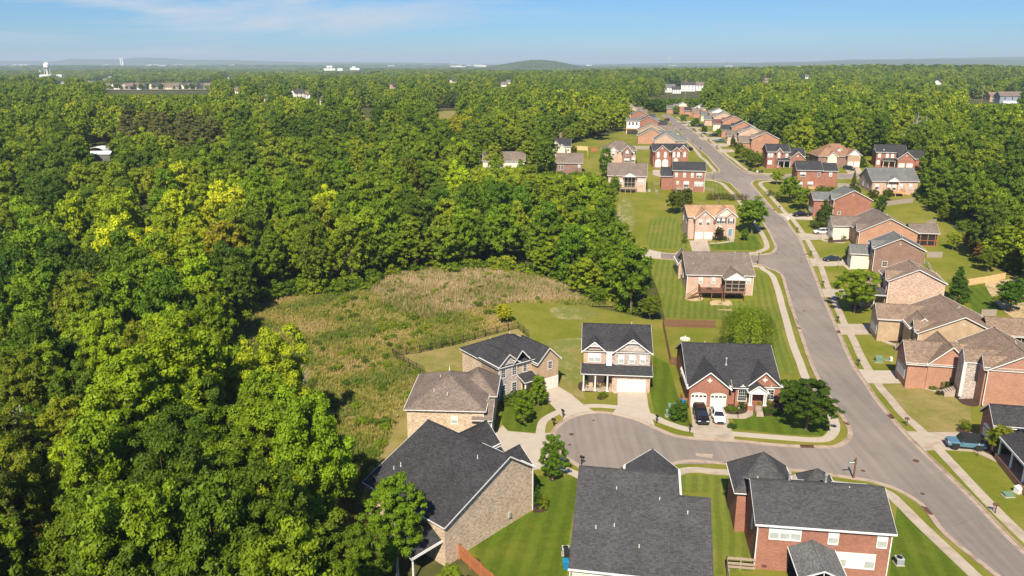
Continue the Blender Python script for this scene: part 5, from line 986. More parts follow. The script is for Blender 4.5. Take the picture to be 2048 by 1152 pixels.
# ---------------------------------------------------------------- woodland
def wp(pts): return [tuple(U(*p)) for p in pts]
CLEAR=wp([(655,1180),(640,1080),(612,1000),(590,930),(545,850),(470,780),(440,720),(470,660),(520,612),(600,590),(650,594),(740,579),(800,549),(900,542),(1000,545),(1090,562),(1150,582),(1240,618),(1285,648),(1250,600),(1243,560),(1235,520),(1220,480),(1203,440),(1200,405),(1235,388),(1212,368),(1190,352),(1165,356),(1105,356),(1100,338),(1050,334),(1045,342),(962,342),(960,325),(1030,312),(1055,292),(1150,288),(1195,282),(1215,268),(1240,262),(1250,250),(1246,232),(1262,222),(1322,226),(1345,226),(1388,232),(1428,238),(1466,250),(1512,275),(1565,299)])+[(122,340),(146,340),(165,337),(186,330)]+wp([(1860,352),(1848,365),(1838,400),(1880,430),(1930,470),(1960,520),(2020,545),(2075,570),(2140,640),(2200,760)])+[(95,60),(60,-40),(-14,-40),(-17,52),(-22,62)]
OPEN=[wp([(170,310),(262,310),(262,335),(170,335)]),wp([(712,236),(748,236),(748,248),(712,248)]),wp([(868,222),(915,222),(908,250),(868,248)]),wp([(262,430),(305,430),(305,456),(262,456)])]
# where the photograph looks over lower trees: (x0,x1, tops stay below this row, nearer than this distance)
LIM=[(930,1052,334,322),(1052,1215,347,312),(1195,1245,350,300),(172,226,321,395),(210,420,188,1300),(75,125,154,2120),(868,915,236,690),(712,748,240,690),(262,305,452,270),(1935,2048,206,800),(1300,1400,196,900),(640,730,149,2500),(1240,1350,262,0)]
GLIMPSE=[(122,170),(178,167),(206,164),(216,158),(458,160),(470,190),(528,208),(590,196),(612,200),(640,213),(786,180),(1003,176),(1012,170),(905,168),(1530,168),(1610,160),(1880,172)]
GW=[U(*g) for g in GLIMPSE]
for g_,w_ in zip(GLIMPSE,GW): LIM.append((g_[0]-6,g_[0]+6,g_[1]-3,w_[1]-4))
def clearmask(X,Y,g=0):
    m=inside(CLEAR,X,Y)
    for o in OPEN: m|=inside(o,X,Y)
    # distant subdivision, hill-top houses and the hospital stand in openings
    m|=(Y>1120)&(Y<1560)&(X/Y>-.545)&(X/Y<-.37)
    m|=(Y>690)&(Y<850)&(X/Y>.565)&(X/Y<.7)
    m|=(Y>900)&(Y<1120)&(X/Y>.19)&(X/Y<.245)
    m|=(Y>2300)&(Y<2500)&(X/Y>-.63)&(X/Y<-.57)
    for w_ in GW: m|=np.hypot(X-w_[0],Y-w_[1])<13
    return m
def ring(y0,y1,sp,jit=.35,seed=1):
    r=np.random.default_rng(seed); ys=np.arange(y0,y1,sp*.87); P=[]
    for j,y in enumerate(ys):
        hw=.70*y+26; xs=np.arange(-hw,hw,sp)+(sp/2 if j%2 else 0); P.append(np.stack([xs,np.full(len(xs),y)],1))
    P=np.concatenate(P)+r.uniform(-jit,jit,(sum(len(p) for p in P),2))*sp; return P[~clearmask(P[:,0],P[:,1])],r
def tops(P,H,r):
    keep=np.ones(len(P),bool)
    for i,(x,y) in enumerate(P):
        z=E(x,y); px,py=Pj(x,y,z+H[i])
        for (a,b,lim,yd) in LIM:
            if a-8<px<b+8 and y<yd and py<lim:
                lo=0.5
                for hh in np.arange(H[i],0.5,-.5):
                    if Pj(x,y,z+hh)[1]>=lim: lo=hh; break
                if lo<3: keep[i]=False
                H[i]=max(lo,.5)
        if py>1500 or y<8: keep[i]=False
    return keep
K['estate']=noisy('estate_ground',(.30,.27,.22),(.16,.18,.06),.03,.95,4,.1,(.36,.33,.3),.02)
SP=[]
for (y0,y1,sp,sd) in ((26,150,6.9,1),(150,330,7.9,2),(330,700,8.6,3),(700,1500,11,4)):
    P,r=ring(y0,y1,sp,.4,sd); cl=np.sin(P[:,0]*.031+1)*np.sin(P[:,1]*.027+P[:,0]*.011)
    H=r.uniform(10,20.5,len(P))+cl*3; 
    k=tops(P,H,r); SP.append(np.column_stack([P[k],H[k],r.random(k.sum()),cl[k]]))
A=np.concatenate(SP)
# nothing may stand in the air round the camera
A=A[~((np.abs(A[:,0])<6)&(A[:,1]<20))]
size=A[:,2]/np.hypot(A[:,0],A[:,1]); px=1024+FPX*A[:,0]/(A[:,1]*cP+50*sP); vis=(px>-60)&(px<2110)&(A[:,1]>45); score=np.where(vis,size,0); order=np.argsort(-score); near=order[:232]; rest=order[232:]
LBL=['tall rounded tree','tall narrow tree','low spreading tree','big flame-shaped tree','small upright tree']
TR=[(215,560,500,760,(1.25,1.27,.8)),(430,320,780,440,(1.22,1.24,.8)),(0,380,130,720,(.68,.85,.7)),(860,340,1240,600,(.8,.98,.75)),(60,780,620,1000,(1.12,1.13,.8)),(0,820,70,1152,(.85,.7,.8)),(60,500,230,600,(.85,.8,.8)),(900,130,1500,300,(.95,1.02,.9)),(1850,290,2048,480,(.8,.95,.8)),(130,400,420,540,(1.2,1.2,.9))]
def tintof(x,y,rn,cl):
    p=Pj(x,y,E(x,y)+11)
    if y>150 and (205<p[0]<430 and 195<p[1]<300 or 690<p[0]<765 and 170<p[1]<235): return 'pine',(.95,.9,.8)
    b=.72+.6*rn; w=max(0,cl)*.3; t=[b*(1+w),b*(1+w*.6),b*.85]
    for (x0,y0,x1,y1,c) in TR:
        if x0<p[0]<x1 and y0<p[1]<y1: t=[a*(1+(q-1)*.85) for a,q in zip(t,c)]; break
    k=(rn*7919)%1
    if k<.05: t=[t[0]*.95,t[1]*.78,t[2]*1.2]
    elif k<.16: t=[t[0]*.64,t[1]*.76,t[2]*.7]
    elif k<.26: t=[t[0]*1.2,t[1]*1.15,t[2]]
    return 'leaf',tuple(t)
def where_(x,y,h):
    p=Pj(x,y,E(x,y)+h*.7); c=['at the far left picture edge','toward the left edge','in the left quarter','left of the meadow','above the meadow','in the middle wood','right of centre','right of the far row','toward the right edge','at the right picture edge'][int(max(0,min(9.99,p[0]/205)))]
    r=['distant','upper band','upper wood','midway up','lower half','near the bottom','bottom edge'][int(max(0,min(6.99,(p[1]-130)/146)))]
    return c+', '+r
nl_={}; ORD=['','first','second','third','fourth','fifth','sixth','seventh','eighth','ninth','tenth','eleventh']
for i in near:
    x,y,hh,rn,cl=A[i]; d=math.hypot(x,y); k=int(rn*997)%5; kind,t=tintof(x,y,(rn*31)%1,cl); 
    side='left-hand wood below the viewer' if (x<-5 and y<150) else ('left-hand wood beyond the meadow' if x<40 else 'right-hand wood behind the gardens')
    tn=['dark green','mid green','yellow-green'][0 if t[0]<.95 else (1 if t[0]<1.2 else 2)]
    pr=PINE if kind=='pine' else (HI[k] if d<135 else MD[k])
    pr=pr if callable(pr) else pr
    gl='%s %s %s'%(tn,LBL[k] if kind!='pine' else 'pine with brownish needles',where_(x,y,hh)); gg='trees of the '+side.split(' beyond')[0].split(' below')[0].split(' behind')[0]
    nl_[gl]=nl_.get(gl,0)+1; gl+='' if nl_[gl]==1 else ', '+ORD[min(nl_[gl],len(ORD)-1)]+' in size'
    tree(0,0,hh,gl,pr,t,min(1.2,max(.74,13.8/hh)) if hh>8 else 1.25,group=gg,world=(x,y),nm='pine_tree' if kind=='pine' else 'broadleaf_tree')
# the remaining trees of the wood and of the countryside: one mass each, instanced from the crowns above
def gn_mass(name,pts,protos,label,zoff=0,pine=None):
    """pts: x,y,height,width factor,kind"""
    me=bpy.data.meshes.new(name+'_points'); n=len(pts); me.vertices.add(n)
    z=np.array([E(p[0],p[1]) for p in pts])+zoff; me.vertices.foreach_set('co',np.column_stack([pts[:,0],pts[:,1],z]).astype(np.float32).ravel())
    H0=np.array([max(v.co.z for v in p.data.vertices) for p in protos]); kd=pts[:,4].astype(int)
    sc=pts[:,2]/H0[kd]
    a=me.attributes.new('kind','INT','POINT'); a.data.foreach_set('value',kd.astype(np.int32))
    a=me.attributes.new('scl','FLOAT_VECTOR','POINT'); a.data.foreach_set('vector',np.column_stack([sc*pts[:,3],sc*pts[:,3],sc]).astype(np.float32).ravel())
    a=me.attributes.new('rz','FLOAT_VECTOR','POINT'); a.data.foreach_set('vector',np.column_stack([np.zeros(n),np.zeros(n),rng.uniform(0,6.28,n)]).astype(np.float32).ravel())
    o=ob(name,me); g=bpy.data.node_groups.new(name+'_nodes','GeometryNodeTree'); g.interface.new_socket('Geometry',in_out='INPUT',socket_type='NodeSocketGeometry'); g.interface.new_socket('Geometry',in_out='OUTPUT',socket_type='NodeSocketGeometry')
    gi=g.nodes.new('NodeGroupInput'); go=g.nodes.new('NodeGroupOutput'); ip=g.nodes.new('GeometryNodeInstanceOnPoints'); ip.inputs['Pick Instance'].default_value=True; g.links.new(gi.outputs[0],ip.inputs['Points']); g.links.new(ip.outputs[0],go.inputs[0])
    prev=None
    # Join lists its inputs last-linked first, so link in reverse
    j=g.nodes.new('GeometryNodeJoinGeometry')
    for p in reversed(protos):
        oi=g.nodes.new('GeometryNodeObjectInfo'); oi.inputs['Object'].default_value=p; oi.inputs['As Instance'].default_value=True; g.links.new(oi.outputs['Geometry'],j.inputs[0])
    g.links.new(j.outputs[0],ip.inputs['Instance'])
    for nm,ty,so in (('kind','INT','Instance Index'),('scl','FLOAT_VECTOR','Scale'),('rz','FLOAT_VECTOR','Rotation')):
        na=g.nodes.new('GeometryNodeInputNamedAttribute'); na.data_type=ty; na.inputs[0].default_value=nm; g.links.new(na.outputs[0],ip.inputs[so])
    md=o.modifiers.new('trees','NODES'); md.node_group=g; o['kind']='stuff'; o['label']=label; return o
def src(prs,names):
    """real trees standing in the wood whose crowns the masses repeat"""
    o=[]
    for k,pr in enumerate(prs):
        t=tree(0,0,[17,19,15,20,14][k%5],names[k],pr,(1,1,1),world=SRCP.pop(),nm='broadleaf_tree'); o.append([c for c in t.children if c.name.startswith('crown')][0])
    return o
SRCP=[(-70-17*i,300+9*i) for i in range(24)]
mdS=src(MD,['source of mid wood']*5); loS=src(LO,['x']*4); piS=src([PINE],['x'])
for lst,nm in ((mdS,'in the middle of the left-hand wood'),(loS,'deep in the left-hand wood'),(piS,'among the brownish pines')):
    for k,c in enumerate(lst): c.parent['label']='%s %s'%(LBL[k%5],nm); c.parent['group']='trees deep in the left-hand wood'
rs=A[rest]; d=np.hypot(rs[:,0],rs[:,1]); isp=np.array([tintof(a[0],a[1],.5,0)[0]=='pine' for a in rs])
def kinds(n,m): return rng.integers(0,m,n)
def prep(a,m,off=0,w0=1.0): return np.column_stack([a[:,0],a[:,1],a[:,2],np.clip(14.3/a[:,2],.8,1.3)*w0,kinds(len(a),m)+off])
s=(d<420)
q=prep(rs[s],5); q[:,4]=np.where(isp[s],5,q[:,4]); gn_mass('woodland_trees',q,mdS+piS,'dense green wood filling the left half and the right edge')
s=(d>=420)
q=prep(rs[s],4); gn_mass('distant_woodland',q,loS,'farther woodland spreading between the houses')
P,r=ring(1500,3600,16,.4,9); H=r.uniform(10,22,len(P))+4*np.sin(P[:,0]*.006)*np.sin(P[:,1]*.005+P[:,0]*.003); k=tops(P,H,r); P=P[k];H=H[k]
q=np.column_stack([P,H,np.full(len(P),1.7),kinds(len(P),4)]); gn_mass('far_woodland',q,loS,'wooded countryside fading towards the horizon')
P,r=ring(3600,9500,48,.45,10); H=r.uniform(13,22,len(P)); q=np.column_stack([P,H,np.full(len(P),4.2),kinds(len(P),4)])
q=q[r.random(len(q))<.9]; gn_mass('horizon_woodland',q,loS,'wooded plain near the horizon')
ey=rng.uniform(1125,1500,170); ex=ey*rng.uniform(-.545,-.37,170); gn_mass('estate_trees',np.column_stack([ex,ey,rng.uniform(5,10,170),np.full(170,1.3),kinds(170,4)]),loS,'garden trees among the distant estate houses')
# undergrowth along the wood edge
P,r=ring(40,330,2.6,.5,21); dmin=np.ones(len(P))*1e9
ed=[Vector(c) for c in CLEAR]
for i in range(len(ed)):
    a,b=np.array(ed[i]),np.array(ed[(i+1)%len(ed)]); ab=b-a; t=np.clip(((P-a)@ab)/(ab@ab+1e-9),0,1); dmin=np.minimum(dmin,np.linalg.norm(P-(a+t[:,None]*ab),axis=1))
P=P[(dmin<5.5)]; 
bm=[]; 
for i in range(3):
    x,y=[U(700,572),U(905,548),U(1195,606)][i]; me=shrub('under%d'%i,3.4,3.0,1500,.34,'round','leaf',90+i,24,.36); o=thing('shrub',['bushy undergrowth shrub at the meadow top near the pale trunk','bushy undergrowth shrub on the brow of the meadow','bushy undergrowth shrub at the right end of the meadow'][i],'shrub',(x,y,E(x,y)),0,None,me); bm.append(o)
q=np.column_stack([P,r.uniform(1.6,4.2,len(P)),r.uniform(.8,1.4,len(P)),r.integers(0,3,len(P))]); gn_mass('undergrowth',q,bm,'shrubby undergrowth along the edge of the wood',-.3)
for q in ([(262,430),(305,430),(305,456),(262,456)],[(868,222),(915,222),(908,250),(868,248)],[(712,236),(748,236),(748,248),(712,248)]): sheet('meadow',pw(q),'lawny',.05,4)
sheet('estate_ground',[Vector((-.56*1120,1120)),Vector((-.36*1120,1120)),Vector((-.36*1560,1560)),Vector((-.56*1560,1560))],'estate',.3,30)
# meadow tufts: real blades in one mass
def tufts(name,poly,n,h0,h1,label,cols,seed=1,blades=7,spread=.28):
    r=np.random.default_rng(seed); pl=wp(poly) if isinstance(poly[0],tuple) else poly
    xs=[p[0] for p in pl]; ys=[p[1] for p in pl]; X=r.uniform(min(xs),max(xs),n*3); Y=r.uniform(min(ys),max(ys),n*3); k=inside(pl,X,Y); X=X[k][:n];Y=Y[k][:n]; n=len(X)
    Z=np.array([E(a,b) for a,b in zip(X,Y)]); pat=.5+.5*np.sin(X*.23+np.sin(Y*.31)*1.3)*np.sin(Y*.19+X*.07); pat=np.clip(pat*.85+r.normal(size=n)*.13,0,1)
    hh=r.uniform(h0,h1,n)*(.7+.6*(1-pat)); B=blades; x=np.repeat(X,B); y=np.repeat(Y,B); z=np.repeat(Z,B); H=np.repeat(hh,B)*r.uniform(.6,1.15,n*B); an=r.uniform(0,6.283,n*B); ro=r.uniform(0,spread,n*B); le=r.uniform(.1,.55,n*B)*H; w=.045+.05*r.random(n*B)
    bx=x+np.cos(an)*ro; by=y+np.sin(an)*ro; tx=bx+np.cos(an)*le; ty=by+np.sin(an)*le; px_=-np.sin(an)*w; py_=np.cos(an)*w
    v=np.stack([np.stack([bx-px_,by-py_,z-.05],1),np.stack([bx+px_,by+py_,z-.05],1),np.stack([tx,ty,z+H],1)],1).reshape(-1,3)
    m=len(x); me=bpy.data.meshes.new(name+'_mesh'); me.vertices.add(3*m); me.vertices.foreach_set('co',v.astype(np.float32).ravel()); me.loops.add(3*m); me.loops.foreach_set('vertex_index',np.arange(3*m,dtype=np.int32)); me.polygons.add(m); me.polygons.foreach_set('loop_start',np.arange(0,3*m,3,dtype=np.int32))
    at=me.attributes.new('v','FLOAT','FACE'); at.data.foreach_set('value',np.clip(np.repeat(pat,B)+r.normal(size=m)*.05,0,1).astype(np.float32)); me.materials.append(cols); me.update(); me.validate(); o=ob(name,me); o['kind']='stuff'; o['label']=label; return o
mm,t,b=mat('meadow_grass'); at=nn(t,'ShaderNodeAttribute'); at.attribute_name='v'; c=ramp(t,at.outputs['Fac'],[(0,(.105,.15,.014)),(.35,(.18,.2,.024)),(.6,(.29,.245,.05)),(.84,(.39,.29,.115)),(1,(.36,.24,.14))]); t.links.new(c,b.inputs['Base Color']); b.inputs['Roughness'].default_value=.9
tufts('meadow_grass',MEAD,26000,.35,.95,'tall rough grass, green and straw coloured, on the sloping meadow',mm,3)
mm2,t,b=mat('dry_grass'); at=nn(t,'ShaderNodeAttribute'); at.attribute_name='v'; c=ramp(t,at.outputs['Fac'],[(0,(.24,.21,.06)),(.4,(.38,.28,.15)),(1,(.48,.36,.22))]); t.links.new(c,b.inputs['Base Color'])
tufts('dry_grass',[(740,577),(800,545),(900,538),(1000,540),(1090,556),(1150,575),(1170,600),(1080,600),(980,612),(850,640),(760,610)],9000,.5,1.2,'straw-coloured dry grass along the top of the meadow',mm2,4)
P=np.array([(x,y) for x,y in zip(rng.uniform(-42,20,2600),rng.uniform(85,215,2600))]); mk=inside([tuple(v) for v in meadW],P[:,0],P[:,1]); P=P[mk][:430]
q=np.column_stack([P,rng.uniform(.4,1.25,len(P)),rng.uniform(.9,2.2,len(P)),rng.integers(0,3,len(P))]); gn_mass('meadow_weeds',q,bm,'low leafy weeds and brambles scattered in the meadow',-.1)
# ---------------------------------------------------------------- fences
def fence(pts,h,label,m='greywood',kind='plank',name='fence',bay=2.4,world=None):
    w=world or pw(pts); o=thing(name,label,'fence',(w[0].x,w[0].y,E(w[0].x,w[0].y))); z0=o.location.z
    def loc(p,z): return (p.x-w[0].x,p.y-w[0].y,E(p.x,p.y)-z0+z)
    for a,b in zip(w,w[1:]):
        n=max(1,round((b-a).length/bay)); d=(b-a)/n; u=d.normalized()
        for i in range(n):
            p,q=a+d*i,a+d*(i+1); P=MB(); lx=loc(p,0); P.box(lx[0]-.06,lx[0]+.06,lx[1]-.06,lx[1]+.06,lx[2]-.4,lx[2]+h+.08); ob('post',P.mesh('post_mesh',[m],False),o)
            s=MB()
            if kind=='plank':
                k=int((q-p).length/.15)
                for j in range(k):
                    c=p+d*((j+.5)/k); l=loc(c,0); jit=random.uniform(-.015,.015); s.bar((l[0]-u.x*.068,l[1]-u.y*.068,l[2]+h/2),(l[0]+u.x*.068,l[1]+u.y*.068,l[2]+h/2),.022,h+jit*2)
                for z in (.35,h-.35): s.bar(Vector(loc(p,z))+Vector((u.y,-u.x,0))*.03,Vector(loc(q,z))+Vector((u.y,-u.x,0))*.03,.04,.09)
                ob('board_panel',s.mesh('board_panel_mesh',[m],False),o)
            elif kind=='picket':
                k=int((q-p).length/.22)
                for j in range(k):
                    c=p+d*((j+.5)/k); l=loc(c,0); s.box(l[0]-.016,l[0]+.016,l[1]-.016,l[1]+.016,l[2]+.05,l[2]+h)
                for z in (.15,h-.2): s.bar(loc(p,z),loc(q,z),.03,.05)
                ob('picket_panel',s.mesh('picket_panel_mesh',[m],False),o)
            else:
                for z in (.3,.75,h-.1):
                    r_=MB(); r_.bar(loc(p,z),loc(q,z),.05,.14 if kind=='rail' else .3); ob('rail',r_.mesh('rail_mesh',[m],False),o)
    return o
fence([(786,713),(840,706),(905,692),(970,674),(1017,662),(1036,657),(1058,676)],1.6,'black metal picket fence along the meadow behind the angled house','black','picket'); fence([(786,713),(818,733),(850,750)],1.6,'black metal picket fence down to the brown-roofed house','black','picket')
fence([(1326,653),(1431,656)],1.7,'brown plank fence between the striped lawn and the back yard','brownwood'); fence([(1326,653),(1331,680),(1341,729),(1353,731)],1.6,'brown plank fence down the left side of the single-storey brick house yard','brownwood')
fence([(1360,800),(1366,812),(1374,813)],1.5,'short brown plank screen at the left garage corner','redwood')
fence([(899,1096),(940,1134),(985,1176),(1010,1200)],1.8,'red-brown plank fence at the bottom beside the side lawn','redwood'); fence([(722,962),(690,985),(655,1012),(630,1035)],1.8,'red-brown plank fence left of the charcoal roof under the trees','redwood')
fence([(1452,1137),(1480,1139),(1510,1142)],1.5,'weathered grey three-rail fence panel left of the lower red brick house','wood','rail3',bay=1.8); fence([(1452,1137),(1458,1190)],1.5,'weathered fence side running out of the bottom of the picture','wood','rail3')
fence([(1764,413),(1800,408),(1826,405)],1.6,'grey plank fence behind the grey-roofed deck house'); fence([(1852,452),(1872,447)],1.6,'short grey plank fence at the end of the lawn'); fence([(1853,515),(1884,515)],1.6,'grey plank fence behind the brown brick house')
fence([(1925,573),(1970,566),(2010,558)],1.7,'yellow new plank fence above the rock garden','yelwood'); fence([(1962,632),(1992,632)],1.5,'grey plank fence at the bottom of the dark green back lawn')
fence([(1409,381),(1428,384),(1436,398),(1440,412)],1.4,'weathered rail fence right of the red brick house with deck','wood','rail'); fence([(1307,372),(1311,385),(1316,398)],1.4,'weathered rail fence between the two rear decks','wood','rail'); fence([(1308,370),(1322,371)],1.3,'short rail fence left of the red brick house with deck','wood','rail')
fence([(1151,300),(1175,301),(1176,318)],1.9,'yellow plank fence right of the cream stone house','yelwood'); fence([(1182,303),(1195,303)],1.9,'red-brown plank fence beside the taupe hipped house','redwood'); fence([(1258,298),(1300,299)],1.6,'grey plank fence behind the taupe hipped house')
fence([(1674,374),(1712,376),(1722,388)],1.5,'dark grey plank fence between the two rear gardens on the right'); fence([(1848,528),(1856,534),(1862,545)],1.1,'white railing of the back steps behind the brown brick house, upper','white','rail'); fence([(1864,549),(1880,560)],1.1,'white railing behind the brown brick house, lower','white','rail')
# ---------------------------------------------------------------- vehicles
K['carblack']=flat('black_car_paint',(.012,.012,.016),.12,.2,.7); K['carwhite']=flat('white_car_paint',(.82,.82,.82),.15,0,.6); K['carblue']=flat('light_blue_car_paint',(.10,.21,.31),.2,.1,.6)
K['cardark']=flat('dark_blue_grey_car_paint',(.035,.045,.06),.14,.3,.7); K['carsteel']=flat('steel_blue_car_paint',(.09,.17,.3),.18,.3,.6); K['rim']=flat('alloy_rim',(.5,.5,.52),.25,.8); K['lamp']=flat('headlamp_glass',(.8,.8,.82),.08,0,.8); K['tail']=flat('tail_lamp_red',(.4,.02,.02),.2); K['plastic']=flat('black_plastic',(.025,.025,.027),.6)
def loft(secs,m,name,caps=True,smooth=True):
    """secs: list of rings (same length)"""
    a=MB(); k=len(secs[0]); a.v=[tuple(p) for s in secs for p in s]
    for i in range(len(secs)-1):
        for j in range(k-1):
            a.f.append((i*k+j,i*k+j+1,(i+1)*k+j+1,(i+1)*k+j)); a.m.append(0)
        a.f.append((i*k+k-1,i*k,(i+1)*k,(i+1)*k+k-1)); a.m.append(0)
    if caps: a.f.append(tuple(range(k-1,-1,-1))); a.m.append(0); n=(len(secs)-1)*k; a.f.append(tuple(range(n,n+k))); a.m.append(0)
    return a.mesh(name,[m],False,False)
SH={ # x along the car (front +), hood etc: stations (x, z bottom, z belt, half width); cabin stations (x, z roof, half width roof)
'suv':dict(L=4.95,W=.98,body=[(-2.45,.5,.95,.80),(-2.38,.32,1.12,.93),(-1.5,.26,1.14,.98),(0,.26,1.10,.98),(1.1,.26,1.06,.98),(1.9,.28,1.0,.95),(2.35,.34,.88,.86),(2.47,.45,.70,.74)],cab=[(-2.36,1.14,.88),(-2.05,1.66,.70),(-1.2,1.76,.74),(.1,1.74,.74),(.55,1.60,.70),(1.2,1.06,.86)],wb=1.45,wr=.38),
'sedan':dict(L=4.85,W=.93,body=[(-2.42,.45,.85,.74),(-2.33,.30,1.0,.88),(-1.5,.22,1.02,.93),(0,.22,.96,.93),(1.0,.22,.93,.93),(1.85,.24,.84,.90),(2.3,.3,.72,.80),(2.43,.42,.58,.66)],cab=[(-1.95,1.0,.80),(-1.15,1.38,.62),(-.5,1.46,.64),(.15,1.44,.64),(.5,1.34,.62),(1.15,.93,.80)],wb=1.42,wr=.34),
'boxy':dict(L=4.6,W=.96,body=[(-2.3,.5,1.1,.92),(-2.25,.4,1.16,.95),(-1.2,.42,1.16,.95),(0,.42,1.15,.95),(1.0,.42,1.14,.95),(1.9,.44,1.1,.94),(2.22,.46,1.05,.92),(2.28,.52,.95,.88)],cab=[(-2.26,1.16,.92),(-2.15,1.8,.82),(-1.2,1.85,.84),(.2,1.85,.84),(.55,1.8,.82),(.95,1.15,.90)],wb=1.42,wr=.43),
'pickup':dict(L=5.8,W=.99,body=[(-2.9,.6,1.12,.9),(-2.85,.45,1.15,.97),(-1.5,.42,1.15,.98),(0,.4,1.12,.98),(1.3,.4,1.12,.98),(2.3,.42,1.08,.97),(2.78,.46,.98,.9),(2.88,.55,.8,.82)],cab=[(-.85,1.13,.88),(-.7,1.75,.74),(0,1.86,.76),(.9,1.84,.76),(1.1,1.74,.74),(1.75,1.12,.88)],wb=1.85,wr=.42)}
def car(px,py,ang,kind,paint,label,roofm=None,name='parked_car',cat='car',world=None):
    s=SH[kind]; x,y=U(px,py); o=thing(name,label,cat,(x,y,E(x,y)+.08),R(ang))
    def parts():
        secs=[]
        for (X,zb,zt,w) in s['body']:
            zm=(zb+zt)/2; secs.append([(X,-w*.86,zb),(X,-w,zb+.14),(X,-w*1.005,zm),(X,-w*.97,zt-.06),(X,-w*.86,zt),(X,w*.86,zt),(X,w*.97,zt-.06),(X,w*1.005,zm),(X,w,zb+.14),(X,w*.86,zb)])
        body=loft(secs,paint,'car_body_mesh')
        cb=s['cab']; bs=[]
        zbelt=lambda X: np.interp(X,[b[0] for b in s['body']],[b[2] for b in s['body']])-.02
        secs=[]
        for (X,zr,w) in cb:
            zb=zbelt(X); wb=s['W']*.93; t=(zr-zb)/.65; t=max(0,min(1,t)); wt=wb*(1-t)+w*t; secs.append([(X,-wb,zb),(X,-wt,max(zr-.03,zb)),(X,-wt*.93,max(zr,zb+.005)),(X,wt*.93,max(zr,zb+.005)),(X,wt,max(zr-.03,zb)),(X,wb,zb)])
        glass=loft(secs,'glass','car_glass_mesh')
        mid=cb[1:-1] if len(cb)>3 else cb
        a=MB(); top=[(X,zr,w) for X,zr,w in cb[1:-1]]
        for (p,q) in zip(top,top[1:]): a.slab([(p[0],-p[2]*.97,p[1]+.022),(q[0],-q[2]*.97,q[1]+.022),(q[0],q[2]*.97,q[1]+.022),(p[0],p[2]*.97,p[1]+.022)],.035)
        for sg in (-1,1):
            for (p,q) in ((cb[0],cb[1]),(cb[-1],cb[-2])): a.bar((p[0],sg*s['W']*.92,zbelt(p[0])),(q[0],sg*q[2]*.97,q[1]),.07,.06)
            xm=(cb[1][0]+cb[-2][0])/2-.1; a.bar((xm,sg*s['W']*.94,zbelt(xm)),(xm,sg*cb[2][2]*.985,cb[2][1]-.02),.05,.09)
        roof=a.mesh('car_roof_mesh',[roofm or paint],False)
        a=MB(); a.tube((0,-.11,0),(0,.11,0),s['wr'],k=16); tyre=a.mesh('tyre_mesh',['tyre'],False); a=MB(); a.tube((0,-.118,0),(0,.118,0),s['wr']*.6,k=12,m=0); rim=a.mesh('rim_mesh',['plastic' if kind=='boxy' else 'rim'],False)
        f=s['body'][-2]; b=s['body'][1]; a=MB(); a.box(-.12,.1,-.19,.19,-.07,.07); hl=a.mesh('headlight_mesh',['lamp'],False); a=MB(); a.box(-.05,.05,-.12,.12,-.12,.12); tl=a.mesh('tail_light_mesh',['tail'],False)
        a=MB(); a.box(-.05,.04,-.5,.5,-.12,.12); gr=a.mesh('grille_mesh',['plastic'],False); a=MB(); a.box(-.09,.09,-.1,.1,-.06,.08); mi=a.mesh('mirror_mesh',[paint],False); a=MB(); a.box(-s['wr']*1.12,s['wr']*1.12,-.03,.03,-.02,s['wr']*1.1); ar=a.mesh('wheel_arch_mesh',['plastic'],False)
        return body,glass,roof,tyre,rim,hl,tl,gr,mi,ar
    body,glass,roof,tyre,rim,hl,tl,gr,mi,ar=cached(('car',kind,paint,roofm),parts)
    ob('body',body,o); ob('windows',glass,o); ob('car_roof',roof,o)
    for sx in (-1,1):
        for sy in (-1,1):
            w=ob('wheel',tyre,o,(sx*s['wb'],sy*(s['W']-.07),s['wr'])); ob('rim',rim,w); ob('wheel_arch',ar,o,(sx*s['wb'],sy*(s['W']-.005),s['wr']))
    f=s['body'][-2]; b=s['body'][1]
    for sy in (-1,1): ob('headlight',hl,o,(f[0]-.02,sy*f[3]*.72,f[2]-.1)); ob('tail_light',tl,o,(b[0]-.02,sy*b[3]*.86,b[2]-.2)); ob('mirror',mi,o,(s['cab'][-1][0]-.25,sy*(s['W']+.1),s['cab'][-1][1]+.02))
    ob('grille',gr,o,(s['body'][-1][0]-.02,0,s['body'][-1][2]-.08)); return o
car(1401.5,838,-95,'suv','carblack','black SUV parked nose-out on the driveway of the single-storey red brick house').scale=(1.16,1.04,1.08); car(1435,838,-95,'sedan','carwhite','white estate car beside the black SUV on the same driveway').scale=(1.06,1.03,1.12)
car(1929,896,168,'boxy','carblue','light blue boxy off-road car with dark roof on the driveway at the right edge','plastic').scale=(1.12,1.1,1.1); car(1643,468,176,'suv','carwhite','white SUV on the driveway below the conical magnolia'); car(1664,522,176,'sedan','cardark','dark blue-grey sedan on the driveway beside the low rounded evergreen')
car(1603,433,174,'pickup','carblack','black pickup truck at the top driveway beside the magnolia'); car(1698,340,-60,'suv','cardark','dark car in front of the two brown garage doors')
for (px,py,a,k,p,l) in [(1440,284,176,'sedan','carsteel','blue car on a far-row driveway beside the dark pointed evergreen'),(1427,273,176,'suv','carblack','black car on the far-row driveway second from the bushy trees'),(1399,253.5,176,'suv','carblack','black car with light windows on a driveway halfway up the far row'),(1333.5,242,108,'suv','carblack','dark car parked at the kerb near the head of the street'),(1371,233,176,'sedan','carblack','dark car by the garage near the head of the street'),(1384,246,176,'sedan','carwhite','small white car or cover on a far-row lawn edge'),(1378,300,105,'sedan','carblack','dark car behind the red brick house with arched windows')]: car(px,py,a,k,p,l)
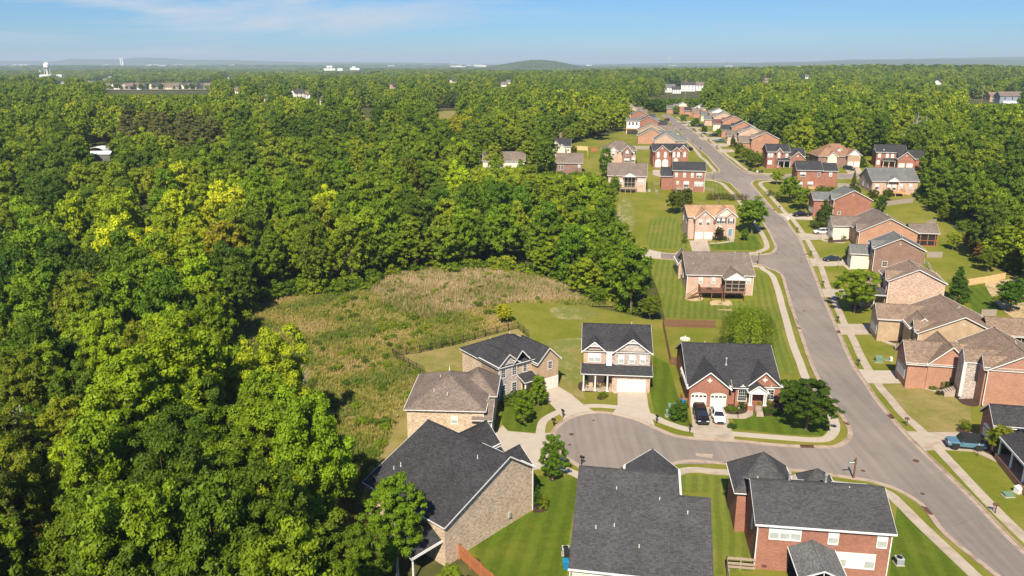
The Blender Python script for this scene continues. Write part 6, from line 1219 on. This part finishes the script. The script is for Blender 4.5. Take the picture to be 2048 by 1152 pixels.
# ---------------------------------------------------------------- small street things
def mailbox(px,py,ang,label,m='black'):
    def f():
        a=MB(); a.box(-.05,.05,-.05,.05,-.2,1.15); a.bar((0,-.25,1.0),(0,.3,1.0),.06,.08); a.bar((0,-.05,.55),(0,-.3,.98),.05,.06); a.box(-.11,.11,-.36,.2,1.04,1.18); a.tube((0,-.36,1.18),(0,.2,1.18),.11,k=10); a.tube((0,0,1.15),(0,0,1.42),.05,.01,6); return a.mesh('mailbox_mesh',[m],False)
    x,y=U(px,py); o=thing('mailbox',label,'mailbox',(x,y,E(x,y)),R(ang),'mailboxes along the kerbs',cached(('mbx',m),f)); o.scale=(1.15,)*3; return o
for (px,py,a,l) in [(1126,836,-150,'black mailbox at the start of the angled driveway on the cul-de-sac'),(1108,854,-120,'second black mailbox on the grass strip left of the cul-de-sac'),(1313,846,20,'black mailbox on the strip between the white garage driveway and the shrub'),(1379.5,865,10,'black mailbox post at the left edge of the two-car driveway'),(1163,930,60,'black mailbox standing above the big charcoal roof edge'),(1813,852,-110,'brown mailbox above the driveway of the blue off-road car'),(1990,1027,-110,'brown mailbox in the grass strip at the lower right'),(1716,733,-110,'dark mailbox in the grass strip above the new concrete driveway'),(1675,645,-110,'dark mailbox above the driveway of the tan brick house'),(1646,573,-110,'dark mailbox beside the round street tree driveway'),(1621.5,512,-110,'dark mailbox above the dark sedan driveway'),(1594,464,-110,'dark mailbox above the white car driveway'),(1559,420,-110,'dark mailbox beside the black pickup driveway'),(1345,283+1,70,'dark mailbox on the left kerb in the far row, nearest'),
 (1400,301.5,70,'small mailbox on the left kerb above the first houses'),(1384.5,287,70,'small mailbox on the left kerb, second up the hill'),(1372,275,70,'small mailbox on the left kerb, third up the hill'),(1360,263.5,70,'small mailbox on the left kerb, fourth up the hill'),(1349,255.5,70,'small mailbox on the left kerb, fifth up the hill'),(1343,250.5,70,'small mailbox on the left kerb, sixth up the hill'),(1434,297,-110,'small mailbox on the right strip above the olive street trees'),(1417.5,283,-110,'small mailbox on the right strip, second up the hill'),(1403,271.5,-110,'small mailbox on the right strip, third up the hill'),(1390,262.5,-110,'small mailbox on the right strip, fourth up the hill'),(1376.5,254,-110,'small mailbox on the right strip, fifth up the hill')]: mailbox(px,py,a,l,'iron' if 'brown' in l else 'black')
def lamp(px,py,label):
    def f():
        a=MB(); a.tube((0,0,-.2),(0,0,1.75),.035,.03,7,0); a.tube((0,0,0),(0,0,.25),.07,.045,7,0); a.tube((0,0,1.75),(0,0,2.02),.06,.12,6,1); a.tube((0,0,2.02),(0,0,2.16),.15,.02,6,0); return a.mesh('lamp_post_mesh',['black','lamp'],False)
    x,y=U(px,py); return thing('lamp_post',label,'lamp post',(x,y,E(x,y)),0,'yard lamp posts',cached('lampp',f))
for (px,py,l) in [(1476,837,'black yard lamp post on the lawn edge of the single-storey red brick house'),(1824.5,775,'black yard lamp post on the curved path of the salmon brick house'),(1745,669.5,'black yard lamp post at the driveway of the tan brick house'),(1954,912,'black yard lamp post below the blue off-road car'),(1642,478,'black yard lamp post below the white SUV'),(1675.5,537,'black yard lamp post below the dark sedan'),(1432,487,'black yard lamp post before the tan-roofed house')]: lamp(px,py,l)
def signpost(px,py,ang,label,h=3.2,two=True):
    x,y=U(px,py); o=thing('street_sign',label,'street sign',(x,y,E(x,y)),R(ang)); a=MB(); a.box(-.09,.09,-.09,.09,-.3,h); a.tube((0,0,h),(0,0,h+.18),.11,.03,6); ob('post',a.mesh('sign_post_mesh',['brownwood'],False),o)
    a=MB(); a.box(-1.05,-.1,-.03,.03,h-.75,h-.5); ob('name_board',a.mesh('name_board_mesh',['signg'],False),o); a=MB(); a.box(-.98,-.17,-.034,.034,h-.68,h-.57); ob('lettering_band',a.mesh('lettering_band_mesh',['white'],False),o)
    a=MB(); a.box(-.03,.03,.1,.45,h-.75,h-.5); a.box(-.1,.25,-.04,.04,h-.85,h-.75); ob('name_board',a.mesh('name_board_mesh',['brownwood'],False),o); return o
K['signg']=flat('sign_green',(.02,.2,.14),.4)
signpost(1706.8,958,5,'wooden street sign post with green name board at the mouth of the cul-de-sac street'); signpost(1516,529,5,'street sign post with green board at the second side street',3.3); signpost(1426.5,360,5,'street sign post at the third side street corner',3.2)
def ubox(px,py,label,w=1.2,d=.9,h=.9,ang=0,m='green'):
    a=MB(); a.box(-w/2-.15,w/2+.15,-d/2-.15,d/2+.15,-.1,.08,1); a.box(-w/2,w/2,-d/2,d/2,.08,h*.72); a.slab([(-w/2-.03,-d/2-.03,h*.8),(w/2+.03,-d/2-.03,h*.8),(w/2+.03,d/2+.03,h),(-w/2-.03,d/2+.03,h)],.16); a.box(-.01,.01,-d/2-.02,-d/2,.1,h*.7,1)
    x,y=U(px,py); return thing('utility_box',label,'utility box',(x,y,E(x,y)),R(ang),None,a.mesh('utility_box_mesh',[m,'conc'],False))
ubox(1344.5,823,'pale green utility box beside the driveway shrub, upper of two',1.3,1.0,1.3,-5,'palegreen' if 0 else 'green'); ubox(1338,832,'low pale utility pedestal beside the driveway shrub, lower of two',1.0,.8,1.0,-5); ubox(1757,724,'green transformer box on the lawn of the tan brick house',1.2,1.0,1.2,-14); ubox(1782,722,'small pale cable pedestal right of the green transformer',.35,.35,.8,0,'white'); ubox(1773,720,'low round green valve lid on the lawn',.6,.6,.2,0)
ubox(2036,985,'white utility pedestal on the lower right lawn',.9,.7,.9,20,'white'); ubox(2016,992,'low dark green valve housing on the lower right lawn',1.1,.8,.45,0); ubox(1514,344.5,'pale cabinet on the corner of the third side street',.7,.5,1.0,0,'white'); ubox(1521,346,'narrow white cabinet beside the corner cabinet',.4,.4,.9,0,'white')
# bins, slide, fire pit, yard toys
K['bluebin']=flat('blue_bin_plastic',(.01,.2,.42),.4); K['orange']=K['orange']; K['toy']=flat('toy_orange',(.7,.18,.04),.5)
def bin_(px,py,m,label,h=1.05,ang=0):
    a=MB(); 
    a.v=[(-.25,-.28,.08),(.25,-.28,.08),(.25,.25,.08),(-.25,.25,.08),(-.3,-.36,h),(.3,-.36,h),(.3,.36,h),(-.3,.36,h)]; a.f=[(0,3,2,1),(4,5,6,7),(0,1,5,4),(1,2,6,5),(2,3,7,6),(3,0,4,7)]; a.m=[0]*6
    a.slab([(-.33,-.42,h+.03),(.33,-.42,h+.03),(.33,.38,h+.12),(-.33,.38,h+.12)],.06); a.bar((-.3,.42,h),(.3,.42,h),.04,.04)
    x,y=U(px,py); o=thing('wheelie_bin',label,'bin',(x,y,E(x,y)+.02),R(ang),None,a.mesh('bin_mesh',[m],False)); b=MB(); 
    for s_ in (-1,1): b.tube((s_*.3,.24,.1),(s_*.34,.24,.1),.1,k=8)
    ob('wheels',b.mesh('bin_wheels_mesh',['tyre'],False),o); return o
bin_(1131,1138,'bluebin','blue wheelie bin at the left wall below the big charcoal roof'); bin_(1133,1118,'plastic','black wheelie bin behind the blue one'); bin_(1366,812,'bluebin','blue-lidded bin behind the short screen at the garage',1.1)
bin_(1575,441,'carwhite','white wheelie bin at the kerb of the black pickup driveway',1.0,20)
x,y=U(1370,679); a=MB(); 
for i in range(10): a.box(math.cos(i*.628)*.8-.2,math.cos(i*.628)*.8+.2,math.sin(i*.628)*.8-.15,math.sin(i*.628)*.8+.15,0,.3)
a.tube((0,0,.25),(0,0,.9),.35,.02,5); thing('fire_pit','small stone fire pit with pale pointed cover in the back yard','fire pit',(x,y,E(x,y)),0,None,a.mesh('fire_pit_mesh',['trim']))
for i,(px,py,mm_) in enumerate([(1108,768,'toy'),(1102,768,'bluebin'),(1111,766,'newwood'),(1098,766,'carwhite')]):
    a=MB(); a.box(-.35,.35,-.2,.2,.1,.3); a.tube((-.25,-.22,.12),(-.25,.22,.12),.13,k=8); a.tube((.25,-.22,.12),(.25,.22,.12),.13,k=8); a.box(.1,.2,-.03,.03,.3,.6); x,y=U(px,py); thing('ride_on_toy',['orange ride-on toy at the garage opening of the angled house','blue ride-on toy just inside the garage opening','brown toy wagon at the edge of the angled driveway','white ride-on toy inside the garage opening'][i],'toy',(x,y,E(x,y)+.1),i,None,a.mesh('toy_mesh',[mm_]))
# loose stones in the rock garden and path edging
for i,(px,py) in enumerate([(2003,570),(2012,566),(2024,574),(2032,582),(2040,590),(2036,600),(2020,566)]):
    bm=bmesh.new(); bmesh.ops.create_icosphere(bm,subdivisions=2,radius=.45)
    for v in bm.verts: v.co*=random.uniform(.75,1.15); v.co.z*=.6
    me=bpy.data.meshes.new('boulder_mesh'); bm.to_mesh(me); bm.free(); me.materials.append(K['conc']); x,y=U(px,py); thing('boulder','pale boulder in the rock garden at the right edge','boulder',(x,y,E(x,y)+.1),i,'boulders of the rock garden',me)
# air conditioners beside the houses
def acm():
    a=MB(); a.box(-.5,.5,-.5,.5,-.1,.06,1); a.box(-.42,.42,-.42,.42,.06,.85); a.tube((0,0,.85),(0,0,.9),.34,k=12,m=2)
    for i in range(6): a.box(-.44,.44,-.44,.44,.15+.11*i,.17+.11*i,2)
    return a.mesh('air_conditioner_mesh',['palegrey','conc','black'],False)
K['palegrey']=noisy('pale_grey_cladding',(.42,.44,.47),(.52,.54,.56),.05,.7,3,.05)
for (px,py,l) in [(1131,1108,'air conditioner at the left wall of the big charcoal-roofed house'),(1797,1128,'air conditioner at the right wall of the lower red brick house'),(1298,383,'air conditioner at the right wall of the pink brick deck house'),(1312,384,'second air conditioner between the two deck houses')]:
    x,y=U(px,py); thing('air_conditioner',l,'air conditioner',(x,y,E(x,y)+.05),0,'air conditioners beside the houses',cached('ac',acm))
# chairs on porches
def chair(loc,rz,label,m='dk'):
    def f():
        a=MB(); a.box(-.3,.3,-.3,.3,.35,.45); a.box(-.3,.3,.22,.3,.45,1.0)
        for x in (-.27,.27):
            for y in (-.27,.27): a.box(x-.03,x+.03,y-.03,y+.03,0,.35)
            a.box(x-.03,x+.03,-.28,.25,.62,.67)
        return a.mesh('chair_mesh',[m],False)
    return thing('porch_chair',label,'chair',loc,rz,None,cached(('chair',m),f))
x,y=U(1178,762); chair((x,y,E(x,y)+.12),.3,'left wooden chair on the columned porch','wood'); x,y=U(1199,763); chair((x,y,E(x,y)+.12),-.2,'right wooden chair on the columned porch','wood')
# ---------------------------------------------------------------- far landmarks
def box_house(x,y,w,d,e,r,ang,wall,roof,label,group):
    o=thing('house',label,'house',(x,y,E(x,y)),R(ang),group); key=(w,d,e,r,wall,roof)
    def f():
        a=MB(); a.box(0,w,0,d,-1,e); b=MB(); b.slab([(-.5,-.5,e),(w+.5,-.5,e),(w+.5,d/2,r),(-.5,d/2,r)],.2); b.slab([(-.5,d/2,r),(w+.5,d/2,r),(w+.5,d+.5,e),(-.5,d+.5,e)],.2); a.poly([(0,0,e),(0,d/2,r-.2),(0,d,e)]); a.poly([(w,0,e),(w,d,e),(w,d/2,r-.2)])
        c=MB()
        for i in range(3): c.box(w*(.2+.3*i)-.5,w*(.2+.3*i)+.5,-.06,0,e*.6,e*.85); c.box(w*(.2+.3*i)-.5,w*(.2+.3*i)+.5,-.06,0,e*.15,e*.4)
        return a.mesh('far_wall_mesh',[wall]),b.mesh('far_roof_mesh',[roof]),c.mesh('far_window_mesh',['glass'],False)
    a,b,c=cached(('bh',)+key,f); ob('wall',a,o); ob('roof',b,o); ob('window_row',c,o); return o
r=np.random.default_rng(77)
for i in range(110):
    t=i/110; y=1135+r.uniform(0,1)**.8*345; q=-.545+.165*r.random(); 
    if y<1270 and q<-.50: q+=.05
    w=(11,13,9)[i%3]; d_=(10,12)[i%2]; box_house(q*y,y,w,d_,(3.6,4.4)[i%2],(8.2,9.2)[i%2],(-12,78,4)[i%3],['cream','pink','whites','grey'][i%4],['dark','greyr','taup'][i%3],'%s house with %s roof in the distant estate, %s'%(['cream','pink brick','white','grey'][i%4],['dark','grey','taupe'][i%3],['its left end','left of its middle','right of its middle','its right end'][int(min(3.99,(q+.55)/.18*4))]),'houses of the distant estate')
for (px,py,w,hh,l,wl,rf) in [(1012*1,0,0,0,'',0,0)]: pass
def at_z(px,dist): a=(px-1024)/FPX; return a*(dist*cP+(CZ-E(a*dist,dist))*sP),dist
for (px,dist,w,e,r_,wall,roof,l) in [(1979,800,14,6,9.5,'tan','brownr','tan house with brown roof on the far right hill'),(1998,745,22,8,12,'bluegrey','taup','large blue-grey and white house on the far right hill'),(1328,1010,14,6,10,'whites','greyr','white and grey house beyond the head of the street, left'),(1362,1040,18,8,12,'whites','dark','cluster house with white walls beyond the head of the street'),(1392,1060,14,7,11,'whites','taup','white house with round pale tanks right of the cluster'),(892,1000,9,7,10,'pink','taup','salmon house glimpsed in the middle wood'),(1345,980,10,5,8,'whites','dark','small white house below the cluster')]:
    x,y=at_z(px,dist); h=box_house(x,y,w,12,e,r_,-6,wall,roof,l,None)
    if 'blue-grey' in l:
        a=MB(); a.box(2,14,-3,0,0,3.4); ob('white_porch',a.mesh('porch_mesh',['whites'],False),h); a=MB(); a.slab([(-.5,-.1,8.4),(7,-.1,8.4),(3.2,-.1,11.5)],.2)
x,y=U(203,318); o=thing('shed','low white-roofed shed in a gap of the left wood','shed',(x,y,E(x,y)),R(4)); a=MB(); a.box(-5,5,-3,3,-.5,2.6); ob('wall',a.mesh('shed_wall_mesh',['greyr']),o); a=MB(); a.slab([(-5.4,-3.4,2.5),(5.4,-3.4,2.5),(5.2,0,3.6),(-5.2,0,3.6)],.1); a.slab([(-5.2,0,3.6),(5.2,0,3.6),(5.4,3.4,2.5),(-5.4,3.4,2.5)],.1); ob('roof',a.mesh('shed_roof_mesh',['whites']),o)
x,y=U(200,309); a=MB(); k=8
for i in range(k):
    t0,t1=math.pi*i/k,math.pi*(i+1)/k; a.slab([(-math.cos(t0)*4.5,-4,math.sin(t0)*3.6+.1),(-math.cos(t1)*4.5,-4,math.sin(t1)*3.6+.1),(-math.cos(t1)*4.5,4,math.sin(t1)*3.6+.1),(-math.cos(t0)*4.5,4,math.sin(t0)*3.6+.1)],.1)
a.box(-4.3,4.3,-3.9,-3.8,0,2.0); thing('arched_shed','pale arched-roof shed behind the low shed','shed',(x,y,E(x,y)),R(4),None,a.mesh('arch_shed_mesh',['whites']))
for i,(g_,(gx,gy)) in enumerate(zip(GLIMPSE,GW)):
    box_house(gx,gy,(12,15,10)[i%3],10,5.5,9,(-12,40,8)[i%3],['whites','cream','pink','whites'][i%4],['greyr','dark','taup'][i%3],'%s house %s of the far wood'%(['white','cream','salmon','white'][i%4],['glimpsed at the far left','glimpsed left of the estate road','glimpsed above the estate','beyond the estate','on the ridge right of the estate','in the upper left','beside the small field at left','with pale gable left of the power pole','just left of the power pole','right of the power pole','near the office complex','right of the middle','upper one right of the middle','above the middle','in the right-hand part','in the upper right-hand part','near the hill-top houses'][i]),None)
# water tower
x,y=at_z(98,2150); z=E(x,y); o=thing('water_tower','white water tower on legs rising from the hazy wood at the far left','water tower',(x,y,z)); a=MB(); a.tube((0,0,30),(0,0,36),7.5,k=16); a.tube((0,0,36),(0,0,40),7.5,1.5,16); a.tube((0,0,26),(0,0,30),2.5,7.5,16); ob('tank',a.mesh('tank_mesh',['whites']),o)
for i in range(5):
    t=i*1.257; a=MB(); a.tube((math.cos(t)*9,math.sin(t)*9,-2),(math.cos(t)*6.8,math.sin(t)*6.8,31),.6,.5,6); ob('leg',a.mesh('tower_leg_mesh',['whites']),o)
a=MB(); a.tube((0,0,-2),(0,0,27),1.1,k=8); ob('riser',a.mesh('riser_mesh',['whites']),o); o.scale=(.95,.95,1.28)
x,y=at_z(84,2150); a=MB(); a.tube((0,0,0),(0,0,31),.6,.3,4); a.box(-2,2,-2,2,26,31); thing('radio_mast','thin radio mast left of the water tower','mast',(x,y,E(x,y)),0,None,a.mesh('mast_mesh',['metal'])); x,y=at_z(1336,1800); a=MB(); a.tube((0,0,0),(0,0,44),.5,.3,4); a.box(-1.5,1.5,-1.5,1.5,36,44); thing('radio_mast','thin pale mast on the horizon above the head of the street','mast',(x,y,E(x,y)),0,None,a.mesh('mast2_mesh',['metal']))
x,y=at_z(107,2180); a=MB(); a.box(-30,30,-10,10,0,9); thing('long_building','long pale building at the foot of the water tower','building',(x,y,E(x,y)+10),0,None,a.mesh('long_mesh',['whites']))
# hospital-like block
x,y=at_z(684,3700); o=thing('office_complex','wide white multi-storey building complex in the hazy middle distance','building',(x,y,E(x,y))); a=MB(); a.box(-82,-30,0,40,0,30); a.box(-70,-45,5,35,34,42); a.box(-20,5,0,30,0,30); a.box(38,82,0,40,0,32); a.box(45,60,10,30,32,38); ob('white_wings',a.mesh('wings_mesh',['whites'],False),o); a=MB(); a.box(5,84,-12,-1,0,24); ob('dark_facade',a.mesh('dark_facade_mesh',['greyr']),o)
for i in range(70):
    px=[r.uniform(150,480),r.uniform(880,980),r.uniform(700,860),r.uniform(1150,1700),r.uniform(30,60)][i%5]; dd=r.uniform(6500,11500); x,y=at_z(px,dd); w=r.uniform(25,110); a=MB(); a.box(-w/2,w/2,-20,20,0,r.uniform(22,30)); thing('warehouse','pale flat-roofed building far off on the plain','building',(x,y,0),0,'pale buildings on the horizon',a.mesh('warehouse_mesh',[['palegrey','trim','palegrey'][i%3]],False))
for px in (243,247): x,y=at_z(px,7800); a=MB(); a.tube((0,0,0),(0,0,95),7,k=10); thing('silo','pale tall twin silo on the hazy plain at left','silo',(x,y,0),0,'twin silos',a.mesh('silo_mesh',['whites'],False))
# utility poles over the woods
def pole(px,dist,hh,label):
    x,y=at_z(px,dist); a=MB(); a.tube((0,0,-1),(0,0,hh),.2,.13,6); a.bar((-1.2,0,hh-.7),(1.2,0,hh-.7),.12,.14); a.bar((-1.0,0,hh-1.7),(1.0,0,hh-1.7),.12,.14); return thing('utility_pole',label,'utility pole',(x,y,E(x,y)),R(-20),None,a.mesh('pole_mesh',['wood'],False))
pole(651,800,19,'wooden utility pole above the middle wood'); pole(1369,700,24,'pale utility pole beyond the head of the street'); pole(1961,690,19,'utility pole beside the hill-top houses'); pole(1892,700,20,'utility pole in the right-hand far wood')
# hills on the horizon
def hill(label,pts,dist,depth,m='hillm',nm='hills'):
    """ridge whose skyline passes image rows given at pts; dist metres away"""
    n=len(pts); r_=np.random.default_rng(int(dist)); xs=np.linspace(pts[0][0],pts[-1][0],160); ys=np.interp(xs,[p[0] for p in pts],[p[1] for p in pts]); vs=[];fs=[]
    for i,(px,py) in enumerate(zip(xs,ys)):
        b_=(py-576)/FPX; z=CZ-dist*(sP+b_*cP)/(cP-b_*sP)+r_.uniform(-.6,.6)*dist*.0003; X=(px-1024)/FPX*(dist*cP+(CZ-z)*sP)
        for k,(dd,f) in enumerate(((-depth,0),(-depth*.5,.62),(0,1),(depth*.8,.3),(depth*1.5,0))): vs.append((X*(1+dd/dist),dist+dd,-5+(z+5)*f+ (r_.uniform(-3,3) if 0<f<1 else 0)))
    for i in range(159):
        for k in range(4): a=i*5+k; fs.append((a,a+5,a+6,a+1))
    me=bpy.data.meshes.new(nm+'_mesh'); me.from_pydata(vs,[],fs); me.materials.append(K[m]); me.update(); o=struct(ob(nm,me)); o['label']=label
K['hillm']=noisy('wooded_hill',(.045,.07,.02),(.075,.105,.025),.02,.95,6,.5)
hill('low wooded hill in the centre of the horizon',[(965,136),(1000,129),(1030,124),(1060,120),(1085,119.5),(1110,122),(1140,128),(1165,133),(1200,137)],4300,380,nm='hill')
hill('long blue ridge on the left horizon',[(-150,122),(60,122),(110,123),(140,117),(180,118.5),(240,119),(270,115),(340,116.5),(370,119.5),(450,119.5),(520,122),(620,124),(760,124.5),(900,126)],13000,1500)
hill('low ridge on the right horizon',[(1180,129),(1350,126),(1500,125),(1620,123),(1700,119),(1800,118),(1900,116),(2048,113),(2250,112)],11000,1000)
hill('second hazy ridge on the right horizon',[(1500,127),(1640,125),(1720,121),(1850,119),(1990,119),(2250,118)],8000,900)
# ---------------------------------------------------------------- air
a=MB(); a.box(-42000,42000,-400,42000,-12,210); hz=ob('haze',a.mesh('haze_mesh',[],False)); hm=bpy.data.materials.new('haze_air'); hm.use_nodes=True; t=hm.node_tree; t.nodes.remove(t.nodes['Principled BSDF'])
v=t.nodes.new('ShaderNodeVolumePrincipled'); v.inputs['Color'].default_value=(.66,.83,1,1); v.inputs['Density'].default_value=.000105; v.inputs['Anisotropy'].default_value=0; t.links.new(v.outputs[0],t.nodes['Material Output'].inputs['Volume']); hz.data.materials.append(hm); hz['kind']='stuff'; hz['label']='pale blue haze in the air'
